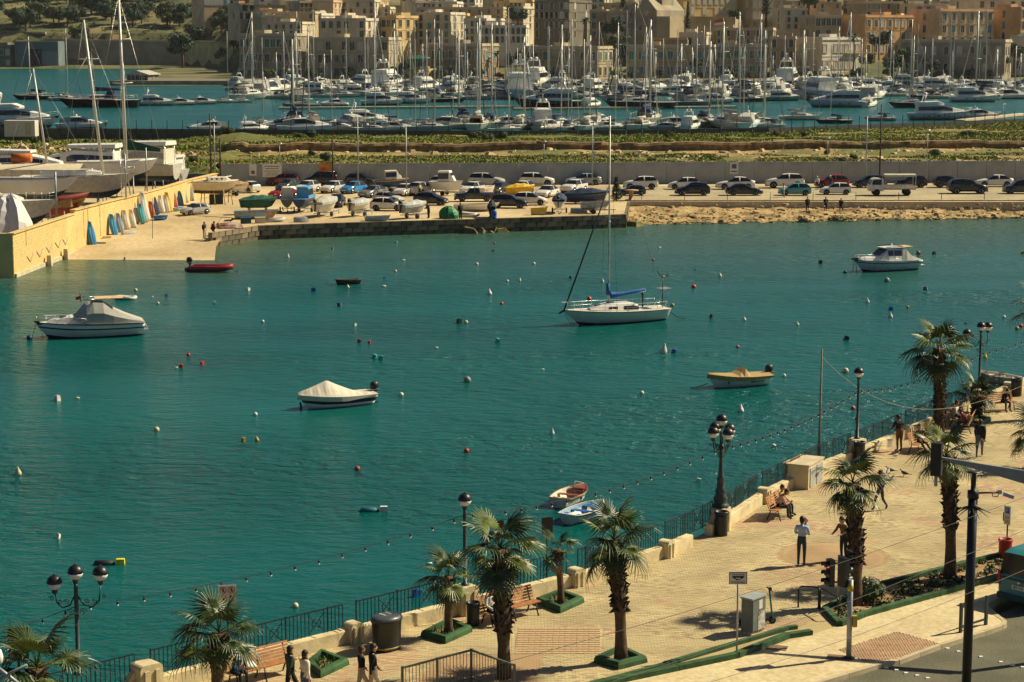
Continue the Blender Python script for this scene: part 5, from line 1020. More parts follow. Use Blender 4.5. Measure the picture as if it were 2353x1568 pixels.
# ------------------------------------------------------------------ buoys and floating canisters
PAL = {'white': (.66, .62, .52), 'cream': (.6, .5, .32), 'red': (.42, .03, .025), 'orange': (.6, .05, .03), 'blue': (.015, .09, .32), 'dark': (.015, .017, .02), 'navy': (.015, .04, .09), 'turquoise': (.08, .36, .32), 'grey': (.22, .22, .19), 'yellow': (.75, .6, .02), 'ochre': (.4, .24, .05), 'pink': (.5, .12, .12), 'teal': (.01, .12, .13)}
BUO = [(661, 592, 'p', 'white', 8), (764, 573, 'c', 'navy', 6), (911, 559, 'c', 'turquoise', 7), (927, 599, 'o', 'white', 9), (909, 625, 'b', 'cream', 6), (884, 641, 'c', 'blue', 6), (882, 659, 'o', 'white', 11), (800, 662, 'p', 'cream', 7), (720, 670, 'c', 'blue', 12), (780, 704, 'c', 'navy', 11), (571, 668, 'c', 'white', 9), (492, 698, 'c', 'white', 7), (545, 625, 'c', 'teal', 6), (382, 681, 'c', 'blue', 7), (312, 669, 'b', 'cream', 8), (363, 699, 'b', 'cream', 7), (350, 683, 'o', 'white', 6), (604, 741, 'b', 'white', 7), (816, 749, 'c', 'white', 8),
       (825, 787, 'c', 'red', 10), (849, 789, 'c', 'red', 9), (861, 823, 'c', 'turquoise', 12), (875, 826, 'c', 'turquoise', 12), (433, 818, 'b', 'red', 9), (416, 845, 'c', 'red', 10), (465, 838, 'c', 'red', 10), (405, 846, 'o', 'white', 7), (132, 921, 'c', 'white', 17), (178, 916, 'o', 'cream', 11), (587, 955, 'b', 'white', 10), (360, 991, 'b', 'cream', 13), (560, 1015, 'c', 'ochre', 13), (591, 1014, 'p', 'ochre', 9), (42, 1091, 'p', 'cream', 16), (134, 1237, 'c', 'white', 14), (679, 1396, 'b', 'cream', 13), (821, 1081, 'b', 'red', 13), (1072, 1040, 'b', 'red', 13), (1268, 998, 'p', 'white', 12), (1074, 878, 'b', 'grey', 17), (922, 910, 'b', 'white', 11), (1144, 787, 'c', 'turquoise', 13), (1003, 800, 'o', 'white', 9), (1055, 743, 'c', 'dark', 14), (1071, 743, 'b', 'cream', 9), (1125, 677, 'p', 'white', 11), (1153, 700, 'b', 'orange', 8), (1166, 648, 'b', 'white', 6), (1194, 646, 'p', 'white', 6), (1227, 608, 'b', 'white', 7), (1096, 609, 'b', 'white', 7), (1134, 577, 'o', 'dark', 8), (1137, 561, 'b', 'red', 5), (1311, 640, 'c', 'blue', 8), (1384, 649, 'p', 'white', 8), (1354, 690, 'b', 'orange', 11), (1501, 599, 'b', 'red', 6), (1515, 570, 'o', 'white', 8), (1594, 662, 'b', 'orange', 11), (1545, 704, 'b', 'ochre', 9), (1597, 621, 'o', 'dark', 6), (1655, 636, 'p', 'white', 8), (1635, 731, 'c', 'dark', 11), (1711, 737, 'p', 'white', 8), (1523, 811, 'p', 'white', 19), (1549, 811, 'c', 'blue', 12), (1695, 799, 'b', 'pink', 6), (1833, 748, 'p', 'white', 6), (1475, 906, 'b', 'white', 10), (1247, 850, 'o', 'white', 8), (1702, 947, 'p', 'white', 15), (1802, 866, 'b', 'white', 8), (1605, 1108, 'c', 'white', 12), (1779, 1029, 'c', 'white', 10), (1885, 606, 'c', 'dark', 11), (2038, 648, 'b', 'grey', 13), (2146, 585, 'c', 'dark', 9), (2126, 667, 'c', 'grey', 12), (1994, 696, 'p', 'white', 9), (2047, 713, 'c', 'blue', 10), (2046, 730, 'p', 'white', 11), (2086, 708, 'b', 'ochre', 6), (1945, 782, 'c', 'dark', 13), (1943, 856, 'b', 'cream', 14), (1960, 941, 'b', 'pink', 11), (1969, 965, 'b', 'ochre', 10), (2263, 823, 'p', 'yellow', 10), (2307, 731, 'b', 'white', 8), (2220, 744, 'o', 'dark', 9), (2337, 758, 'b', 'ochre', 10), (2346, 752, 'b', 'orange', 9), (2350, 584, 'c', 'ochre', 9), (958, 1371, 'c', 'blue', 22), (987, 1297, 'o', 'white', 16), (1942, 628, 'b', 'dark', 8), (68, 781, 'b', 'navy', 14), (328, 763, 'c', 'navy', 11), (287, 597, 'c', 'grey', 7)]
LM = [('left cruiser', 200, 730), ('covered speedboat', 765, 910), ('blue covered sailing yacht', 1410, 720), ('right cruiser', 2030, 600), ('tan covered boat', 1690, 870), ('red inflatable', 482, 612), ('small dark open boat', 795, 642), ('red rowing boat', 1307, 1145), ('nearest three globe lamp', 180, 1320), ('five globe lamp', 1660, 1000), ('tall far palm', 2157, 800), ('big black bin', 889, 1440), ('slipway', 400, 560)]
seen = {}; KN = {'b': 'round buoy', 'p': 'pear shaped buoy', 'c': 'plastic canister', 'o': 'flat float'}
for u, v, k, cn, w in sorted(BUO, key=lambda q: q[1]):
 p = P(u, v); s = ppm(p); R = max(.12, w / s / 2); r = None; bm = mat('buoy_' + cn, PAL[cn], .5, var=.18, scale=5)
 lm = min(LM, key=lambda q: hypot(u - q[1], 1.6 * (v - q[2]))); dx, dy = u - lm[1], v - lm[2]
 dr = ('left of' if dx < 0 else 'right of') if abs(dx) > 1.3 * abs(dy) else ('beyond' if dy < 0 else 'in front of'); key = (cn, k, lm[0], dr); seen[key] = seen.get(key, 0) + 1
 sz = 'big ' if R > .24 else ('tiny ' if R < .14 else 'small ')
 lab = '%s%s %s floating %s the %s' % (sz, cn, KN[k], dr, lm[0]) + ('', ', the nearer one', ', the third one closer in', ', a fourth still closer', ', a fifth', ', a sixth', ', a seventh')[seen[key] - 1]
 mb = MB(); a = rnd(0, 3)
 if k == 'b': mb.ball((0, 0, R * .55), R, 12, 8).tube([(0, 0, R * 1.4), (0, 0, R * 1.75)], R * .12, 5)
 elif k == 'p': mb.lathe([(R * .3, -R * .5), (R * .9, 0), (R, R * .45), (R * .8, R * 1.0), (R * .35, R * 1.8), (R * .14, R * 2.35), (R * .05, R * 2.5)], 12); a = 0
 elif k == 'c':
  hh = R * 1.5; mb.box((0, 0, hh * .38), (R * 1.7, R * 1.1, hh * 1.15), a, ry=rnd(-.35, .35), tap=.92).box((0, 0, hh * .98), (R * .5, R * .2, R * .25), a)
 else: mb.ball((0, 0, R * .2), (R, R * .6, R * .45), 10, 6)
 o = tag(mb.build('buoy' if k in 'bp' else ('canister' if k == 'c' else 'float'), bm, None, p), lab, 'buoy', 'moorings and floats in the bay')
 if k == 'p': o.rotation_euler = (rnd(-.2, .2), rnd(-.2, .2), 0)
for u, v, du, lab, c1, c2 in ((277, 1297, -40, 'yellow canister tied to a black fender on the water beyond the nearest lamp', 'yellow', 'dark'), (882, 1175, -32, 'white canister tied to a dark green fender in the lower middle of the bay', 'white', 'teal')):
 p = P(u, v); s = ppm(p); r = emp('fender_float', lab, 'buoy', p, .08)
 MB().box((0, 0, .1), (.36, .24, .26), tap=.9).build('canister', mat('buoy_' + c1, PAL[c1], .5, var=.1), r); MB().tube([(-.22, 0, .05), (-.3, 0, .05), (-.38, 0, .03), (-1.0, .02, .02), (-1.1, .02, .0)], [.05, .06, .16, .17, .05], 8).build('fender', mat('buoy_' + c2, PAL[c2], .5), r)
# ------------------------------------------------------------------ car park, quay, slipway, shore
quay = [P(u, v, LOT) for u, v in ((486, 534), (591, 518), (701, 514), (976, 506), (1249, 498.5), (1434, 492))]
wl0, wl1 = P(505, 427.5, LOT), P(2353, 419, LOT); wdir = (wl1 - wl0).normalized(); wl2 = wl1 + wdir * 60
rmp = [Vector((-39.9, 224, LOT)), Vector((-30, 218, LOT)), Vector(quay[0])]
lotp = [p for p in quay] + [P(1441, 463, LOT), P(2353, 464.5, LOT), P(2353, 464.5, LOT) + wdir * 60, wl2 + Vector((0, 4, 0)), wl0 + Vector((-60, 4, 0)), Vector((-95, 226, LOT)), Vector((-40, 224, LOT))] + rmp[:2]
mb = MB(); lp_ = flip([Vector((p[0], p[1], LOT)) for p in lotp]); mb.prism([(p.x, p.y) for p in lp_], -2, LOT, 1, 0); tag(mb.build('car_park', [LOTM, CONC]), kind='structure')
sheet('shore_road', flip([P(u, v, LOT + .004) for u, v in ((1446, 461), (2353, 463), (2640, 464), (2640, 424), (2353, 424), (1420, 428.5), (700, 431), (700, 440), (1420, 441))]), LOTR)
# slipway
mb = MB(); a = [(-44, 189, -.12), (-28.2, 188.5, -.1), (-29.4, 198, .45), (-30.6, 218, 1.46), (-40, 224, 1.496), (-42, 206, .95)]
mb.add(a, [(0, 1, 2, 3, 4, 5)]).add([(-48, 176, -1.2), (-18, 178, -1.2)] , []).build('slipway', LOTM)['kind'] = 'structure'
# quay wall in big stones
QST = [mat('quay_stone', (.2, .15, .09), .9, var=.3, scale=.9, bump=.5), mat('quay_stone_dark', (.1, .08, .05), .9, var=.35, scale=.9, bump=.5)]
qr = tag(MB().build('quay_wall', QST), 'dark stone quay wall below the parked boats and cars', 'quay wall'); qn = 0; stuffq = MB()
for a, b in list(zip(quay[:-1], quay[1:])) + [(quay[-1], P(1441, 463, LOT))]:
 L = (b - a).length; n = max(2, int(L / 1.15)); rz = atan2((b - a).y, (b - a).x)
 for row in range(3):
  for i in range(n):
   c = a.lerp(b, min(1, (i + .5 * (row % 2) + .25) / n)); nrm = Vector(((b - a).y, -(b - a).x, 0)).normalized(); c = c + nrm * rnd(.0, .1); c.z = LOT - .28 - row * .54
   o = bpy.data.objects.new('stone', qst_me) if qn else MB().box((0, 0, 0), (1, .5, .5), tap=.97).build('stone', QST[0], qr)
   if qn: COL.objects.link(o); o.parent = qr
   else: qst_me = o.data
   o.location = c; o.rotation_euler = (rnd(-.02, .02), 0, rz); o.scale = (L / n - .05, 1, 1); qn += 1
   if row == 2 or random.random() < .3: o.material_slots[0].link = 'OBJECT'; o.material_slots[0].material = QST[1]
# yellow boatyard wall: blocks
YST = [mat('yellow_limestone', (.62, .44, .17), .85, var=.08, scale=.5, bump=.15), mat('yellow_limestone_worn', (.58, .42, .17), .85, var=.1, scale=.5, bump=.2)]
ywl = [(-44.1, 176.2), (-42.9, 196), (-40.9, 211), (-39.6, 224), (-38.6, 240), (-37, 252)]
yr = emp('boatyard_wall', 'yellow limestone block wall of the boatyard running down to the water', 'wall', (-44.1, 176.2, 0))
core = MB()
def yx(y):
 for (x0, y0), (x1, y1) in zip(ywl[:-1], ywl[1:]):
  if y <= y1: return x0 + (x1 - x0) * (y - y0) / (y1 - y0)
 return ywl[-1][0]
def ytop(y): return 3.95 if y < 196 else (4.3 if y < 211 else 4.25 - .006 * (y - 211))
yb = []; y = 176.2
while y < 250.5:
 z = -.3; k = 0; st_ = .62
 while z < ytop(y) - .28: yb.append((max(176.55, y + (st_ / 2 if k % 2 else 0)), z + .135)); z += .27; k += 1
 y += st_
yme = None
for i, (y, z) in enumerate(yb):
 x = yx(y); rz = atan2(yx(y + .3) - yx(y - .3), .6)
 if i < 290:
  o = bpy.data.objects.new('block', yme) if yme else MB().box((0, 0, 0), (.3, .605, .258), tap=.985).build('block', YST[0], yr)
  if yme: COL.objects.link(o); o.parent = yr
  yme = o.data; o.location = Vector((x - .15 + rnd(-.006, .006), y, z)) - yr.location; o.rotation_euler = (0, 0, -rz)
  if random.random() < .25: o.material_slots[0].link = 'OBJECT'; o.material_slots[0].material = YST[1]
 else: core.box((x - .15 + 44.1 + rnd(-.006, .006), y - 176.2, z), (.3, .608, .262), -rz, m=int(random.random() < .25), tap=.985)
tag(core.build('blocks', YST, yr), kind='stuff')
mb = MB()
for y0, y1 in ((176.2, 196), (196, 211), (211, 230), (230, 252)):
 n = 6
 for i in range(n):
  ya, yb2 = lerp(y0, y1, i / n), lerp(y0, y1, (i + 1) / n); c = (ya + yb2) / 2; zt = ytop(c); mb.box((yx(c) - .25 + 44.1, c - 176.2, (zt - .05 - .4) / 2), (.42, yb2 - ya, zt - .05 + .4), -atan2(yx(yb2) - yx(ya), yb2 - ya)); mb.box((yx(c) - .2 + 44.1, c - 176.2, zt - .02), (.62, yb2 - ya, .09), -atan2(yx(yb2) - yx(ya), yb2 - ya), m=1)
mb.box((-9.2, .25, 1.75), (18, .5, 4.4)); mb.build('wall_core', YST, yr)
MB().box((.62, 9.8, .1), (.3, 19.4, .5), -.06).build('footing', CONC, yr)
for y in (185.5, 191): MB().box((yx(y) + .45 + 44.1, y - 176.2, .35), (.5, .4, 1.3), -.16, tap=.8).build('mooring_block', CONC, yr)
for y, z in ((181, 1.0), (184, 1.1), (187, 1.2), (190, 1.3), (192.5, 1.35)):
 MB().tube([(yx(y - 1) + 44.13, y - 1 - 176.2, z + .5), (yx(y) + 44.14, y - 176.2, z - .1), (yx(y + .9) + 44.13, y + .9 - 176.2, z + .6)], .03, 5).build('hanging_rope', ROPE, yr)
# yard ground behind the wall
sheet('boatyard_ground', flip([(-120, 177, 1.1), (-44.8, 176.9, 1.1), (-43.5, 196, 1.1), (-41.5, 211, 1.1), (-40.2, 224, 1.1), (-39.2, 240, 1.1), (-37.6, 252, 1.1), (-37, 262, 1.1), (-120, 262, 1.1)]), LOTM)
# low wall and posts between road and shore, cable drum
r = emp('shore_kerb_wall', 'low concrete wall with short posts between the shore road and the beach', 'wall', P(1450, 462, LOT)); b0_ = r.location.copy()
b1_ = P(2353, 464, LOT) + wdir * 20; n = 26
for i in range(n):
 a, b = b0_.lerp(b1_, i / n), b0_.lerp(b1_, (i + 1) / n); c = (a + b) / 2 - b0_; MB().box((c.x, c.y, -.15), ((b - a).length - .03, .5, .6), atan2((b - a).y, (b - a).x)).build('kerb_block', CONC, r)
 if i % 2 == 0: MB().tube([(c.x, c.y, .1), (c.x, c.y, 1.05)], .04, 6).build('post', BLACKM, r)
# beach
mb = MB(); NB = 90; rows = 16; vs = []
for i in range(NB + 1):
 u = lerp(1425, 2500, i / NB)
 for j in range(rows + 1):
  t = j / rows; vb = lerp(465, lerp(516, 499, min(1, (u - 1440) / 913)) + 3 + 4 * noise.noise((u * .03, 0, 0)), t); p = P(u, vb, lerp(LOT - .25, -.06, t ** .8)); p.z += (.28 * noise.noise((p.x * .35, p.y * .35, 0)) + .12 * noise.noise((p.x * 1.3, p.y * 1.3, 3))) * (1 if 0 < j else .3); vs.append(p)
mb.add(vs, [(i * (rows + 1) + j, i * (rows + 1) + j + 1, (i + 1) * (rows + 1) + j + 1, (i + 1) * (rows + 1) + j) for i in range(NB) for j in range(rows)]); tag(mb.build('beach', BEACH), kind='structure')
ROCK = [mat('shore_rock', (.28, .2, .1), .95, var=.3, scale=1.5, bump=.5), mat('shore_rock_dark', (.13, .1, .05), .95, var=.35, scale=1.5, bump=.5), mat('weedy_rock', (.12, .11, .03), .9, var=.4, scale=2)]
def rock_quads(p, r, rs):
 d = np.array([[-1, -1, 0], [1, -1, 0], [1, 1, 0], [-1, 1, 0], [-.6, -.6, 1], [.6, -.6, 1], [.6, .6, 1], [-.6, .6, 1]]) + rs.uniform(-.3, .3, (8, 3)); a = rs.uniform(0, 6.28); M = np.array([[cos(a), -sin(a), 0], [sin(a), cos(a), 0], [0, 0, 1]])
 v = (d @ M.T) * np.array([r, r, r * rs.uniform(.4, .8)]) + p; v[:4, 2] = p[2] - .15 * r; return [v[list(q)] for q in ((0, 1, 5, 4), (1, 2, 6, 5), (2, 3, 7, 6), (3, 0, 4, 7), (4, 5, 6, 7))]
def rocks(name, n, fn, m, seed, label=None):
 rs = np.random.RandomState(seed); V = []; mi = []
 for i in range(n):
  p, r, k = fn(rs); V += rock_quads(np.array(p), r, rs); mi += [k] * 5
 return tag(quads(name, np.array(V), m, None, mi), label, None, None, 'stuff')
def f1(rs):
 u = rs.uniform(1430, 2450); t = rs.rand(); w = lerp(516, 499, min(1, (u - 1440) / 913)); v = lerp(468, w + 3, t ** .7); p = P(u, v, lerp(LOT - .2, 0, t)); return (p.x, p.y, p.z), rs.gamma(1.1, .06) + .03, (1 if rs.rand() < .25 else 0) if t < .8 else (2 if rs.rand() < .5 else 1)
rocks('beach_rubble', 1300, f1, ROCK, 5, 'loose stones over the beach')
def f2(rs):
 u = rs.uniform(1000, 1470); p = P(u, lerp(537, 513, (u - 919) / 515) + rs.uniform(0, 5.5) * (u > 1080) + rs.uniform(0, 1.5), .05); return (p.x, p.y, p.z), rs.gamma(2, .13) + .1, 2 if rs.rand() < .6 else 1
rocks('weedy_shore_rocks', 420, f2, ROCK, 6, 'weedy rocks along the foot of the quay')
def f3(rs): u = rs.uniform(488, 760); p = P(u, 551 - (u - 490) * .06 + rs.uniform(-1, 5), .04); return (p.x, p.y, p.z), rs.gamma(2, .1) + .08, 0 if rs.rand() < .6 else 2
rocks('sandy_shore_rocks', 260, f3, ROCK, 7, 'sandy stones at the left foot of the quay')
p = P(1925, 508, -.1); r = emp('boulder', 'dark boulder standing in the water off the beach', 'rock', p); MB().lathe([(.9, -.3), (1.05, .1), (.95, .45), (.5, .62), (.05, .66)], 9, sx=1.1).build('rock_body', ROCK[1], r)
# concrete wall of panels
PANM = mat('grey_concrete_panel', (.27, .29, .285), .85, var=.12, scale=.5); wr = emp('concrete_wall', 'long grey concrete panel wall behind the parked cars', 'wall', wl0)
Lw = (wl2 - wl0).length; npan = int(Lw / 3.95); rz = atan2(wdir.y, wdir.x); pme = None
for i in range(npan):
 c = wdir * (i + .5) * 3.95; o = bpy.data.objects.new('panel', pme) if pme else MB().box((0, 0, 1.45), (3.9, .2, 2.9)).build('panel', PANM, wr)
 if pme: COL.objects.link(o); o.parent = wr
 pme = o.data; o.location = c + Vector((0, rnd(-.015, .015), rnd(-.02, .02))); o.rotation_euler = (0, 0, rz)
mb = MB()
for i in range(npan * 2): c = wdir * (i + .5) * 1.97; mb.box((c.x, c.y - .02, 2.93), (.12, .12, .16))
tag(mb.build('lifting_lugs', BLACKM, wr), kind='stuff')
def wallsign(u, v, w, h, m, lab, extra=()):
 s = W(u, v, wl0.y - .16); r = tag(MB().box((0, 0, 0), (w, .03, h)).build('wall_notice', m, None, s), lab, 'sign'); mb = MB()
 for x, z, a, b in extra: mb.box((x * w, -.02, z * h), (a * w, .01, b * h))
 if extra: mb.build('print', SG, r)
wallsign(625, 392, 2.5, 1.7, SIGNW, 'big pale notice on the concrete wall left of the red jeep', ((0, .32, .8, .05), (0, .15, .7, .05), (0, -.05, .8, .04), (0, -.2, .6, .04), (0, -.35, .75, .04)))
wallsign(581, 391, .95, 1.5, SIGNW, 'narrow notice with a yellow band at the left end of the concrete wall', ((0, -.2, .5, .3),)); wallsign(747, 384, 1.6, 1.05, mat('yellow_red_notice', (.5, .3, .03), .6, col2=(.3, .04, .02), scale=1.2), 'yellow and red notice on the concrete wall above the black van')
wallsign(1687, 386.5, 1.1, 1.5, SIGNW, 'no stopping notice on the concrete wall above the parked white saloon', ((0, .15, .55, .4), (0, -.3, .7, .12)))
# ------------------------------------------------------------------ cars
CP = mat('car_paint', (.6, .58, .52), .25, var=.03, spec=.6); TAIL = mat('red_tail_lamp', (.35, .01, .01), .3, var=0); HEADL = mat('clear_head_lamp', (.55, .55, .5), .2, var=0); PLATE = mat('number_plate', (.6, .6, .5), .5, var=0)
def carbody(st, kind):
 b = MB(); g = MB(); rings = []
 for x, w, zl, zb, zt, wt in st:
  h = [(w * .93, zl), (w, zl + (zb - zl) * .35), (w * .985, zb), (wt, zt), (wt * .6, zt + .025)]
  rings.append([(x, -y, z) for y, z in h] + [(x, y, z) for y, z in reversed(h)])
 n = 10; b.v = [p for r in rings for p in r]; g.v = list(b.v)
 for i in range(len(rings) - 1):
  hi = [st[k][4] - st[k][3] > .28 for k in (i, i + 1)]; pil = abs(st[i][0] - st[i + 1][0]) < .16
  for j in range(n):
   a = i * n + j; f = (a, a + n, i * n + (j + 1) % n + n, i * n + (j + 1) % n); side = j in (2, 6); top = j in (3, 4, 5)
   gl = (side and any(hi) and not pil) or (top and hi[0] != hi[1])
   (g if gl else b).f.append(f); (g if gl else b).m.append(0); (g if gl else b).s.append(not gl)
 b.f += [tuple(reversed(range(n)))[::-1], tuple(range((len(rings) - 1) * n, len(rings) * n))[::-1]]; b.m += [0, 0]; b.s += [False, False]; return b, g
KINDS_ = {
 'hatch': (3.9, [(1.95, .6, .34, .58, .6, .5), (1.84, .78, .22, .68, .72, .62), (1.3, .83, .2, .84, .89, .7), (.95, .84, .2, .92, .98, .7), (.2, .84, .2, .96, 1.42, .58), (-.3, .84, .2, .97, 1.47, .58), (-.42, .84, .2, .97, 1.47, .58), (-1.35, .84, .2, 1.0, 1.42, .56), (-1.8, .8, .22, 1.0, 1.06, .64), (-1.93, .72, .32, .82, .88, .58)], 1.25, -1.2),
 'sedan': (4.5, [(2.25, .62, .34, .55, .58, .5), (2.1, .8, .2, .66, .7, .64), (1.4, .86, .19, .82, .87, .72), (.95, .87, .19, .88, .93, .72), (.1, .87, .19, .92, 1.38, .58), (-.35, .87, .19, .93, 1.42, .58), (-.47, .87, .19, .93, 1.42, .58), (-1.15, .87, .19, .95, 1.36, .56), (-1.75, .86, .2, .96, 1.02, .66), (-2.15, .8, .24, .92, .96, .64), (-2.25, .7, .36, .75, .8, .55)], 1.35, -1.35),
 'suv': (4.45, [(2.2, .64, .4, .7, .73, .55), (2.08, .84, .28, .85, .9, .68), (1.45, .9, .27, 1.0, 1.06, .74), (1.0, .9, .27, 1.06, 1.12, .74), (.3, .9, .27, 1.1, 1.58, .62), (-.35, .9, .27, 1.11, 1.66, .63), (-.48, .9, .27, 1.11, 1.66, .63), (-1.65, .9, .27, 1.14, 1.6, .6), (-2.05, .86, .3, 1.14, 1.2, .68), (-2.2, .76, .4, .92, .98, .62)], 1.4, -1.35),
 'mpv': (4.5, [(2.25, .62, .36, .68, .72, .5), (2.1, .82, .22, .82, .87, .64), (1.6, .88, .22, .98, 1.04, .7), (1.25, .89, .22, 1.04, 1.1, .7), (.5, .89, .22, 1.08, 1.72, .64), (-.2, .89, .22, 1.08, 1.8, .66), (-.32, .89, .22, 1.08, 1.8, .66), (-1.3, .89, .22, 1.08, 1.8, .66), (-1.42, .89, .22, 1.08, 1.8, .66), (-2.1, .87, .24, 1.08, 1.76, .64), (-2.22, .82, .3, 1.05, 1.1, .7), (-2.26, .76, .36, .8, .85, .65)], 1.4, -1.35),
 'jeep': (4.2, [(2.1, .74, .5, .95, 1.0, .66), (2.05, .78, .45, 1.1, 1.15, .72), (1.0, .8, .42, 1.15, 1.2, .76), (.85, .82, .42, 1.17, 1.22, .76), (.55, .84, .4, 1.18, 1.85, .74), (-.3, .84, .4, 1.18, 1.9, .75), (-.45, .84, .4, 1.18, 1.9, .75), (-1.85, .84, .42, 1.18, 1.88, .74), (-1.92, .82, .45, 1.15, 1.2, .76), (-1.95, .78, .5, .9, .95, .7)], 1.3, -1.2),
 'pickup': (5.2, [(2.6, .68, .45, .8, .84, .6), (2.45, .86, .36, .98, 1.02, .74), (1.6, .9, .34, 1.06, 1.12, .78), (1.2, .9, .34, 1.1, 1.16, .78), (.65, .9, .34, 1.14, 1.68, .64), (.1, .9, .34, 1.14, 1.74, .66), (-.02, .9, .34, 1.14, 1.74, .66), (-.6, .9, .34, 1.14, 1.72, .66), (-.72, .9, .34, 1.12, 1.17, .8), (-2.5, .9, .38, 1.1, 1.14, .82), (-2.6, .86, .5, 1.05, 1.09, .78)], 1.65, -1.55)}
CARP = {}
def carproto(kind):
 L, st, xf, xr = KINDS_[kind]; r = emp('parked_car', 'x', 'car'); b, g = carbody(st, kind); b.build('body', CP, r); g.build('glazing', DARKG, r); wb = st[3][1]; R = .32 if kind not in ('suv', 'jeep', 'pickup') else .37
 for x in (xf, xr):
  for s in (-1, 1):
   w = MB().lathe([(R * .6, -.1), (R * .96, -.1), (R, -.05), (R, .05), (R * .96, .1), (R * .6, .1)], 14).build('wheel', RUBBER, r); w.location = (x, s * (wb - .07), R); w.rotation_euler = (pi / 2, 0, 0)
   rm = MB().lathe([(.02, -.085), (R * .6, -.105), (R * .64, 0), (R * .6, .105), (.02, .085)], 10).build('rim', STEEL, w)
   ar = MB(); ar.loft([[(x + q * cos(a * pi / 8), s * (wb + .004), R + .02 + q * sin(a * pi / 8)) for a in range(-1, 10)] for q in (R * 1.2, R * .5)], closed=False, cap=False); ar.build('wheel_arch', BLACK, r)
 x0, w0, _, zb, zt, _ = st[1]; xe, we, _, ze, zf, _ = st[-2]
 for s in (-1, 1):
  MB().box((x0 - .0, s * w0 * .78, zb - .06), (.16, .3, .13)).build('headlight', HEADL, r); MB().box((xe - .03, s * we * .86, ze - .1), (.1, .22, .2)).build('tail_light', TAIL, r); MB().box((st[3][0] - .15, s * (wb + .1), zt + .1), (.12, .2, .13)).build('mirror', CP, r)
 MB().box((st[0][0] - .04, 0, .45), (.16, .5, .11)).build('number_plate', PLATE, r); MB().box((st[-1][0] + .02, 0, .62), (.1, .5, .11)).build('number_plate', PLATE, r); MB().box((st[0][0] - .06, 0, .3), (.2, 1.1, .14)).build('grille', BLACK, r)
 if kind == 'jeep': w = MB().lathe([(.2, -.1), (.33, -.1), (.35, 0), (.33, .1), (.05, .12), (.02, .12)], 14).build('spare_wheel', RUBBER, r); w.location = (-2.02, .1, 1.05); w.rotation_euler = (0, pi / 2, 0)
 if kind == 'mpv':
  for s in (-1, 1): MB().tube([(.3, s * .6, 1.84), (-1.9, s * .6, 1.84)], .03, 5).build('roof_bar', STEEL, r)
 return r
COLS = {'white': (.66, .63, .55), 'silver': (.42, .42, .39), 'grey': (.16, .165, .165), 'dark': (.035, .037, .04), 'black': (.012, .013, .015), 'red': (.28, .012, .016), 'darkred': (.16, .012, .015), 'blue': (.03, .22, .5), 'teal': (.05, .27, .27), 'green': (.03, .06, .04), 'palegrey': (.3, .34, .36), 'navy': (.02, .035, .07)}
def car(u, v, kind, col, dir_, px, label, grp='cars parked by the water', z=LOT):
 p = P(u, v - 3, z); s = 1.
 if px: s = min(1.12, max(.86, px / ppm(p) / KINDS_[kind][0] / max(.35, abs(cos(dir_)) + .3 * abs(sin(dir_)))))
 if kind not in CARP: CARP[kind] = carproto(kind); o = CARP[kind]; first = True
 else: o = dup(CARP[kind]); first = False
 pm_ = mat('car_paint_' + col, COLS[col], .25, var=.03, spec=.6)
 for ch in o.children:
  for sl_ in ch.material_slots:
   if ch.name.split('.')[0] in ('body', 'mirror'): sl_.link = 'OBJECT'; sl_.material = pm_
 o.location = p; o.rotation_euler = (0, 0, dir_); o.scale = (s, s, s); o['label'] = label; o['group'] = grp; return o
W_ = pi; E_ = 0.; dn = -pi / 2 - .55
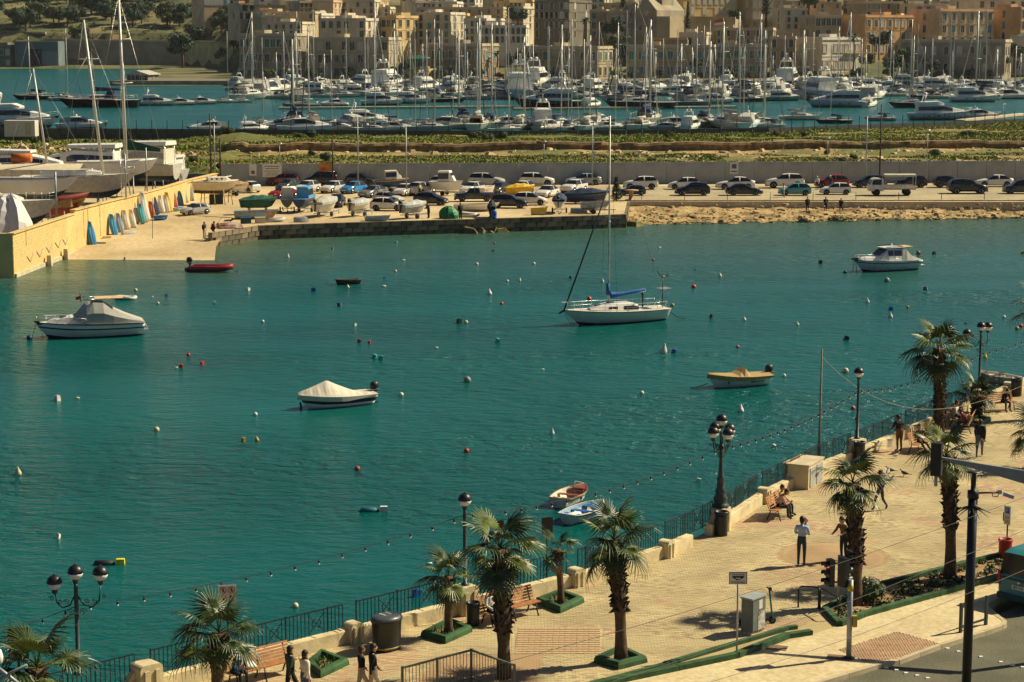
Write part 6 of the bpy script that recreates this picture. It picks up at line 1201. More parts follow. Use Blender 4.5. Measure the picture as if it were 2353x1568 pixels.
for a in ((584, 426, 'jeep', 'darkred', pi - .3, 50, 'dark red jeep with a spare wheel at the left end of the wall'), (651, 430, 'suv', 'darkred', pi - .12, 79, 'dark red crossover facing left between the red jeep and the black van'), (738, 429, 'mpv', 'black', pi - .1, 81, 'black van with roof bars parked along the concrete wall'), (829, 429, 'hatch', 'dark', -.15, 73, 'dark grey hatchback with a bright headlamp right of the black van'), (922, 426, 'suv', 'black', -.1, 84, 'black estate behind the luzzu with a cream cabin'), (1022, 433, 'hatch', 'silver', -.1, 70, 'silver hatchback behind the white cabin boat'), (1118, 432, 'suv', 'silver', -.12, 87, 'silver crossover facing right along the concrete wall'), (1234, 430, 'suv', 'white', -.08, 82, 'white estate with a roof spoiler right of the silver crossover'), (1340, 428, 'sedan', 'palegrey', pi + .08, 85, 'pale blue grey coupe facing left near the lamp post'),
          (570, 445, 'suv', 'white', pi / 2 + .75, 50, 'white crossover seen from behind below the red jeep'), (664, 441, 'hatch', 'green', dn, 0, 'dark green small car half hidden behind the red hatchback'), (652, 459, 'hatch', 'red', dn - .2, 0, 'bright red hatchback behind the grey hulled boat'), (706, 445, 'hatch', 'white', dn, 0, 'white car half hidden behind the blue luzzu'), (766, 446, 'hatch', 'white', dn, 0, 'white small car facing the bay above the speedboat cover'), (812, 447, 'hatch', 'blue', dn, 0, 'light blue small car facing the bay'), (857, 456, 'sedan', 'grey', dn, 0, 'grey saloon facing the bay right of the light blue car'), (929, 453, 'hatch', 'white', dn + .2, 0, 'white car behind the stern of the cream cabined luzzu'), (970, 451, 'suv', 'silver', pi / 2 - .5, 0, 'silver estate seen from behind beside the man in yellow'), (1085, 448, 'hatch', 'white', dn, 0, 'white hatchback facing the bay left of the small white dinghy'), (1146, 449, 'hatch', 'dark', dn + .15, 0, 'dark small car facing the bay right of the small white dinghy'), (1199, 446, 'hatch', 'white', dn, 0, 'white round nosed small car behind the yellow cover'), (1257, 456, 'sedan', 'white', dn + .15, 0, 'white saloon facing the bay right of the yellow cover'), (1319, 446, 'suv', 'white', dn, 0, 'white pickup fronted car behind the navy luzzu'),
          (893, 468, 'sedan', 'silver', -.55, 76, 'silver saloon behind the white electric hatchback'), (891, 487, 'hatch', 'white', -.15, 82, 'white electric hatchback side on near the quay edge'), (990, 474, 'hatch', 'black', -.25, 81, 'black hatchback side on above the two men on the quay'), (1090, 466, 'pickup', 'dark', pi + .1, 94, 'dark pickup truck with an open bed behind the long white dinghy'), (1170, 481, 'suv', 'black', -.15, 88, 'black crossover in front of the white compact hatchback'), (1218, 474, 'hatch', 'white', -.1, 80, 'white compact hatchback behind the black crossover'), (773, 478, 'sedan', 'black', dn + .5, 0, 'black car half hidden behind the white speedboat'),
          (449, 496, 'hatch', 'silver', -pi / 2 - .85, 54, 'silver hatchback parked alone by the leaning dinghies'),
          (1453, 452, 'hatch', 'navy', pi, 45, 'tiny blue two seater beside the cable drum'), (1472, 438, 'suv', 'white', pi, 80, 'white crossover by the wall behind the tiny blue car'), (1572, 438, 'hatch', 'white', pi, 72, 'white hatchback facing left by the wall'), (1591, 452, 'hatch', 'black', pi, 80, 'black hatchback on the shore side below the white hatchback'), (1690, 438, 'sedan', 'white', pi, 92, 'white saloon facing left under the no stopping notice'), (1709, 452, 'sedan', 'black', 0, 85, 'black saloon facing right on the shore side'), (1803, 435, 'suv', 'white', pi, 92, 'white estate car facing left behind the teal hatchback'), (1826, 452, 'hatch', 'teal', pi, 74, 'teal hatchback on the shore side'), (1911, 434, 'hatch', 'red', pi, 80, 'red hatchback by the wall right of the two walkers'), (1920, 450, 'hatch', 'white', pi, 71, 'white city car with a dark side stripe on the shore side'), (1998, 434, 'hatch', 'navy', pi, 80, 'dark blue hatchback behind the white truck cab'), (2092, 434, 'suv', 'black', pi, 74, 'black car partly hidden behind the white truck bed'), (2180, 434, 'suv', 'black', 0, 72, 'black estate facing right by the wall beyond the black crossover'), (2222, 448, 'suv', 'black', 0, 96, 'black crossover on the shore side near the right edge'), (2284, 432, 'sedan', 'white', pi, 86, 'white coupe facing left at the right end of the wall'), (2345, 448, 'mpv', 'dark', pi, 80, 'dark people carrier cut by the right edge of the picture')): car(*a)
# white truck with a canvas frame
p = P(2048, 449, LOT); k = 106 / ppm(p) / 5.6; r = emp('flatbed_truck', 'white flatbed truck with a canvas roof frame parked on the shore side', 'truck', p, pi, None, k); TW = mat('truck_white', (.62, .58, .5), .4)
MB().loft([[(x, -.85, .55), (x, -.85, 1.3), (x, -.75, z), (x, .75, z), (x, .85, 1.3), (x, .85, .55)] for x, z in ((1.1, 2.05), (2.2, 2.1), (2.5, 1.95), (2.72, 1.3), (2.8, 1.2))], sm=False).build('cab', TW, r); MB().add([(1.35, -.87, 1.32), (2.55, -.87, 1.32), (2.35, -.79, 1.9), (1.35, -.78, 1.95)], [(0, 1, 2, 3)]).add([(1.35, .87, 1.32), (2.55, .87, 1.32), (2.35, .79, 1.9), (1.35, .78, 1.95)], [(3, 2, 1, 0)]).add([(2.74, -.75, 1.35), (2.74, .75, 1.35), (2.54, .68, 1.92), (2.54, -.68, 1.92)], [(0, 1, 2, 3)]).build('glazing', DARKG, r)
MB().box((-.9, 0, .8), (3.8, 1.8, .12)).build('bed', mat('brown_bed', (.14, .1, .06), .8), r)
for s in (-1, 1): MB().box((-.9, s * .9, 1.05), (3.8, .05, .4)).build('side_board', TW, r)
MB().tube([(.95, -.85, .8), (.95, -.85, 2.5), (.95, .85, 2.5), (.95, .85, .8)], .035, 5).tube([(-2.75, -.85, .8), (-2.75, -.85, 2.5), (-2.75, .85, 2.5), (-2.75, .85, .8)], .035, 5).build('frame', TW, r); MB().loft([[(x, -.95, 2.3), (x, -.95, 2.5), (x, 0, 2.62), (x, .95, 2.5), (x, .95, 2.3)] for x in (-2.8, 1.0)], closed=False, cap=False).build('canvas_roof', mat('olive_white_canvas', (.5, .47, .36), .8), r)
for x in (1.9, -1.8):
 for s in (-1, 1): w = MB().lathe([(.2, -.12), (.4, -.12), (.42, 0), (.4, .12), (.02, .1)], 14).build('wheel', RUBBER, r); w.location = (x, s * .75, .42); w.rotation_euler = (pi / 2, 0, 0)
# teal van at the right
a = P(2292, 1387, ROADZ); d = Vector((.76, .65, 0)); vr = atan2(d.y, d.x); r = emp('van', 'teal van with a registration plate cut by the right edge', 'van', a + d * 2.4 + Vector((.65, -.76, 0)) * .88, vr); TV = mat('teal_van_paint', (.03, .19, .2), .3, var=.05)
st = [(-2.42, .8, .3, 1.0, 1.05, .8), (-2.38, .88, .25, 1.05, 1.1, .84), (-2.3, .9, .25, 1.12, 1.85, .74), (-2.0, .9, .24, 1.12, 1.95, .74), (-1.85, .9, .24, 1.12, 1.96, .74), (-.6, .9, .24, 1.12, 1.97, .75), (-.48, .9, .24, 1.12, 1.97, .75), (.9, .9, .24, 1.1, 1.93, .72), (1.6, .9, .24, 1.06, 1.12, .75), (2.3, .86, .26, .9, .95, .7), (2.45, .7, .35, .7, .74, .6)]
b, g = carbody(st, 'v'); b.build('body', TV, r); g.build('glazing', DARKG, r); MB().box((-2.45, 0, 1.0), (.05, 1.5, .06)).box((-2.42, 0, .36), (.14, 1.72, .2)).build('bumper', mat('dark_teal_plastic', (.012, .05, .055), .5), r)
MB().box((-2.445, 0, .74), (.03, .56, .15)).build('number_plate', PLATE, r); text_mesh('JBT-531', .13, 'lettering', INK, r, (-2.466, 0, .74), (pi / 2, 0, -pi / 2)); MB().lathe([(.07, 0), (.07, .02), (.02, .03)], 12).build('emblem', STEEL, r).matrix_local = Matrix.Translation((-2.45, 0, .92)) @ Matrix.Rotation(-pi / 2, 4, 'Y')
for s in (-1, 1): MB().box((-2.42, s * .83, .98), (.06, .1, .5)).build('tail_light', TAIL, r)
for x in (-1.55, 1.5):
 for s in (-1, 1): w = MB().lathe([(.2, -.1), (.32, -.1), (.34, 0), (.32, .1), (.02, .11)], 16).build('wheel', RUBBER, r); w.location = (x, s * .82, .34); w.rotation_euler = (pi / 2, 0, 0)
# ------------------------------------------------------------------ boats ashore
TYR = MB().lathe([(.12, -.08), (.28, -.08), (.3, 0), (.28, .08), (.02, .09)], 12).build('wheel', RUBBER); TYRE = TYR.data; bpy.data.objects.remove(TYR)
def trailer(r, L, z=.42):
 MB().box((0, -.5, z), (L * .8, .08, .08)).box((0, .5, z), (L * .8, .08, .08)).box((L * .5, 0, z), (L * .35, .08, .08)).box((-.2, 0, z), (.1, 1.3, .08)).tube([(L * .6, 0, z), (L * .6, 0, 0)], .04, 5).tube([(-L * .35, 0, z), (-L * .35, 0, 0)], .04, 5).build('trailer_frame', GALV, r)
 for s in (-1, 1): inst('wheel', TYRE, r, (-.3, s * .78, .3), (pi / 2, 0, 0))
LUZ = [mat('luzzu_blue', (.012, .045, .12), .5), mat('luzzu_yellow', (.5, .3, .03), .5), mat('luzzu_red', (.25, .03, .02), .5), mat('luzzu_light_blue', (.08, .3, .5), .5), mat('luzzu_green', (.015, .07, .05), .5)]
def ashore(u, v, L, hd, cols, label, style='cover', cov=None, B=None, h=1., z=LOT, tr=True, ob=False, dz=.55, name='beached_boat'):
 p = P(u, v, z); r = emp(name, label, 'boat', p, hd, 'boats laid up ashore'); B = B or L * .36; k = dz + .3
 if not tr: k = dz
 hl = hull(L, B, .85 * h, .65 * h, .3, .8, .14, n=10, open_=(style == 'open'), floor=.05); o = hl.build('hull', cols + [cols[-1]] * (5 - len(cols)), r); o.location = (0, 0, k)
 if style == 'cover':
  R_ = []
  for i in range(9):
   t = i / 8; x, b, zz = sheer_at(hl, t); q = .1 + .42 * h * sin(pi * min(1, max(0, t * 1.1))) ** .8 * (1 + .12 * sin(i * 2.7)); R_.append([(x + (.06 if i == 8 else 0), -b - .05, zz - .2), (x, -b - .05, zz + .05), (x, -b * .5, zz + q * .8), (x, 0, zz + q), (x, b * .5, zz + q * .75), (x, b + .05, zz + .05), (x, b + .05, zz - .2)])
  MB().loft(R_, sm=False).build('canvas_cover', cov, r).location = (0, 0, k)
 if style == 'cabin':
  s_ = [(-L * .22, .5, 1.65 * h, B * .4, B * .36), (L * .1, .55, 1.7 * h, B * .38, B * .32), (L * .26, .6, 1.0, B * .25, B * .18)]; c_ = house(MB(), s_).build('cabin', cov or WHITE, r); c_.location = (0, 0, k); band_glass(s_[:2], .4, .85).build('window', DARKG, c_); MB().box((L * .17, 0, 1.4 * h), (.04, B * .5, .4), ry=-.5).build('windscreen', DARKG, c_)
 if style == 'open':
  for t in (.25, .6): x, b, zz = sheer_at(hl, t); MB().box((x, 0, zz - .15 + k), (.22, b * 1.8, .04)).build('thwart', cols[-1], r)
 if ob: outboard(r, -L / 2 - .05, .6 + k, 1.1, BLACK)
 if tr: trailer(r, L)
 else: MB().box((-L * .25, 0, k * .25), (.2, B * .7, k * .5 + .05)).box((L * .2, 0, k * .25), (.2, B * .6, k * .5 + .05)).build('chocks', TEAK, r)
 return r
GC = mat('green_canvas', (.012, .075, .05), .8, var=.2, scale=3); BG = mat('bright_green_canvas', (.01, .15, .045), .6, var=.3, scale=4); YC = mat('yellow_cover', (.65, .4, .015), .6); SVC = mat('silver_cover', (.36, .37, .34), .6, var=.25, scale=4, bump=.5); TAN = mat('raw_boat_wood', (.36, .22, .1), .7, var=.2)
up = pi / 2
ashore(594, 482, 4.2, .25, [GC, GC, GC, GC], 'small boat wrapped in dark green canvas lying across the wooden boat', 'cover', GC, z=LOT + .5, tr=False, dz=.45)
r = ashore(590, 503, 4.9, .12, [TAN, TAN, LUZ[3], LB, mat('teal_gunwale', (.03, .26, .3), .6)], 'bare wooden open boat with a teal gunwale under the green wrapped boat', 'open', tr=False, dz=.2)
ashore(660, 487, 4.6, up + .1, [mat('grey_boat_hull', (.09, .1, .1), .5)] * 4, 'grey hulled boat with a cream cabin seen from its stern', 'cabin', CREAM, h=1.15)
ashore(704, 487, 5.2, up - .25, [LUZ[4], LUZ[0], LUZ[2], LUZ[3], LUZ[1]], 'blue and yellow luzzu with a dark canvas shelter and pale blue cabin', 'cabin', LUZ[3], h=1.2)
ashore(750, 497, 5.4, up - .35, [WHITE, WHITE, WHITE, WHITE], 'white speedboat with a grey cover and twin stern drives on a trailer', 'cover', CANVG, h=1.25, ob=True)
ashore(828, 497, 4.0, up - .5, [SVC, CREAM, CREAM, CREAM], 'motorboat under a torn white cover with a black outboard on a trailer', 'cover', SVC, ob=True)
ashore(951, 502, 3.9, up - .7, [SVC, SVC, SVC, SVC], 'inflatable bundled in silver sheeting on a trailer', 'cover', SVC, ob=True)
ashore(902, 441, 4.5, .25, [LUZ[0], LUZ[0], LUZ[1], TAN, LUZ[1]], 'luzzu with a cream wheelhouse and flat awning above the silver saloon', 'cabin', CREAM, h=1.1)
r = ashore(1027, 449, 4.4, -.35, [WHITE, WHITE, WHITE, WHITE], 'white cabin boat with a tall wheelhouse in front of the silver hatchback', 'cabin', WHITE, h=1.3)
ashore(1121, 450, 3.0, up - .6, [WB, WB, WB, WB], 'small white dinghy tilted behind the black pickup', 'open', tr=False, dz=.4)
ashore(1195, 450, 3.6, .15, [YC, YC, YC, YC], 'bright yellow covered tender in front of the white small car', 'cover', YC, tr=False, dz=.35)
ashore(1095, 486, 5.3, .03, [WB, WHITE, WHITE, CREAM, WHITE], 'long low white open boat beside the black pickup', 'open', tr=False, dz=.25, h=.9)
ashore(1286, 489, 4.3, up - .1, [WHITE, WHITE, NAVY, CANVN], 'motorboat under a navy cover standing by the quay edge', 'cover', CANVN, h=1.15, ob=True)
ashore(1348, 468, 5.2, -.08, [LUZ[2], LUZ[0], LUZ[1], LUZ[0], LUZ[1]], 'big dark blue luzzu with a navy canvas near the mast of the yacht', 'cover', CANVN, h=1.3, tr=False, dz=.35)
ashore(1368, 491, 3.4, .1, [STEEL, SVC, SVC, SVC, SVC], 'aluminium open boat on a trailer at the quay end', 'open', dz=.35)
ashore(1255 - 16, 494, 1.9, .1, [YC, mat('ochre_hull', (.5, .36, .02), .6), YC, WB, RB], 'short yellow tub of a boat on the quay edge', 'open', tr=False, dz=.1)
ashore(868, 508, 2.8, -.05, [WB, mat('pale_grey_boat', (.4, .4, .36), .6), WB, LB, WB], 'small pale grey dinghy at the quay edge below the white hatchback', 'open', tr=False, dz=.03, h=.75)
ashore(1130, 500, 2.6, up, [BLACK, BLACK, BLACK, mat('dark_canvas', (.02, .022, .022), .8)], 'stubby black covered boat beside the blue barrel', 'cover', mat('dark_canvas', (.02, .022, .022), .8), tr=False, dz=.3, h=1.4)
def upturned(u, v, L, hd, m, label, z=LOT, h=1., m2=None):
 p = P(u, v, z); o = hull(L, L * .4, .5 * h, .42 * h, .2, .7, .12, n=10, open_=True).build('upturned_dinghy', [m, m, m2 or m, m, m], None, p + Vector((0, 0, .45 * h))); o.rotation_euler = (pi + rnd(-.1, .1), 0, hd); return tag(o, label, 'boat', 'dinghies on the quay')
upturned(529, 525, 2.9, .3, mat('white_rust_hull', (.5, .4, .3), .7, col2=(.2, .07, .04), scale=1.2), 'upturned white dinghy with rusty brown sides at the left quay corner'); upturned(693, 511, 1.7, .05, mat('grey_dinghy', (.28, .29, .28), .6), 'short grey upturned dinghy on the quay edge'); upturned(1331, 490, 2.0, -.2, mat('blue_grey_dinghy', (.16, .25, .27), .6), 'small blue upturned dinghy with a red rim near the quay end', m2=RB)
def lump(u, v, rad, m, label, nm='covered_bundle', n=12, z=LOT, cat='bundle'):
 p = P(u, v, z); mb = MB(); R_ = []
 for k in range(6): f = k / 5; R_.append([(rad[0] * cos(f * 1.45) * cos(2 * pi * j / n) * (1 + .12 * sin(3 * j + k)), rad[1] * cos(f * 1.45) * sin(2 * pi * j / n) * (1 + .12 * cos(2 * j)), rad[2] * sin(f * 1.45) * (1 + .06 * sin(j * 2.2))) for j in range(n)])
 return tag(mb.loft(R_, sm=False).build(nm, m, None, p), label, cat)
lump(1031, 502, (1.1, .9, 1.35), BG, 'heap wrapped in bright green sheeting behind the standing man on the quay'); p = P(1078, 499, LOT); r = emp('inflatable_tender', 'cream inflatable tender turned over on the quay', 'boat', p, -.2, None)
for s in (-1, 1): MB().tube([(-1.0, s * .5, .22), (.6, s * .5, .22), (1.0, s * .2, .3)], .2, 8).build('tube', CREAM, r)
MB().box((-.1, 0, .45), (1.7, 1.0, .12), ry=.08).build('floor', CREAM, r)
r = emp('inflatable_tender', 'grey inflatable tender lying open on the quay edge', 'boat', P(631, 510, LOT), .35)
for s in (-1, 1): MB().tube([(-1.1, s * .45, .2), (.6, s * .5, .22), (1.05, 0, .35)], .19, 8).build('tube', mat('grey_hypalon', (.42, .42, .4), .6), r)
MB().box((-.2, 0, .15), (1.5, .8, .08)).build('floor', SG, r)
for u, v, c, lab in ((565, 514, (.02, .06, .08), 'dark blue chest by the upturned dinghy on the quay'), (598, 513, (.5, .42, .28), 'pale wooden chest beside the grey tender')):
 p = P(u, v, LOT); r = emp('storage_chest', lab, 'chest', p, .2); MB().box((0, 0, .28), (1.1, .6, .56)).build('chest_body', paint(c, .7), r); MB().box((0, 0, .6), (1.16, .66, .07)).build('lid', paint(c, .7), r)
p = P(1135, 503, LOT); r = emp('barrel', 'bright blue plastic barrel at the quay edge', 'barrel', p); MB().lathe([(.27, 0), (.3, .05), (.31, .3), (.29, .33), (.31, .36), (.31, .8), (.27, .9), (.2, .92)], 14).build('barrel_body', BB, r)
p = P(1450, 461, LOT); r = emp('cable_drum', 'upright wooden cable drum at the corner of the shore road', 'cable drum', p); MB().lathe([(.75, 0), (.75, .1), (.28, .12), (.28, 1.15), (.9, 1.17), (.9, 1.28), (.1, 1.28)], 16).build('drum', TAN, r)
# dinghies leaning upright on the boatyard wall
LEAN = [(216, 566, 506, (.02, .16, .34), 'blue dinghy with white stripe standing nearest the slipway edge', 1), (265, 543, 490, (.02, .2, .38), 'bright blue dinghy standing second from the slipway edge', 1), (279, 536, 488, (.2, .26, .33), 'pale grey blue dinghy leaning beside the bright blue one', 0), (293, 528, 481, (.52, .48, .36), 'white dinghy left of a pair tied with rope', 1), (308, 523, 480, (.6, .57, .46), 'white dinghy right of a pair tied with rope', 1), (316, 512, 461, (.5, .4, .3), 'cream and orange dinghy standing behind the white pair', 1), (329, 513, 466, (.05, .28, .36), 'narrow turquoise dinghy between two taller pale ones', 1), (339, 508, 440, (.55, .52, .4), 'tallest white dinghy standing on the wall', 1), (352, 500, 461, (.42, .1, .05), 'small red dinghy on the wall', 1), (361, 493, 450, (.02, .05, .12), 'dark blue dinghy left of the white ribbed one', 0), (374, 490, 447, (.62, .58, .48), 'white ribbed dinghy in the middle of the leaning row', 1), (386, 489, 447, (.5, .46, .34), 'cream dinghy left of the orange one', 1), (391, 488, 440, (.62, .34, .01), 'bright orange yellow dinghy on the wall', 0), (404, 476, 441, (.5, .14, .1), 'pinkish red dinghy right of the orange one', 1), (417, 473, 437, (.02, .14, .28), 'dark blue dinghy with white trim near the silver hatchback', 1), (428, 466, 399, (.36, .34, .26), 'tall grey beige dinghy near the cradle', 0), (441, 462, 408, (.2, .2, .17), 'weathered brown dinghy behind the cradle boat', 0)]
for u, vb, vt, c, lab, side in LEAN:
 zb = LOT if vb < 500 else lerp(LOT, .35, (vb - 500) / 66); p = P(u, vb, zb); t = W(u, vt, p.y); L = (t.z - p.z) * 1.03; B = min(1.25, L * .42); m = paint(c, .5); m2 = paint(tuple(min(.7, x * 1.6 + .08) for x in c), .5)
 o = hull(L, B, .38, .34, .12, .7, .08, n=10, open_=True).build('leaning_dinghy', [m, m, m2, m2, WB], None)
 D = Vector((.93, -.36, 0)); X = (Vector((0, 0, 1)) * .97 - D * .22).normalized(); Z = (-D * .97 - Vector((0, 0, 1)) * .22).normalized() * (1 if side else 1); Y = Z.cross(X)
 M4 = Matrix(((X.x, Y.x, Z.x, 0), (X.y, Y.y, Z.y, 0), (X.z, Y.z, Z.z, 0), (0, 0, 0, 1))); M4 = Matrix.Translation(p + X * L / 2 + D * .25) @ M4; o.location = M4.to_translation(); o.rotation_euler = M4.to_euler(); tag(o, lab, 'boat', 'dinghies leaning on the yard wall')
rowboat('rowing_boat', 'bright blue tub dinghy lying flat below the leaning row', P(357, 505, 1.35), P(382, 503, 1.4), 1.6, .9, .45, .45, [BB, BB, BB, LB, LB], 1); rowboat('rowing_boat', 'turquoise and white dinghy lying flat left of the silver hatchback', P(400, 488, 1.45), P(424, 483, 1.5), 1.9, .9, .45, .42, [mat('mint_boat', (.25, .42, .36), .6), mat('mint_boat', (.25, .42, .36)), LB, BB, LB], 1)
upturned(299, 545, 1.9, .6, mat('grey_white_hull', (.33, .31, .27), .6), 'grey upturned dinghy on the slipway by the leaning row', .6); tag(MB().box((0, 0, .3), (.9, .7, .6), .4, tap=.8).build('stone_block', mat('yellow_limestone', (.6, .4, .14)), None, P(246, 556, .4)), 'square limestone block on the slipway', 'stone block'); tag(MB().prism([(-.5, -.3), (.5, -.3), (.2, .3), (-.5, .3)], 0, .5).build('stone_block', CONC, None, P(234, 567, .25)), 'wedge shaped concrete block at the foot of the slipway wall', 'stone block')
# sailing boat on a cradle
p = P(497, 470, LOT); r = emp('cradle_yacht', 'cream sailing boat without mast propped on timber stands', 'sailing boat', p, .35); hl = hull(5.6, 2.2, 1.0, .9, .75, .6, .16, n=12); hl.build('hull', [mat('brown_bottom', (.06, .045, .035), .8), mat('cream_hull', (.6, .5, .32), .5), CREAM, CREAM], r).location = (0, 0, 1.9)
s_ = [(-1.0, .85, 1.35, .7, .6), (1.2, .9, 1.3, .55, .45), (1.7, .95, 1.0, .35, .3)]; k_ = house(MB(), s_).build('cabin_trunk', CREAM, r); k_.location = (0, 0, 1.9); MB().box((-.6, -.72, 1.12), (.2, .04, .2)).box((0, -.68, 1.12), (.2, .04, .2)).box((.6, -.62, 1.12), (.2, .04, .2)).build('porthole', DARKG, k_)
for x in (-1.6, -.4, .8, 1.7):
 for s in (-1, 1): MB().tube([(x, s * 1.3, -.05), (x * .95, s * .55, 1.75)], .06, 5).build('stand', TEAK, r)
MB().box((0, 0, .55), (1.6, .3, 1.3)).build('keel', BOTTOM, r); MB().tube([(-3.4, -.3, 2.6), (1.9, .1, 3.3)], .06, 6).build('lowered_mast', ALU, r)
ashore(575 - 30, 450, 2.9, .4, [WB, WHITE, WB, TAN], 'small boat with a tan cover on a trailer beside the white crossover', 'cover', TAN, tr=True, h=.8)
# ------------------------------------------------------------------ laid up boats behind the boatyard wall (water line height zz above the yard)
def yardhull(u, v, Y, L, B, hb, hs, hd, cols, label, draft=1., name='yard_yacht', **k):
 p = W(u, v, Y); r = emp(name, label, 'boat', (p.x, p.y, 1.1), hd, 'yachts laid up in the boatyard'); hl = hull(L, B, hb, hs, draft, .75, .16, n=14, **k); hl.build('hull', cols, r).location = (0, 0, p.z - 1.1); r['w'] = p.z - 1.1
 for x in (-L * .25, L * .18):
  for s in (-1, 1): MB().tube([(x, s * B * .55, 0), (x, s * B * .3, p.z - 1.1 - draft * .3)], .07, 5).build('stand', GALV, r)
 return r, hl, p.z - 1.1
BLB = mat('dark_blue_bottom', (.012, .03, .055), .7, var=.15); GRB = mat('greyish_hull', (.5, .48, .43), .5)
r, hl, w = yardhull(18, 497, 197, 10.5, 3.0, 1.75, 1.55, -.12, [BLB, GRB, GRB, CREAM], 'pale hulled yacht marked with a number, bow towards the wall', band=(.93, .97)); text_mesh('145', .55, 'lettering', INK, r, (-1.25, -1.53, w + .95), (pi / 2, 0, .0)); rail(r, hl, .3, .98, .7, 9).location = (0, 0, w); k_ = house(MB(), [(-4, 1.5, 2.2, 1.1, .9), (.5, 1.55, 2.1, .9, .7), (1.5, 1.6, 1.8, .6, .5)]).build('cabin_trunk', CREAM, r); k_.location = (0, 0, w)
yardhull(112, 478, 209, 8.5, 2.8, 1.6, 1.1, .25, [LUZ[2], LUZ[2], LUZ[1], TAN, LUZ[0]], 'wooden boat painted in red, blue and yellow bands beside the numbered yacht', name='painted_boat', open_=True, band=(.55, .72))
r, hl, w = yardhull(183, 437, 217, 12.5, 3.5, 1.9, 1.55, .0, [BLB, GRB, GRB, CREAM], 'grey white sailing yacht with a dark blue bottom beside the wall', band=(.9, .94)); rail(r, hl, .2, .98, .7, 9).location = (0, 0, w); k_ = house(MB(), [(-4, 1.6, 2.3, 1.2, 1.), (1, 1.65, 2.2, 1., .8), (2.5, 1.75, 2.0, .6, .5)]).build('cabin_trunk', WHITE, r); k_.location = (0, 0, w); text_mesh('Bonaventura', .3, 'lettering', INK, r, (3.4, -1.33, w + 1.15), (pi / 2, 0, .2)) if 0 else None
def mastpole(r, base, top, rad, label=None, spr=(.5, .75), sl=1.1, m=None):
 b = Vector(base); t = Vector(top); o = MB().tube([b, t], [rad, rad * .75], 8).build('mast', m or ALU, r); d = t - b; g = MB()
 for f in spr: c = b + d * f; g.tube([c + Vector((-sl, .3, .1)), c, c + Vector((sl, -.3, .1))], rad * .35, 4)
 g.build('spreader', ALU, o); return o
def rel(r, q): return Vector(q) - r.location
def yardmast(r, u0, v0, u1, v1, Y, rad, label=None, **k):
 ca = cos(-r.rotation_euler.z); sa = sin(-r.rotation_euler.z); f = lambda q: Vector((q.x * ca - q.y * sa, q.x * sa + q.y * ca, q.z)); b = f(rel(r, W(u0, v0, Y))); t = f(rel(r, W(u1, v1, Y))); mastpole(r, b, t, rad, **k); g = MB()
 for dx, q in ((4.5, 1.), (-4.5, 1.), (.9, .75), (-.9, .6)): g.tube([b + Vector((dx, .3, .2)), b.lerp(t, q)], .015, 3)
 g.build('rigging', STEEL, r)
yardmast(r, 238, 408, 192, 46, 217, .17)
r2, hl, w = yardhull(272, 398, 226, 9, 3.4, 1.7, 1.4, .2, [BLB, WHITE, WHITE, CREAM], 'tall masted yacht with a green sail cover behind the grey yacht'); yardmast(r2, 291, 392, 272, -10, 226, .2); p = W(292, 330, 225.6); q = W(368, 343, 225.6)
ca = cos(-.2); sa = sin(-.2); f_ = lambda v_: Vector((v_.x * ca - v_.y * sa, v_.x * sa + v_.y * ca, v_.z)); a_, b_ = f_(rel(r2, p)), f_(rel(r2, q)); MB().loft([[a_ + Vector((0, y, z)) for y, z in ((-.15, -.7), (.15, -.7), (.1, .45), (-.1, .45))], [b_ + Vector((0, y, z)) for y, z in ((-.12, -.3), (.12, -.3), (.08, .1), (-.08, .1))]], sm=False).build('sail_cover', GC, r2)
r3, hl, w = yardhull(60, 440, 205, 11, 3.2, 1.5, 1.4, -.05, [BLB, WHITE, WHITE, CREAM], 'long boat under a cream awning with an orange dinghy on deck'); yardmast(r3, 110, 390, 76, 158, 205, .13); AWN = mat('cream_awning', (.55, .47, .32), .8, var=.06)
MB().loft([[(x, -1.5, 2.6), (x, 0, 3.15), (x, 1.5, 2.6)] for x in (-5, 6)], closed=False, cap=False).build('awning', AWN, r3).location = (0, 0, w - .3); MB().tube([(-1.5, .5, 3.6), (.5, .6, 3.7)], [.5, .45], 8).build('orange_dinghy', mat('orange_cover', (.5, .12, .02), .8), r3).location = (0, 0, w - .3)
for x in range(-5, 7, 2): MB().tube([(x, -1.4, 1.4), (x, -1.45, 2.6)], .03, 4).build('awning_post', STEEL, r3).location = (0, 0, w - .3)
def cruiser_ashore(u, v, Y, L, hd, label, tall=1., canv=False):
 r, hl, w = yardhull(u, v, Y, L, L * .3, L * .16, L * .13, hd, [BLB, GRB, GRB, WHITE], label, .7); z0 = L * .13; s_ = [(-L * .4, z0, z0 + 1.5 * tall, L * .13, L * .12), (-L * .05, z0, z0 + 1.7 * tall, L * .13, L * .115), (L * .16, z0 + .1, z0 + 1.2 * tall, L * .12, L * .1), (L * .34, z0 + .2, z0 + .5, L * .08, L * .06)]
 k_ = house(MB(), s_, sm=False).build('superstructure', CREAM if canv else WHITE, r); k_.location = (0, 0, w); band_glass(s_[:3], .35, .75).build('window', CANVG if canv else DARKG, k_); t_ = house(MB(), [(-L * .42, z0 + 1.9 * tall, z0 + 2.3 * tall, L * .12, L * .11), (L * .02, z0 + 1.9 * tall, z0 + 2.2 * tall, L * .11, L * .1)]).build('flybridge', WHITE, r); t_.location = (0, 0, w)
 MB().tube([(-L * .4, -L * .1, z0), (-L * .4, -L * .1, z0 + 2 * tall)], .05, 4).tube([(-L * .4, L * .1, z0), (-L * .4, L * .1, z0 + 2 * tall)], .05, 4).build('post', STEEL, r).location = (0, 0, w); return r
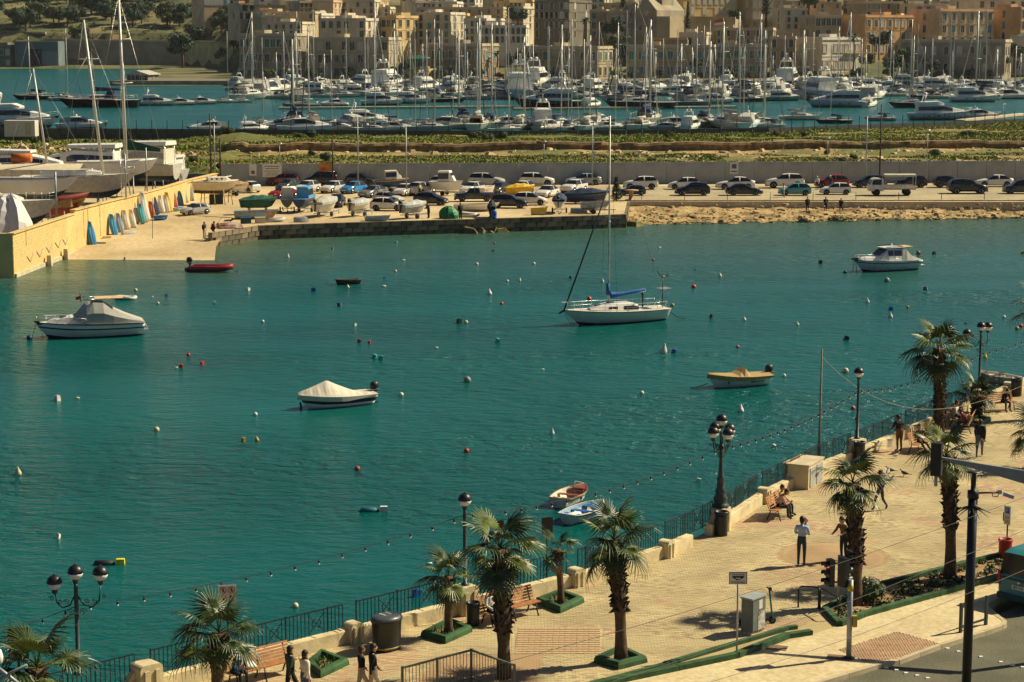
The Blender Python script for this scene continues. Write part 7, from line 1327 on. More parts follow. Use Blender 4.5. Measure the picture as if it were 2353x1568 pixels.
cruiser_ashore(170, 416, 232, 13, pi - .1, 'large white motor yacht with a rounded roof laid up behind the masts', 1.15); cruiser_ashore(75, 408, 226, 10, -.1, 'white streamlined cruiser laid up at the left edge of the boatyard', .8); r = cruiser_ashore(316, 402, 238, 11, pi - .35, 'white sport fishing cruiser under canvas screens by the end of the wall', 1.15, True); cruiser_ashore(366, 406, 247, 8, pi - .5, 'small white motorboat at the end of the boatyard wall', .75)
lump(33, 520, (2.3, 2.2, 5.4), mat('white_tarpaulin', (.6, .58, .54), .7, var=.06, bump=.3), 'boat wrapped in white tarpaulin at the left edge behind the wall', 'wrapped_boat', 14, 1.1, 'boat').location = Vector((W(22, 520, 187).x, 187, 1.05))
# ladder and posts of the yard, mooring pole on the slipway
for u, v0, v1, Y, rad, lab in ((350, 575, 455, 203, .03, 'thin rusty post standing on the slipway edge'), (338, 440, 340, 205, .07, 'pale steel post rising over the boatyard wall'), (290, 455, 355, 200, .07, 'dark steel post beside the ladder of the boatyard'), (130, 498, 395, 181, .08, 'grey steel post behind the near part of the yard wall')):
 a, b = W(u, v0, Y), W(u + (1 if u > 340 else -3), v1, Y); tag(MB().tube([a, b], rad, 6).build('post', GALV if rad > .05 else BLACKM), lab, 'post')
r = emp('ladder', 'metal ladder standing against the grey yacht in the boatyard', 'ladder', W(284, 455, 201)); t = rel(r, W(281, 352, 201)); MB().tube([(-.2, 0, 0), t + Vector((-.2, 0, 0))], .035, 4).tube([(.2, 0, 0), t + Vector((.2, 0, 0))], .035, 4).build('rails', STEEL, r)
for k in range(14): c = t * ((k + .5) / 14); MB().box(c, (.4, .03, .03)).build('rung', STEEL, r)
# people on the far side
Lk = dict(lod=0); pz = lambda u, v, z=LOT: P(u, v, z)
person('man in a dark jacket and pale trousers standing on the slipway', P(470, 549, .75), face(.6, -.4), 'stand', (.012, .014, .018), (.42, .36, .27), H=1.74, **Lk); person('person in red and black crouching with a fishing rod at the quay corner', P(487, 533, LOT), face(.7, .5), 'crouch', (.16, .015, .015), (.015, .015, .018), H=1.7, **Lk)
tag(MB().tube([P(488, 527, LOT + .3), P(510, 500, LOT + 1.6)], .018, 4).build('fishing_rod', BLACKM), 'thin fishing rod held over the quay corner', 'fishing rod')
person('man in black bending over the boats on the quay left of the green heap', pz(985, 502), face(-.7, -.4), 'lean', (.014, .014, .016), (.014, .014, .018), H=1.72, **Lk); person('man standing in front of the bright green heap on the quay', pz(1058, 503), face(.4, -.8), 'stand', (.015, .014, .016), (.012, .014, .02), H=1.75, **Lk); person('man in a yellow shirt standing between the parked cars', pz(964, 453), face(.3, -.8), 'stand', (.42, .34, .1), (.03, .03, .03), H=1.72, **Lk)
for u, v, q, lab, hh in ((1855, 487, 'stand', 'man in black standing leftmost of the three on the beach', 1.78), (1897, 486, 'hold', 'man in black and yellow standing in the middle of the three on the beach', 1.72), (1932, 489, 'foot', 'man with a white cap resting one foot on a rock on the beach', 1.74)): person(lab, P(u, v, .55), face(-.1, -1), q, (.012, .012, .014), (.02, .022, .03), H=hh, bald='cap' in lab, skin=SKIN, **Lk)
for u, v, c, lab in ((1877, 437, (.6, .58, .52), 'walker in white with a pale cap by the concrete wall'), (1907, 435, (.05, .05, .06), 'walker in dark clothes with a pale cap by the concrete wall'), (2105 - 1, 449, (.62, .6, .54), ''), (2021, 451, (.02, .02, .02), '')):
 if lab: person(lab, P(u, v, LOT), face(.2, 1), 'walk', c, (.05, .05, .06), H=1.76, hat=(.55, .52, .46), **Lk)
person('man in white standing beside the parked white estate car', P(2104 - 2 if 0 else 1763 + 38, 455 - 1, LOT), face(1, 0), 'stand', (.6, .57, .5), (.4, .38, .34), H=1.74, **Lk)
for k in range(26): u = rnd(1790, 2120); v = rnd(474, 484); pigeon(P(u, v, .7), rnd(0, 6), 'pigeon feeding on the beach ' + ('left of the three men' if u < 1850 else 'between the three men' if u < 1935 else 'right of the three men'), g='pigeons on the beach') if k < 26 else None
# lamp posts, utility poles
for u, vt, vb, Y, kind, lab in ((934, 290, 452, None, 'l', 'tall lamp post with a bent arm among the parked cars'), (823, 268, 405, 262, 'p', 'slim grey pole behind the concrete wall left of the bent lamp'), (765, 316, 410, 261, 'w', 'dark wooden pole at the concrete wall above the black van'), (643, 330, 380, 275, 's', 'thin sign post in the scrub above the red crossover'), (1361, 290, 410, 262, 'p', 'dark pole at the concrete wall near the yacht mast'), (1250, 326, 380, 280, 's', 'thin post in the scrub above the silver crossover'), (1901, 318, 380, 285, 's', 'thin post in the scrub right of the centre'), (1989, 268, 412, 261, 'p', 'grey pole at the concrete wall left of the white truck'), (2021, 240, 410, 264, 'w', 'dark pole at the concrete wall behind the white truck'), (2129, 300, 405, 264, 's', 'slim post near the right end of the concrete wall'), (485, 262, 400, 258, 'w', 'tall reddish wooden pole left of the wall end'), (494, 285, 395, 255, 'p', 'pale pole right beside the reddish wooden pole'), (507, 318, 412, 252, 'w', 'dark wooden pole at the end of the boatyard wall'), (1361 - 190, 215, 300, 420, 's', 'thin post on the marina quay'), (2305, 240, 285, 390, 's', 'thin post near the right end of the marina wall')):
 a = P(u, vb, LOT) if Y is None else W(u, vb, Y); b = W(u, vt, a.y); H = b.z - a.z; r = emp('lamp_post' if kind == 'l' else 'pole', lab, 'lamp post' if kind == 'l' else 'pole', a); m = mat('weathered_pole_wood', (.06, .04, .03), .9) if kind == 'w' else GALV; mb = MB().tube([(0, 0, -1), (0, 0, H)], [.13, .09] if kind == 'w' else ([.09, .06] if kind != 's' else [.05, .04]), 7)
 if kind == 'l': mb.tube([(0, 0, H - .5), (-.3, 0, H - .1), (-1.3, 0, H + .6)], .05, 5)
 mb.build('shaft', m, r)
 if kind in 'ls': MB().ball((-1.4 if kind == 'l' else 0, 0, H + .6 if kind == 'l' else H), (.4, .2, .14), 8, 4).build('lamp_head', STEEL, r)
# evergreen with a flag at the quay end
r = emp('potted_evergreen', 'dark conical evergreen with a red and white pennant at the quay end', 'tree', P(1416, 462, LOT)); MB().tube([(0, 0, 0), (0, 0, 2.6)], [.08, .03], 6).build('trunk', TRK, r); V = [leafball((0, 0, .5 + k * .5), (.75 - k * .13, .75 - k * .13, .45), 260, .12, 300 + k) for k in range(5)]; quads('crown', np.concatenate(V), mat('evergreen_leaf', (.03, .05, .022), .7, var=.3), r); MB().loft([[(0, 0, 2.6), (.05, 0, 3.6)], [(.12, 0, 2.7), (.06, 0, 3.5)]], closed=False, cap=False).build('pennant', mat('red_white_flag', (.5, .06, .05)), r)
# ------------------------------------------------------------------ scrubland behind the car park
mwl = [Vector((-140, 340, 0)), Vector((W(0, 291, 336).x, 336, 0)), Vector((0, 326, 0)), Vector((W(1765, 291, 336).x, 336, 0)), Vector((W(2353, 272, 372).x, 372, 0)), Vector((150, 395, 0))]
def mwy(x):
 for a, b in zip(mwl[:-1], mwl[1:]):
  if x <= b.x: return lerp(a.y, b.y, (x - a.x) / (b.x - a.x))
 return 395
wally = lambda x: wl0.y + (x - wl0.x) * wdir.y / wdir.x + .4
def gz(x, y):
 t = (y - wally(x)) / (mwy(x) - wally(x)); led = 305 + .07 * x; z = 3.7 + .35 * noise.noise((x * .08, y * .08, 0)) + .25 * noise.noise((x * .3, y * .3, 5)); z += 1.2 * max(0, min(1, (y - led) / .5)) * max(0, min(1, (x + 50) / 6))
 if x < -40: z += 1.4 * max(0, noise.noise((x * .09, y * .06, 9)))
 return z - (.5 if t < .02 else 0)
NX, NY = 150, 110; vs = []
for i in range(NX + 1):
 x = lerp(-130, 140, i / NX)
 for j in range(NY + 1): y = lerp(wally(x), mwy(x) + 1, j / NY); vs.append((x, y, gz(x, y)))
tag(MB().add(vs, [(i * (NY + 1) + j, (i + 1) * (NY + 1) + j, (i + 1) * (NY + 1) + j + 1, i * (NY + 1) + j + 1) for i in range(NX) for j in range(NY)]).build('scrubland_ground', SCRUB), kind='structure')
mb = MB(); rg_ = []
for i in range(190):
 x = lerp(-43, 112, i / 189); y = 305 + .07 * x - .5 + .5 * noise.noise((x * .4, 0, 4)); t = gz(x, y + 2.2) + .1 * noise.noise((x * .9, 1, 1)); q = .15 * noise.noise((x * 1.7, 3, 1)); rg_.append([(x, y - .2 + q, t - 1.9), (x, y + q * 2, t - .7), (x, y - .12 - q, t - .35), (x, y + .1, t), (x, y + 2.4, t + .02)])
tag(mb.loft(rg_, sm=False, closed=False, cap=False).build('rock_ledge', mat('ledge_earth', (.2, .13, .06), .95, var=.4, scale=1.2, bump=.6)), kind='structure')
GR = [mat('fresh_grass', (.13, .2, .012), .8, var=.3), mat('olive_grass', (.11, .135, .022), .8, var=.3), mat('yellow_grass', (.26, .25, .03), .8, var=.3), mat('dry_grass', (.24, .17, .07), .9, var=.3)]
rs = np.random.RandomState(21); V = []; MI = []
N_ = 170000; X_ = rs.uniform(-95, 105, N_); T_ = rs.rand(N_) ** .8
for x, t in zip(X_, T_):
 y0, y1 = wally(x) + .3, mwy(x) - .3; y = lerp(y0, y1, t); led = 305 + .07 * x; d = noise.noise((x * .06, y * .11, 2)); q = noise.noise((x * .2, y * .2, 7))
 track = (led - 11 < y < led + 1.0) and x > -45
 if track or d + .5 * q < (-.3 if x < 30 else (.02 if y < led else -.25)): continue
 h = rs.uniform(.1, .3) * (1.5 if d > .25 else 1); a = rs.uniform(0, 6.28); w = rs.uniform(.06, .17); z = gz(x, y) - .05; c, s = cos(a) * w, sin(a) * w; dx, dy = rs.uniform(-.25, .25, 2)
 V.append([(x - c, y - s, z), (x + c, y + s, z), (x + c * .7 + dx, y + s * .7 + dy, z + h), (x - c * .5 + dx, y - s * .5 + dy, z + h * .9)]); r_ = rs.rand(); MI.append(0 if (d + q > .15 and r_ < .6) or (y > led + 3 and r_ < .55) else (1 if r_ < .62 else (2 if r_ < .86 else 3)))
tag(quads('grass', np.array(V), GR, None, MI), kind='stuff')
def f4(rs):
 k = rs.rand()
 if k < .35: x = rs.uniform(-46, 105); y = 305 + .07 * x - rs.uniform(0, 9)
 elif k < .8: x = rs.uniform(12, 105); y = rs.uniform(wally(x) + .5, 300 + .07 * x)
 else: c = [(-76, 300), (-70, 296), (-66, 300), (-48, 292), (-82, 297), (-52, 290)][rs.randint(6)]; x = c[0] + rs.normal() * 2.2; y = c[1] + rs.normal() * 2
 return (x, y, gz(x, y) - .05 + (.7 * rs.rand() if k >= .8 else 0)), rs.gamma(1.4, .09) + .06, 0 if rs.rand() < .8 else 1
rocks('field_stones', 1700, f4, [mat('field_stone', (.5, .37, .19), .95, var=.25, scale=1), ROCK[0]], 9)
BUSH = [mat('bush_leaf', (.035, .055, .015), .7, var=.35, scale=2), mat('bush_leaf_olive', (.06, .075, .022), .7, var=.35, scale=2)]; bushp = []
for k in range(4):
 V = np.concatenate([leafball((rnd(-.7, .7), rnd(-.5, .5), .5 + rnd(0, .4)), (rnd(.5, .9), rnd(.5, .8), rnd(.4, .7)), 220, .13, 700 + k * 9 + j) for j in range(4)]); o = quads('bush', V, BUSH[k % 2]); bushp.append(o.data); bpy.data.objects.remove(o)
SPOT = ['left end of the scrub', 'mounds behind the boatyard', 'strip behind the boatyard wall end', 'strip above the red jeep', 'strip above the blue car', 'strip above the silver crossover', 'strip near the yacht mast', 'stony ground above the white saloon', 'stony ground above the teal hatchback', 'stony ground above the truck', 'right end of the scrub']
bc = {}
for i in range(34):
 x = rnd(-92, 100); t = random.choice([rnd(.02, .22), rnd(.75, .97), rnd(.0, 1)]); y = lerp(wally(x) + 1, mwy(x) - 1, t); k = min(10, int((x / y * 4600 + CX) / 2353 * 11)); row = 'near the concrete wall' if t < .4 else 'by the marina wall'; bc[(k, row)] = bc.get((k, row), 0) + 1; s = rnd(.5, 1.2)
 o = bpy.data.objects.new('bush', bushp[i % 4]); COL.objects.link(o); o.location = (x, y, gz(x, y) - .1); o.scale = (s, s, s * rnd(.8, 1.2)); o.rotation_euler = (0, 0, rnd(0, 6)); tag(o, ('dark ' if i % 2 == 0 else 'olive ') + ('tall' if s > 1.15 else 'low') + ' bush on the %s, %s' % (SPOT[max(0, k)], row), 'bush', 'bushes of the scrubland')
# marina wall of dark panels with posts
MWM = mat('dark_marina_wall', (.07, .075, .07), .85, var=.25, scale=.6); r = emp('marina_wall', 'dark block wall with thin posts between the scrub and the marina', 'wall', (0, 326, 0)); wp = None; ps = None
for a, b in zip(mwl[:-1], mwl[1:]):
 L = (b - a).length; n = int(L / 2.6); rz = atan2((b - a).y, (b - a).x)
 for i in range(n):
  c = a.lerp(b, (i + .5) / n) - r.location
  if abs((c.x) / (c.y + 326)) > .29: continue
  o = bpy.data.objects.new('panel', wp) if wp else MB().box((0, 0, 4.5), (2.5, .3, 2.5)).build('panel', MWM, r)
  if wp: COL.objects.link(o); o.parent = r
  wp = o.data; o.location = c + Vector((0, rnd(-.02, .02), 0)); o.rotation_euler = (0, 0, rz); o = bpy.data.objects.new('post', ps) if ps else MB().box((0, -.1, 5.2), (.1, .1, 4)).build('post', BLACKM, r)
  if ps: COL.objects.link(o); o.parent = r
  ps = o.data; o.location = c + Vector((1.3 * cos(rz), 1.3 * sin(rz), 0))
r = emp('site_cabin', 'pale square hut by the marina wall at the left', 'hut', W(50, 312, 330)); MB().box((0, 0, 1.2), (5, 2.6, 2.6)).build('hut_body', CREAM, r); MB().box((1.4, -1.32, 1.1), (.9, .05, 2)).build('door', CONC, r)
sheet('marina_quay', [(-250, 377, .9), (-96, 340, .9), (-20, 331, .9), (40, 338, .9), (150, 396, .9), (150, 410, .9), (-250, 400, .9)], CONC)
# ------------------------------------------------------------------ marina: prototypes, then one boat at every berth
RIG = mat('rig_wire', (.16, .155, .14), .5, var=0); DSAIL = mat('dark_furled_sail', (.03, .04, .06), .8); PSAIL = mat('pale_furled_sail', (.5, .46, .36), .8)
HCOL = {'white': (.68, .65, .57), 'navy': (.014, .022, .042), 'black': (.01, .01, .012), 'blue': (.06, .2, .27), 'pale': (.36, .46, .47), 'grey': (.3, .31, .3), 'green': (.2, .28, .24), 'cream': (.6, .52, .38)}
hm = lambda c: mat('marina_hull_' + c, HCOL[c], .3, var=.04)
def hullp(L, B, hb, hs, **k): return hull(L, B, hb, hs, .3, n=10, **k)
def p_flybridge(L=14.):
 r = emp('motor_yacht', 'x', 'motor yacht'); h = hullp(L, L * .29, L * .145, L * .105, band=(.42, .52)); h.build('hull', [BOTTOM, hm('white'), hm('white'), WHITE], r); z = L * .105
 s1 = [(-L * .36, z, z + L * .12, L * .125, L * .115), (L * .02, z, z + L * .125, L * .125, L * .105), (L * .17, z + .2, z + L * .085, L * .11, L * .085), (L * .36, z + L * .03, z + L * .045, L * .06, L * .04)]
 k = house(MB(), s1).build('superstructure', WHITE, r); band_glass(s1[:3], .35, .85, .03).build('window_band', DARKG, k); MB().add([(L * .045, -L * .1, z + L * .122), (L * .045, L * .1, z + L * .122), (L * .165, L * .08, z + L * .09), (L * .165, -L * .08, z + L * .09)], [(0, 3, 2, 1)]).build('windscreen', DARKG, k).location = (.02, 0, .07)
 f = house(MB(), [(-L * .38, z + L * .128, z + L * .17, L * .115, L * .11), (-L * .05, z + L * .128, z + L * .18, L * .11, L * .1), (L * .04, z + L * .13, z + L * .15, L * .09, L * .08)]).build('flybridge', WHITE, r)
 MB().tube([(-L * .28, -L * .1, z + L * .15), (-L * .24, -L * .08, z + L * .27), (-L * .24, L * .08, z + L * .27), (-L * .28, L * .1, z + L * .15)], .14, 6).ball((-L * .24, -.5, z + L * .29), .4, 8, 5).ball((-L * .24, .6, z + L * .29), .35, 8, 5).tube([(-L * .24, 0, z + L * .27), (-L * .25, 0, z + L * .38)], .05, 4).build('radar_arch', WHITE, r); band_glass([(-L * .3, z * .3, z * .95, L * .142, L * .146), (L * .1, z * .3, z, L * .13, L * .146)], .45, .7, .0).build('porthole_strip', DARKG, r) if 0 else None
 for x in (-.2, -.05, .1): MB().box((x * L, -L * .1405, z * .62), (L * .05, .06, .22)).box((x * L, L * .1405, z * .62), (L * .05, .06, .22)).build('porthole', DARKG, r)
 rail(r, h, .4, .98, .7, 6); return r
def p_express(L=12.):
 r = emp('express_cruiser', 'x', 'motor yacht'); h = hullp(L, L * .29, L * .12, L * .1, band=(.3, .4)); h.build('hull', [BOTTOM, hm('white'), hm('white'), WHITE], r); z = L * .1
 s1 = [(-L * .3, z, z + L * .06, L * .12, L * .11), (-L * .2, z, z + L * .125, L * .12, L * .1), (-L * .02, z, z + L * .13, L * .12, L * .095), (L * .15, z + .1, z + L * .075, L * .1, L * .075), (L * .37, z + L * .015, z + L * .03, L * .055, L * .035)]
 k = house(MB(), s1).build('superstructure', WHITE, r); band_glass(s1[1:4], .3, .88, .03).build('window_band', DARKG, k); MB().add([(L * .0, -L * .09, z + L * .132), (L * .0, L * .09, z + L * .132), (L * .145, L * .07, z + L * .082), (L * .145, -L * .07, z + L * .082)], [(0, 3, 2, 1)]).build('windscreen', DARKG, k).location = (.02, 0, .06)
 MB().loft([[(-L * .4, y, z + .2 + q * L * .08) for y, q in ((-L * .12, 0), (-L * .1, .9), (L * .1, .9), (L * .12, 0))], [(-L * .2, y, z + .2 + q * L * .1) for y, q in ((-L * .12, 0), (-L * .1, 1.1), (L * .1, 1.1), (L * .12, 0))]], sm=False).build('cockpit_cover', CANVG, r); MB().ball((-L * .12, 0, z + L * .15), .3, 8, 4).tube([(-L * .16, 0, z + L * .13), (-L * .17, 0, z + L * .24)], .04, 4).build('radar_dome', WHITE, r); rail(r, h, .45, .98, .6, 6); return r
def p_sail(L=12., cov=CANVB):
 r = emp('sailing_yacht', 'x', 'sailing boat'); h = hullp(L, L * .28, L * .115, L * .095, stern=.72, band=(.92, .96)); h.build('hull', [BOTTOM, hm('white'), NAVY, CREAM], r); z = L * .1
 s1 = [(-L * .2, z, z + L * .05, L * .09, L * .075), (L * .1, z, z + L * .05, L * .08, L * .06), (L * .24, z + .1, z + L * .02, L * .04, L * .03)]; k = house(MB(), s1).build('cabin_trunk', WHITE, r); band_glass(s1[:2], .3, .8, .02).build('window_band', DARKG, k)
 MB().loft([[(-L * .2, -L * .09, z), (-L * .2, -L * .07, z + L * .09), (-L * .2, L * .07, z + L * .09), (-L * .2, L * .09, z)], [(-L * .1, -L * .085, z + L * .045), (-L * .12, -L * .06, z + L * .1), (-L * .12, L * .06, z + L * .1), (-L * .1, L * .085, z + L * .045)]], sm=False).build('spray_hood', cov, r); MB().loft([[(x, q * .7 * cos(a * pi / 3), z + L * .12 + q * sin(a * pi / 3)) for a in range(6)] for x, q in ((L * .07, .35), (-L * .1, .3), (-L * .3, .2))]).build('sail_cover', cov, r); rail(r, h, .05, .97, .65, 8)
 m = MB().tube([(L * .08, 0, z), (L * .08, 0, L * 1.4)], [L * .014, L * .01], 6).build('mast', ALU, r); g = MB()
 for f in (.45, .72): g.tube([(L * .07, -L * .075, L * 1.4 * f), (L * .08, 0, L * 1.4 * f), (L * .07, L * .075, L * 1.4 * f)], L * .004, 4)
 g.build('spreader', ALU, m); MB().tube([(L * .47, 0, L * .12), (L * .085, 0, L * 1.33)], [L * .007, L * .004], 5).build('furled_jib', PSAIL, r); g = MB()
 for q in ((-L * .46, 0, z), (L * .05, L * .13, z), (L * .05, -L * .13, z)): g.tube([q, (L * .08, 0, L * 1.39)], L * .003, 3)
 g.build('rigging', RIG, r); return r
PB = {'f': p_flybridge(), 'e': p_express(), 's': p_sail(12., CANVG), 't': p_sail(12., CANVN)}; LB_ = {'f': 14., 'e': 12., 's': 12., 't': 12.}; used_ = set()
def berth(k, u, v, px, hd, hc, label, grp, mtop=None, z=SEA, mh=None):
 p = P(u, v, z); s = min(1.25 if px < 75 else 9, px / ppm(p) / LB_[k] / max(.42, abs(cos(hd)) + .25 * abs(sin(hd))))
 o = PB[k] if k not in used_ else dup(PB[k]); used_.add(k); o.location = p; o.rotation_euler = (0, 0, hd); o.scale = (s, s, s); o['label'] = label; o['group'] = grp; mast_ = None
 for c in o.children:
  n = c.name.split('.')[0]
  if n == 'hull': c.material_slots[1].link = 'OBJECT'; c.material_slots[1].material = hm(hc); c.material_slots[2].link = 'OBJECT'; c.material_slots[2].material = NAVY if hc == 'white' and k in 'st' and random.random() < .5 else hm(hc)
  if n in ('mast', 'rigging', 'furled_jib') and mtop is not None: c.scale = (1, 1, max(.45, (W(u, mtop, p.y).z) / (12 * 1.4 * s)))
  if n == 'mast' and hc in ('black',) : c.material_slots[0].link = 'OBJECT'; c.material_slots[0].material = BLACKM
  if n == 'furled_jib' and random.random() < .45: c.material_slots[0].link = 'OBJECT'; c.material_slots[0].material = DSAIL
 return o
FR_ = 'boats along the near marina quay'; MD = 'boats on the middle marina pontoon'; BK = 'boats moored below the waterfront houses'
lw, rw = pi, 0.
for a in (('f', 45, 293, 195, -.1, 'white', 'huge white superyacht with a dark window strip at the left edge of the marina', FR_), ('e', 190, 297, 128, -.2, 'white', 'white workboat like cruiser with a tall arch behind the marina wall at the left', FR_), ('e', 478, 302, 105, pi + .3, 'white', 'white motorboat with a beige cockpit canopy beside the reddish pole', FR_), ('f', 582, 302, 82, .5, 'white', 'white flybridge boat with a grey hood left of the long swept cruiser', FR_), ('e', 705, 303, 140, .1, 'white', 'long white cruiser with a big swept dark window on the near quay', FR_), ('e', 778, 300, 90, -.6, 'cream', 'cruiser under a tan canopy right of the swept window cruiser', FR_), ('f', 842, 284, 118, .35, 'white', 'white fishing yacht with a tall white arch in front of the middle pontoon', MD), ('e', 912, 300, 90, .1, 'white', 'white cruiser with green tinted windscreen on the near quay', FR_), ('s', 855, 303, 100, -.3, 'white', 'sailing yacht with a wide deck behind the tinted windscreen cruiser', FR_, 60), ('s', 990, 301, 118, .08, 'pale', 'pale sailing yacht with a dark green sheer stripe on the near quay', FR_, 45), ('s', 1088, 296, 120, .15, 'white', 'long white sailing yacht with its stern to the quay at the centre', FR_, 52), ('t', 1162, 303, 90, .4, 'white', 'sailing yacht with a navy boom cover at the centre of the near quay', FR_, 20),
          ('s', 1200, 298, 85, 1.2, 'white', 'sailing yacht stern on with a pale cover left of the cream tents', FR_, 85), ('e', 1262, 299, 90, .9, 'cream', 'cream covered motorboat on the near quay left of the white cabin boat', FR_), ('t', 1310, 300, 70, 1.1, 'white', 'sailing yacht with a slim navy hood on the near quay', FR_, 45), ('e', 1400, 297, 80, .3, 'white', 'small white cabin boat with pale roof on the near quay', FR_), ('s', 1352, 299, 80, 1.2, 'white', 'sailing yacht between two motorboats on the near quay', FR_, 82), ('s', 1478, 296, 90, 1.0, 'white', 'sailing yacht with a cluttered stern right of the small cabin boat', FR_, 62), ('e', 1560, 294, 110, .1, 'white', 'white cruiser with a cream cover right of the cluttered stern', FR_), ('s', 1622, 292, 95, .4, 'white', 'white sailing yacht with a tall mast beside the cream covered cruiser', FR_, 48), ('s', 1745, 288, 120, .05, 'white', 'white sailing yacht bow right with a green stripe on the near quay', FR_, 70), ('t', 1705, 293, 70, 1.0, 'white', 'sailing yacht with dark canopy left of the green striped one', FR_, 108), ('s', 1840, 276, 105, .05, 'white', 'white sailing yacht with bow to the right beyond the wall', FR_, 84), ('t', 1915, 284, 90, pi + .1, 'navy', 'yacht with a long navy sail cover low behind the marina wall', FR_, 142), ('t', 2022, 278, 75, pi, 'grey', 'grey yacht with a bare dark mast behind the marina wall', FR_, 22), ('f', 2160, 276, 150, .0, 'pale', 'big pale blue power catamaran with dark canopies behind the marina wall', FR_), ('e', 2255, 272, 90, .0, 'white', 'low white boat moored at the pontoon right of the power catamaran', FR_),
          ('t', 78, 229, 98, pi + .05, 'navy', 'classic dark ketch with cluttered decks at the far left', MD, 85), ('s', 150, 232, 78, .0, 'pale', 'pale blue motorsailer behind the classic ketch', MD, 66), ('t', 228, 247, 190, pi - .03, 'black', 'long black schooner hull across the left of the marina', MD, 110), ('f', 362, 243, 88, .05, 'white', 'white yacht with a blue tinted saloon right of the schooner', MD), ('e', 420, 242, 70, .05, 'white', 'white cruiser second from the schooner', MD), ('e', 468, 240, 72, .05, 'white', 'white covered cruiser third from the schooner', MD), ('s', 520, 237, 62, .3, 'white', 'white sailing yacht right of the covered cruiser', MD, 72), ('s', 558, 236, 56, .2, 'white', 'white sailing yacht fifth from the schooner', MD, 92), ('s', 692, 248, 92, pi + .15, 'blue', 'blue hulled sailing yacht showing a pale stern', MD, 27), ('e', 766, 244, 72, pi + .3, 'white', 'white motorboat right of the blue hulled yacht', MD), ('f', 880, 242, 105, .08, 'white', 'white flybridge yacht with bow right in the middle of the pontoon', MD), ('f', 948, 238, 96, .05, 'white', 'white motor yacht behind the flybridge yacht', MD), ('t', 1030, 235, 85, 0, 'black', 'dark hulled yacht right of the white motor yachts', MD, 50), ('s', 1100, 229, 84, 0, 'white', 'white hulled sailing yacht beside the dark one', MD, 28), ('t', 1156, 225, 80, .1, 'navy', 'navy hulled yacht near the middle of the marina', MD, 54), ('f', 1258, 248, 158, pi - .02, 'black', 'big black hulled flybridge yacht in the middle of the marina', MD), ('f', 1362, 247, 60, 1.0, 'white', 'white yacht stern right of the black flybridge yacht', MD), ('t', 1470, 250, 165, pi + .02, 'navy', 'long navy sailing yacht with a very tall black mast', MD, -10), ('s', 1592, 243, 100, .03, 'blue', 'blue grey sailing yacht behind the navy one', MD, 62), ('f', 1650, 238, 84, .1, 'white', 'white yacht with flared bow right of the blue grey yacht', MD), ('t', 1725, 234, 86, .1, 'black', 'black hulled yacht under the green shuttered house', MD, 82), ('f', 1800, 232, 90, .1, 'green', 'grey green hulled yacht left of the pale blue motor yacht', MD), ('f', 1920, 247, 140, pi, 'pale', 'pale blue motor yacht facing left on the middle pontoon', MD), ('e', 2000, 246, 66, 1.1, 'white', 'white boat under a navy hood right of the pale blue yacht', MD), ('t', 2100, 248, 120, pi - .05, 'navy', 'navy hulled sailing yacht with a grey boom cover', MD, 45), ('f', 2240, 235, 122, .05, 'white', 'white motor yacht with portholes near the right edge', MD), ('e', 2322, 228, 100, .05, 'white', 'white cruiser at the right edge of the middle pontoon', MD), ('t', 2176, 226, 70, .3, 'grey', 'grey sailing yacht behind the navy one', MD, 32), ('s', 2258, 222, 70, .2, 'white', 'white sailing yacht behind the portholed motor yacht', MD, 12)): berth(*a)
ks = 'feseffsetfsfesfesf'; u = 540.; i = 0; HSE = [(640, 'the long shaded palazzo'), (790, 'the terraced house'), (900, 'the sunlit yellow corner'), (1050, 'the green kiosk garden'), (1150, 'the shaded villa'), (1300, 'the wide palazzo'), (1430, 'the dark garden trees'), (1550, 'the teal shuttered house'), (1700, 'the green shuttered house'), (1800, 'the tall brown house'), (1910, 'the white palazzo'), (2010, 'the lone palm'), (2180, 'the arched villa'), (2330, 'the right hand trees')]; cnt = {}
while u < 2360:
 k = ks[i % len(ks)]; px = rnd(48, 84) * (1 if k in 'st' else 1.15); v = rnd(204, 216) if i % 3 else rnd(196, 203); hd = random.choice([0, pi, .6, 2.4, 1.1]) + rnd(-.2, .2); hc = random.choice(['white', 'white', 'white', 'cream', 'pale', 'navy']); hs = min(HSE, key=lambda q: abs(q[0] - u)); kd = {'f': 'flybridge yacht', 'e': 'low cruiser', 's': 'pale covered sailing yacht', 't': 'navy covered sailing yacht'}[k]; key = hc + kd + hs[1]; cnt[key] = cnt.get(key, 0) + 1
 berth(k, u, v, px, hd, hc, '%s %s moored below %s' % (hc, kd, hs[1]) + ('' if cnt[key] == 1 else (', further right' if cnt[key] == 2 else ', furthest right')), BK, rnd(50, 130)); u += rnd(12, 19); i += 1
for row, (va, vb_, u0, u1, st_, pa, nm_, gp) in enumerate(((219, 231, 575, 2350, 34, 66, 'on the middle pontoon off', MD), (286, 299, 600, 1790, 36, 72, 'on the near quay opposite', FR_))):
 u = u0; i = 0
 while u < u1:
  k = 'setstesfts'[i % 10]; hc = random.choice(['white', 'white', 'cream', 'white', 'pale', 'grey']); hs = min(HSE, key=lambda q: abs(q[0] - u)); kd = {'f': 'flybridge yacht', 'e': 'low cruiser', 's': 'pale covered sailing yacht', 't': 'navy covered sailing yacht'}[k]; key = hc + kd + hs[1] + nm_; cnt[key] = cnt.get(key, 0) + 1
  berth(k, u, rnd(va, vb_), pa * rnd(.85, 1.6), random.choice([0, pi, 1.2, 1.9]) + rnd(-.25, .25), hc, '%s %s %s %s' % (hc, kd, nm_, hs[1]) + ('', ', further right', ', furthest right')[min(2, cnt[key] - 1)], gp, rnd(22, 120)); u += st_ * rnd(.7, 1.3); i += 1
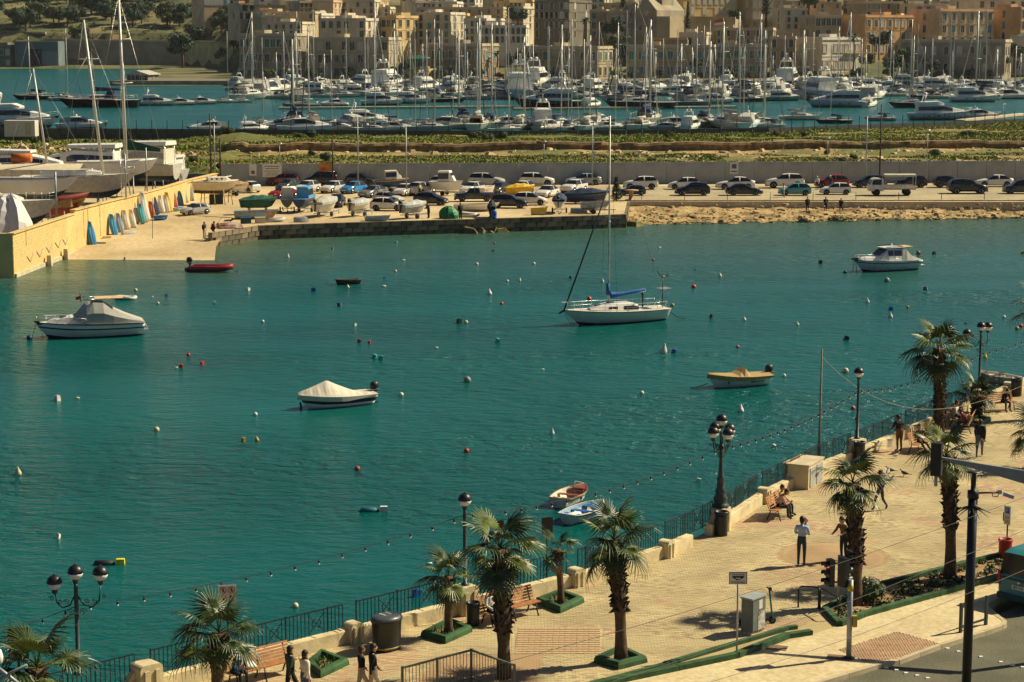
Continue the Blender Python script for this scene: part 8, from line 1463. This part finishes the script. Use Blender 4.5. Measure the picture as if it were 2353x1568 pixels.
# floating pontoons
for u0, v0, u1, v1, lab in ((640, 249, 1180, 246, 'grey floating pontoon of the middle berths on the left'), (1180, 251, 1690, 246, 'grey floating pontoon of the middle berths at the centre'), (2205, 278, 2352, 263, 'floating pontoon with turquoise posts by the power catamaran')):
 a, b = P(u0, v0, .3), P(u1, v1, .3); L = (b - a).length; tag(MB().box((L / 2, 0, .05), (L, 2.2, .5)).build('pontoon', CONC, None, a, atan2((b - a).y, (b - a).x)), lab, 'pontoon')
# ------------------------------------------------------------------ far shore: hill, town, trees
def shore(x): return 830 if x > -160 else (1222 if x < -215 else lerp(1222, 830, (x + 215) / 55))
def hz(x, y):
 if y < shore(x): return -.8
 u = x / y * 4600 + CX; L = lambda a, b, c: a if u < 430 else (lerp(a, b, (u - 430) / 126) if u < 556 else (lerp(b, c, (u - 556) / 34) if u < 590 else c))
 f = L(1252, 1172, 890); t = y - f
 return 1.6 if t < 0 else 1.6 + L(15.4, 15.4, 0) * min(1, t / 25) + min(t, 430) * L(.17, .12, .118) + max(0, t - 430) * .06 + (max(0, t - 60) * .02 * noise.noise((x * .012, y * .012, 0)) if t > 60 else 0)
vs = []; NX, NY = 110, 90
for i in range(NX + 1):
 x = lerp(-560, 560, i / NX)
 for j in range(NY + 1): y = 815 + 1100 * (j / NY) ** 1.25; vs.append((x, y, hz(x, y)))
tag(MB().add(vs, [(i * (NY + 1) + j, (i + 1) * (NY + 1) + j, (i + 1) * (NY + 1) + j + 1, i * (NY + 1) + j + 1) for i in range(NX) for j in range(NY)]).build('hillside', HILL), kind='structure')
sheet('waterfront_road', [(-165, 829, 1.75), (420, 829, 1.75), (420, 876, 1.85), (-165, 876, 1.85)], mat('far_road', (.16, .14, .1), .9))
tag(MB().box((130, 828.5, .2), (590, 1.2, 3.4)).build('far_quay', mat('far_quay_stone', (.3, .24, .15), .9, var=.25, scale=.3)), kind='structure')
ST = {k: mat('stone_' + k, c, .9, var=.16, scale=.16, bump=.1) for k, c in {'grey': (.3, .25, .17), 'tan': (.42, .33, .19), 'brown': (.3, .22, .13), 'pale': (.56, .48, .34), 'orange': (.58, .34, .15), 'peach': (.6, .42, .24), 'white': (.62, .57, .46), 'yellow': (.6, .43, .18), 'dark': (.17, .15, .11)}.items()}  # grey and dark partly carry shade in the stone colour, yellow partly sunlight
TRIM = mat('window_trim', (.48, .4, .27), .8, var=.08); SHUT = {'g': mat('green_shutter', (.01, .13, .09), .6), 't': mat('teal_shutter', (.03, .2, .26), .6), 'w': mat('white_shutter', (.5, .46, .38), .6), 'd': DARKG}
WM = {}
def wmesh(kind):
 if kind in WM: return WM[kind]
 a = MB(); b = MB()
 if kind[0] == 'a':
  arc = lambda w, h: [(-w, 0), (w, 0)] + [(w * cos(q * pi / 8), h - w + w * sin(q * pi / 8)) for q in range(9)]
  for mb, w, h, y0, y1, z0 in ((a, .75, 2.5, -.14, .05, 0), (b, .52, 2.2, -.18, 0, .1)): q = arc(w, h); mb.loft([[(x, y1, z + z0) for x, z in q], [(x, y0, z + z0) for x, z in q]], sm=False)
 else:
  for s in (-1, 1): a.box((s * .72, -.07, 1.0), (.2, .24, 2.2))
  a.box((0, -.07, 2.15), (1.7, .24, .24)).box((0, -.1, -.06), (1.9, .36, .16)); b.box((0, 0, 1.0), (1.26, .12, 2.06)); b.box((0, -.05, 1.0), (.08, .1, 2.0), m=1)
 o = a.build('window', TRIM); p = b.build('pane', [SHUT[kind[1]], TRIM]); WM[kind] = (o.data, p.data); bpy.data.objects.remove(o); bpy.data.objects.remove(p); return WM[kind]
def bld(u0, u1, vt, vb, Y, al, dp, mk, fl, nw, sw, wk, label, par=1, tops=1, nm='building', cat='building', bal=None):
 al = radians(min(34, al * 1.9) if al > 0 else al * 1.25); A = W(u0, vb, Y); T = W(u0, vt, Y); wt = W(u1, vb, Y).x - A.x; w = (wt - dp * abs(sin(al))) / cos(al); H = T.z - A.z; m = ST[mk]
 o = A.copy(); o.x += dp * abs(sin(al)) if al < 0 else 0; r = emp(nm, label, cat, o, -al); ext = max(2, A.z - hz(A.x, Y) + 4)
 MB().box((w / 2, dp / 2, (H - ext) / 2), (w, dp, H + ext)).build('wall', m, r)
 if par:
  mb = MB().box((w / 2, dp / 2, H + .1), (w + .7, dp + .7, .35))
  for q in ((w / 2, .15, w + .1, .3), (w / 2, dp - .15, w + .1, .3), (.15, dp / 2, .3, dp), (w - .15, dp / 2, .3, dp)): mb.box((q[0], q[1], H + .72), (q[2], q[3], .9))
  mb.build('cornice', TRIM if mk in ('grey', 'tan', 'brown') else m, r)
  for k in range(1, fl): MB().box((w / 2, dp / 2, H * k / fl), (w + .3, dp + .3, .22)).build('string_course', m, r)
 if tops:
  x = rnd(.2, .7) * w; MB().box((x, dp * .55, H + 1.3), (min(5, w * .35), dp * .4, 2.6)).build('roof_room', m, r)
  for k in range(2): MB().lathe([(.5, 0), (.6, .1), (.6, 1.1), (.1, 1.3)], 8, (rnd(.1, .9) * w, dp * rnd(.2, .5), H + .2)).build('water_tank', mat('pale_tank', (.45, .44, .4), .6), r)
 fh = H / fl; fr, pn = wmesh(wk); alt = wmesh(wk[0] + random.choice('wwgt'))[1]; sc = min(1.7, fh / 2.9)
 def win(x, y, z, rz, s=1): a = inst('window', fr, r, (x, y, z), (0, 0, rz), (sc * s, 1, sc)); inst('pane', alt if rnd(0, 1) < .28 else pn, a, (0, 0, 0))
 for f in range(fl):
  for i in range(nw):
   if rnd(0, 1) > .12: win(w * (i + .5) / nw, 0, fh * (f + .24), 0)
  for i in range(sw): win(w if al > 0 else 0, dp * (i + .5) / sw, fh * (f + .24), pi / 2 if al > 0 else -pi / 2)
 for f, i, n in (bal or ()):
  x = w * (i + n / 2) / nw; z = fh * (f + .2); b = MB().box((x, -.7, z - .1), (w * n / nw, 1.4, .25)).build('balcony', TRIM, r); mb = MB().box((x, -1.3, z + 1), (w * n / nw, .12, .12))
  for k in range(int(w * n / nw / .4)): mb.box((x - w * n / nw / 2 + .2 + k * .4, -1.3, z + .5), (.12, .1, .9))
  mb.build('balustrade', TRIM, b)
 return r, w, H
B_ = bld
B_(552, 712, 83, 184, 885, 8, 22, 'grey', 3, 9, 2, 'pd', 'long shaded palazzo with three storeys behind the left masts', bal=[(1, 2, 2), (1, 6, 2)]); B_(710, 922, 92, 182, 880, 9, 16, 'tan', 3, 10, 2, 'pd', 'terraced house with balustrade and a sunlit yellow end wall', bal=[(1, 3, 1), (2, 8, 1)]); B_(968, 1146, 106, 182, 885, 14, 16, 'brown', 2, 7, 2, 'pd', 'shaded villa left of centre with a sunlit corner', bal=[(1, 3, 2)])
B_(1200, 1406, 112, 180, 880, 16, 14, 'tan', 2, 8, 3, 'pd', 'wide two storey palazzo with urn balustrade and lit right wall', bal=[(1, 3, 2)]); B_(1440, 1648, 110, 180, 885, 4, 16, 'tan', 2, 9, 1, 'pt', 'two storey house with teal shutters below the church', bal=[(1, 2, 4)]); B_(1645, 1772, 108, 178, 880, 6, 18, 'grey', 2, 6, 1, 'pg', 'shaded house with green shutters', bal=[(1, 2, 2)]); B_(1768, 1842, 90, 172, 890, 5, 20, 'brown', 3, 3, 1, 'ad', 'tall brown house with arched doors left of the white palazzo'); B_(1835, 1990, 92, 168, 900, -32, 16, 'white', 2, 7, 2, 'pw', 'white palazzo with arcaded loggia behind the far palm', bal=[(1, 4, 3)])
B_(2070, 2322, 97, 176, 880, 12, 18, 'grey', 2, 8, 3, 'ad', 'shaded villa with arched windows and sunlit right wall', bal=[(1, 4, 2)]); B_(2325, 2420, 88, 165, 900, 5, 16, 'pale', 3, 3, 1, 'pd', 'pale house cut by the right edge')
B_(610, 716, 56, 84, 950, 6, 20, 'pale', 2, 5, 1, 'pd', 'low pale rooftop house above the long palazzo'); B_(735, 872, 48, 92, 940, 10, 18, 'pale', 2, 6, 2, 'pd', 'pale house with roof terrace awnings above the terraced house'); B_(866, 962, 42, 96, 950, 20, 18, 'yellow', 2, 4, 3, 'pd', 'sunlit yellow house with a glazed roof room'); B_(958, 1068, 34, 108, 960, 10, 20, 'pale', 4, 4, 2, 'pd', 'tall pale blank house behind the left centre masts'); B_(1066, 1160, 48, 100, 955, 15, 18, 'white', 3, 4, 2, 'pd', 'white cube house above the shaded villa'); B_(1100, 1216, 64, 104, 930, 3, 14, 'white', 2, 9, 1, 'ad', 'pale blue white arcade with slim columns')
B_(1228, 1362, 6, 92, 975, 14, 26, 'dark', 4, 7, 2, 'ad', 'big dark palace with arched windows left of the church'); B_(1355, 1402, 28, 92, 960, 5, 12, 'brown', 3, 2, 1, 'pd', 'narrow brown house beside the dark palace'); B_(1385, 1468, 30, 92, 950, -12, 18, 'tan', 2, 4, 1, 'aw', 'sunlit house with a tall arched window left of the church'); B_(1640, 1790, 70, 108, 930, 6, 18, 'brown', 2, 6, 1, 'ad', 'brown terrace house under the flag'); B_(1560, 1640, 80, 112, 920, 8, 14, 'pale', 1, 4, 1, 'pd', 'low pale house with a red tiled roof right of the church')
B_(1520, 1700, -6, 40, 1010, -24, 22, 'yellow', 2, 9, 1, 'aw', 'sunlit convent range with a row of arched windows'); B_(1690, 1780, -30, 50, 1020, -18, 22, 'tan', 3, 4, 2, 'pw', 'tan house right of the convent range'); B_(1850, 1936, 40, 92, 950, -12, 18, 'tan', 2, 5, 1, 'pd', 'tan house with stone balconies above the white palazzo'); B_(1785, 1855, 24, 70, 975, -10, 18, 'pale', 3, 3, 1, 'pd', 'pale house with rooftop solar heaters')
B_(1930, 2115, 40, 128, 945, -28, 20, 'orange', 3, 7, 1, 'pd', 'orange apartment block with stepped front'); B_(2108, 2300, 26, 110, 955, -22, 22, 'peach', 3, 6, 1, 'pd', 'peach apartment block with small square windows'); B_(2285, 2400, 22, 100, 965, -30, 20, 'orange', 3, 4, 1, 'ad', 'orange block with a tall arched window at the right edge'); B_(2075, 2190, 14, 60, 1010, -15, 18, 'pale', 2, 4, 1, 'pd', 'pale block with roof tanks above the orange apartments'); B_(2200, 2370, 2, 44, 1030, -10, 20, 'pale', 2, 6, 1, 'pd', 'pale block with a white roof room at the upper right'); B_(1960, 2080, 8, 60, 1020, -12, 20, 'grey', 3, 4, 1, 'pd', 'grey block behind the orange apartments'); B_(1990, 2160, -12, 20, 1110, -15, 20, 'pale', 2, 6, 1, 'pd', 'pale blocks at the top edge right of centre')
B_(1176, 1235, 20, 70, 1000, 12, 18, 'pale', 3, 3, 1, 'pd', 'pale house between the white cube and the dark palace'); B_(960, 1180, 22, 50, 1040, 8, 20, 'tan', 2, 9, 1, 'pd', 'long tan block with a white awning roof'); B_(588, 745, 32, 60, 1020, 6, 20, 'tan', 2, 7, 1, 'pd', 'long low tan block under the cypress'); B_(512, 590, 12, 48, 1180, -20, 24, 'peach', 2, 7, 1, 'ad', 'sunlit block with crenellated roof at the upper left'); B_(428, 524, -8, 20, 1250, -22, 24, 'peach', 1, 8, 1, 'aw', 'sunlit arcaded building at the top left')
bk = {}
for row, (Y0, Y1, a0, a1, vb_, st_) in enumerate(((985, 1030, 34, 56, 76, 92), (1060, 1110, 2, 30, 50, 70), (1140, 1190, -14, 10, 30, 80))):
 u = 575.
 while u < 2350:
  wd2 = rnd(55, 110); mk = random.choice(['pale', 'tan', 'pale', 'peach', 'white', 'tan', 'yellow', 'grey']); hs = min(HSE, key=lambda q: abs(q[0] - u))[1]; kk = '%s stone block, %s of the back rows above %s' % (mk, ('front', 'middle', 'last')[row], hs); bk[kk] = bk.get(kk, 0) + 1
  bld(u, u + wd2, rnd(a0, a1), vb_, rnd(Y0, Y1), random.choice([9, 14, -14, -22, 5]), rnd(12, 20), mk, 2 + (row == 1), int(wd2 / 17), 2, random.choice(['pd', 'pd', 'ad', 'pw']), kk + ('', ', the right one', ', the rightmost one')[min(2, bk[kk] - 1)], bal=[(random.randrange(2), rnd(0, 2), 1.5)]); u += st_ * rnd(.8, 1.3)
# church with gable and tower
r, w, H = B_(1462, 1578, 24, 95, 945, 22, 26, 'grey', 1, 0, 0, 'ad', 'shaded stone church with a pointed gable and round window', par=0, tops=0, nm='church', cat='church'); MB().loft([[(0, y, H), (w / 2, y, H + 6), (w, y, H)] for y in (-.3, 26)], sm=False).build('gable_roof', ST['grey'], r); MB().box((w * .3, 14, H + 8), (11, 11, 22)).build('tower', ST['grey'], r); MB().box((w + 3.5, 6, H * .3), (7, 12, H)).build('side_chapel', ST['tan'], r)
fr, pn = wmesh('ad')
for x, z, s in ((w * .5, 2, 1.7), (w * .2, 5, 1.1), (w * .8, 5, 1.1)): a = inst('window', fr, r, (x, 0, z), sc=(s, 1, s)); inst('pane', pn, a, (0, 0, 0))
MB().lathe([(1.5, -.1), (1.5, .1), (.9, .16), (.1, .16)], 14).build('round_window', TRIM, r).matrix_local = Matrix.Translation((w / 2, 0, H - 1)) @ Matrix.Rotation(pi / 2, 4, 'X')
# walls, hangar and fortifications
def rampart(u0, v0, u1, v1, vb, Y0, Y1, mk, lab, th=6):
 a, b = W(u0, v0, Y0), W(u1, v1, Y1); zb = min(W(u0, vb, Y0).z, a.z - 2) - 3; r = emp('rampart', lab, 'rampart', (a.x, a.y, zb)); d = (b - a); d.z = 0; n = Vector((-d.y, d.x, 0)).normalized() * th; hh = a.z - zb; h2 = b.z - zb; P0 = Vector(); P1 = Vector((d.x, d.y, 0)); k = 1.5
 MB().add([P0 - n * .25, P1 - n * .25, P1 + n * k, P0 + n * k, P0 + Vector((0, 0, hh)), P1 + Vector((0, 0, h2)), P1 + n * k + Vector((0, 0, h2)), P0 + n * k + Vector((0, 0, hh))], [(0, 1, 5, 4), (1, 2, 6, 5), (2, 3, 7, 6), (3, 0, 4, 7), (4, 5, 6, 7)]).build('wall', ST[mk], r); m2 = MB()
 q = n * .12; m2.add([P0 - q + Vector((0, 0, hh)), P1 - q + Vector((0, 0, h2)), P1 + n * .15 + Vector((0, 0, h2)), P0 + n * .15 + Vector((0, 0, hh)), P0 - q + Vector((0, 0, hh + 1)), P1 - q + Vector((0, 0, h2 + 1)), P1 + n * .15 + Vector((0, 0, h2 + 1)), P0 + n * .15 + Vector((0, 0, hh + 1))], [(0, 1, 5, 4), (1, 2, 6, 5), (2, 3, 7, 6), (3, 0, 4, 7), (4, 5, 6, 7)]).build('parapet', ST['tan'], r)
for a in ((-40, 74, 105, 78, 158, 1285, 1275, 'dark', 'shaded bastion wall behind the grey hangar'), (100, 92, 432, 99, 160, 1262, 1240, 'grey', 'long shaded bastion curtain along the far left water'), (428, 97, 556, 101, 150, 1235, 1170, 'yellow', 'sunlit curtain wall right of the round tree'), (222, 82, 258, 80, 98, 1290, 1262, 'yellow', 'short sunlit ruined wall among the trees'), (-40, 2, 330, 4, 25, 1420, 1420, 'tan', 'upper terrace wall of the far left slope'), (180, 14, 360, 14, 30, 1380, 1380, 'tan', 'middle terrace wall above the far left trees'), (585, 16, 945, 17, 40, 1150, 1150, 'yellow', 'long sunlit retaining wall above the rooftops'), (520, -30, 1250, -34, 26, 1320, 1330, 'grey', 'hazy grey city bastion along the top edge, left part'), (1240, -34, 2500, -30, 30, 1330, 1340, 'grey', 'hazy grey city bastion along the top edge, right part'), (1535, 42, 1690, 44, 78, 985, 975, 'tan', 'tall retaining wall below the convent'), (1500, 92, 1580, 92, 112, 915, 912, 'brown', 'garden wall in front of the church'), (930, 160, 985, 158, 182, 872, 866, 'yellow', 'small sunlit garden terrace wall right of the yellow corner')): rampart(*a)  # one bastion curtain: shaded run coloured grey, sunlit run coloured yellow
p = W(35, 158, 1228); r = emp('hangar', 'grey blue waterside hangar with tall open doorways at the far left', 'hangar', p, 0); sc_ = 1 / ppm(p); HG = mat('hangar_sheet', (.13, .17, .18), .8, var=.15, scale=.1); MB().box((50 * sc_, 9, 31 * sc_), (100 * sc_, 18, 62 * sc_)).build('wall', HG, r); MB().box((49 * sc_, -.15, 22 * sc_), (30 * sc_, .4, 44 * sc_)).build('doorway', BLACK, r); MB().box((80 * sc_, -.2, 20 * sc_), (34 * sc_, .5, 38 * sc_)).build('sliding_door', mat('hangar_door', (.2, .24, .24), .7), r)  # doorway is a black slab painting the dark inside of the opening
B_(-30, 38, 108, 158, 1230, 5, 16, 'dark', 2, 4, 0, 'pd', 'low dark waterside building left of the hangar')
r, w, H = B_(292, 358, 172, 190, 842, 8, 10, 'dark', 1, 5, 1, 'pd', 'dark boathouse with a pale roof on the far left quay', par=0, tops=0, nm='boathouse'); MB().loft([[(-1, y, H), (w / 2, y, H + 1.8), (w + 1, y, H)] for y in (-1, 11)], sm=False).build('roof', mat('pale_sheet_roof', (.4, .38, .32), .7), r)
r = emp('kiosk', 'green kiosk with a hipped roof in the waterfront garden', 'kiosk', W(940, 165, 872)); MB().box((4, 3, 2), (8, 6, 7)).build('kiosk_wall', GC, r); MB().box((4, 3, 6.2), (9, 7, 1.4), tap=.6).build('roof', mat('green_roof', (.02, .16, .07), .6), r)
p = W(1662, 72, 928); r = emp('flagpole', 'flagpole with a red and white flag above the brown terrace house', 'flag', p); MB().tube([(0, 0, -2), (0, 0, 6)], .1, 5).build('pole', ALU, r); MB().add([(0, 0, 5.8), (-4, 0, 5), (-4, 0, 3.6), (0, 0, 4.2)], [(0, 1, 2, 3)]).build('red_half', REDI, r).location = (0, .02, 0); MB().add([(0, 0, 4.2), (-4, 0, 3.6), (-4, 0, 2.6), (0, 0, 3)], [(0, 1, 2, 3)]).build('white_half', SIGNW, r)
# trees of the far shore
TC = [mat('far_leaf_dark', (.03, .055, .026), .8, var=.4, scale=.3), mat('far_leaf_olive', (.075, .095, .03), .8, var=.35, scale=.3)]; TP = []
for k in range(4):
 rd = random.Random(k); V = np.concatenate([leafball((rd.uniform(-2.6, 2.6), rd.uniform(-2.6, 2.6), 4.5 + rd.uniform(-1.6, 2)), (rd.uniform(1.3, 2.3),) * 2 + (rd.uniform(1., 1.7),), 170, .42, 900 + k * 20 + j) for j in range(10)]) if k < 3 else np.concatenate([leafball((0, 0, 1.5 + j * 1.1), (1.25 - j * .12,) * 2 + (.95,), 110, .3, 990 + j) for j in range(9)])
 o = quads('crown', V, TC[1 if k == 1 else 0]); t = MB().tube([(0, 0, -3), (.1, 0, 2), (.2, .1, 4.6)], [.4, .3, .15], 6).tube([(.1, 0, 2), (1.6, .6, 4.4)], [.2, .08], 5).tube([(.1, 0, 2.2), (-1.5, -.4, 4.6)], [.2, .08], 5).build('trunk', TRK); TP.append((o.data, t.data)); bpy.data.objects.remove(o); bpy.data.objects.remove(t)
def tree(u, v, Y, k, s, lab, grp='trees of the far shore', nm='tree'):
 p = W(u, v, Y); p.z = min(p.z, hz(p.x, Y) + 2) if Y > 1170 else p.z; r = emp(nm, lab, 'tree', p, rnd(0, 6), grp, s); inst('crown', TP[k][0], r, (0, 0, 0)); inst('trunk', TP[k][1], r, (0, 0, 0))
for a in ((420, 148, 1150, 0, 2.3, 'broad round tree at the foot of the sunlit curtain wall'), (515, 82, 1190, 1, 1.3, 'lone tree above the sunlit curtain wall'), (697, 38, 1080, 3, 1.6, 'cypress in front of the long retaining wall'), (1580, 76, 930, 3, 1.3, 'cypress right of the church gable'), (1432, 28, 990, 3, 1.4, 'cypress pair right of the dark palace'), (1690, 62, 985, 0, 1.1, 'dark pine in front of the convent terrace'), (1760, 40, 1005, 3, 1.9, 'big cypress at the tan house'), (1858, 28, 1030, 0, 1.4, 'dark tree above the rooftop solar heaters'), (1190, 62, 960, 0, 1.3, 'dark garden tree left of the dark palace'), (1185, 165, 872, 0, 1.2, 'tree between the shaded villa and the wide palazzo'), (1410, 95, 920, 0, 1.4, 'tall garden tree left of the church'), (1425, 130, 900, 1, 1.3, 'green garden tree beside the wide palazzo'), (1445, 150, 890, 0, 1.2, 'dark garden tree in front of the teal shuttered house'), (930, 172, 868, 0, .8, 'low tree beside the green kiosk'), (1600, 165, 872, 0, .8, 'dark low tree in front of the teal shuttered house'), (2020, 120, 905, 0, 1.2, 'tree left of the shaded villa'), (2085, 160, 868, 1, 1.2, 'leafy street tree in front of the shaded villa'), (2050, 172, 866, 0, 1.1, 'dark street tree under the far right masts'), (2140, 172, 866, 0, .8, 'small street tree by the villa door'), (2330, 150, 880, 0, 1.3, 'dark tree at the right edge of the waterfront'), (2300, 165, 868, 1, .9, 'thin street tree at the sunlit villa wall'), (2060, 30, 1040, 1, 1.3, 'green tree between the pale blocks'), (2230, 4, 1120, 0, 1.6, 'dark tree at the top right'), (1990, 160, 870, 0, .9, 'dark bush like tree right of the lone palm')): tree(*a)
SD = ['left end of the slope', 'slope above the hangar', 'slope above the ruined wall', 'slope above the curtain', 'slope below the arcaded building', 'right end of the slope']; tc = {}
for i in range(60):
 u = rnd(-20, 525); Y = rnd(1285, 1420) if i < 56 else rnd(1262, 1290); Y -= max(0, u - 430) * .55; x = (u - CX) / 4600 * Y; v = 75 - (hz(x, Y) - CAMZ) * 4600 / Y; k = i % 3; b = ('upper' if v < 45 else 'middle' if v < 72 else 'lower', ('dark', 'olive', 'dark')[k], SD[max(0, min(5, int(u / 90)))]); tc[b] = tc.get(b, 0) + 1
 tree(u, v, Y, k, rnd(1.3, 2.1), '%s %s tree on the %s' % (b[0], b[1], b[2]) + ('', ', second in its clump', ', third in its clump', ', fourth in its clump', ', fifth in its clump', ', sixth in its clump')[min(5, tc[b] - 1)], 'trees on the far left slope')
for i in range(26): u = 600 + i * 27 + rnd(-8, 8); tree(u, 14 + rnd(-2, 2), 1290, 0, rnd(.9, 1.3), 'dark tree in the row below the hazy city bastion', 'row of trees under the bastion')
V = []; rs = np.random.RandomState(4)
for i in range(420):
 u = rs.uniform(-30, 560); Y = rs.uniform(1262, 1430) - max(0, u - 430) * .55; x = (u - CX) / 4600 * Y; V.append(leafball((x, Y, hz(x, Y) + .3), (rs.uniform(1.5, 3.5), 2, rs.uniform(.6, 1.6)), 34, .5, i))
tag(quads('hillside_scrub', np.concatenate(V), [TC[1], TC[0]], None, np.repeat(rs.randint(0, 2, 420), 34)), kind='stuff')
for i in range(34): u = 575 + i * 52 + rnd(-18, 18); tree(u, 186, 866, (0, 1, 2)[i % 3], rnd(.45, .8), 'low waterfront tree below %s, %s one' % (min(HSE, key=lambda q: abs(q[0] - u))[1], ('left', 'middle', 'right')[i % 3]), 'low trees along the waterfront road')
FP = mat('far_frond', (.03, .05, .02), .7, var=.2)
for u, vb, vt, Y, sz, lab in ((1960, 168, 84, 868, 3.2, 'tall lone palm in front of the white palazzo'), (536, 130, 99, 1150, 4.2, 'palm against the sunlit curtain wall at the left'), (2042, 128, 76, 900, 3.4, 'dark palm left of the orange apartments'), (1346, 92, 46, 940, 3.0, 'palm in front of the dark palace'), (1142, 150, 122, 878, 2.6, 'palm at the sunlit corner of the shaded villa')):
 b = W(u, vb, Y); t = W(u, vt, Y); H = t.z - b.z; r = emp('palm_tree', lab, 'palm', b); MB().tube([(0, 0, -1), (.3, 0, H * .5), (0, 0, H)], [.45, .33, .3], 6).build('trunk', TRK, r)
 for i in range(22):
  a = i * 2.4; el = lerp(1.2, -.5, i / 22); mb = MB(); pts = [Vector((cos(a) * cos(el) * sz * q, sin(a) * cos(el) * sz * q, H + sin(el) * sz * q - .45 * sz * q * q)) for q in (0, .35, .7, 1)]; s = Vector((-sin(a), cos(a), 0)) * .28 * sz * .5; d = Vector((0, 0, -.3 * sz * .4))
  mb.loft([[p + s * w + d * w, p, p - s * w + d * w] for p, w in zip(pts, (.3, 1, .9, .1))], closed=False, cap=False).build('frond', FP, r)
# ------------------------------------------------------------------ thin sea haze
hz_ = MB().box((0, 780, 47), (1600, 1800, 100)).build('haze', mat('haze_air', (.8, .8, .8), var=0)); hm_ = hz_.data.materials[0]; hn = hm_.node_tree.nodes
for n in list(hn):
 if n.type != 'OUTPUT_MATERIAL': hn.remove(n)
pv_ = hn.new('ShaderNodeVolumePrincipled'); pv_.inputs['Color'].default_value = (.82, .86, .82, 1); pv_.inputs['Density'].default_value = .00003; pv_.inputs['Anisotropy'].default_value = .3
hm_.node_tree.links.new(pv_.outputs[0], [n for n in hn if n.type == 'OUTPUT_MATERIAL'][0].inputs['Volume']); tag(hz_, kind='stuff')
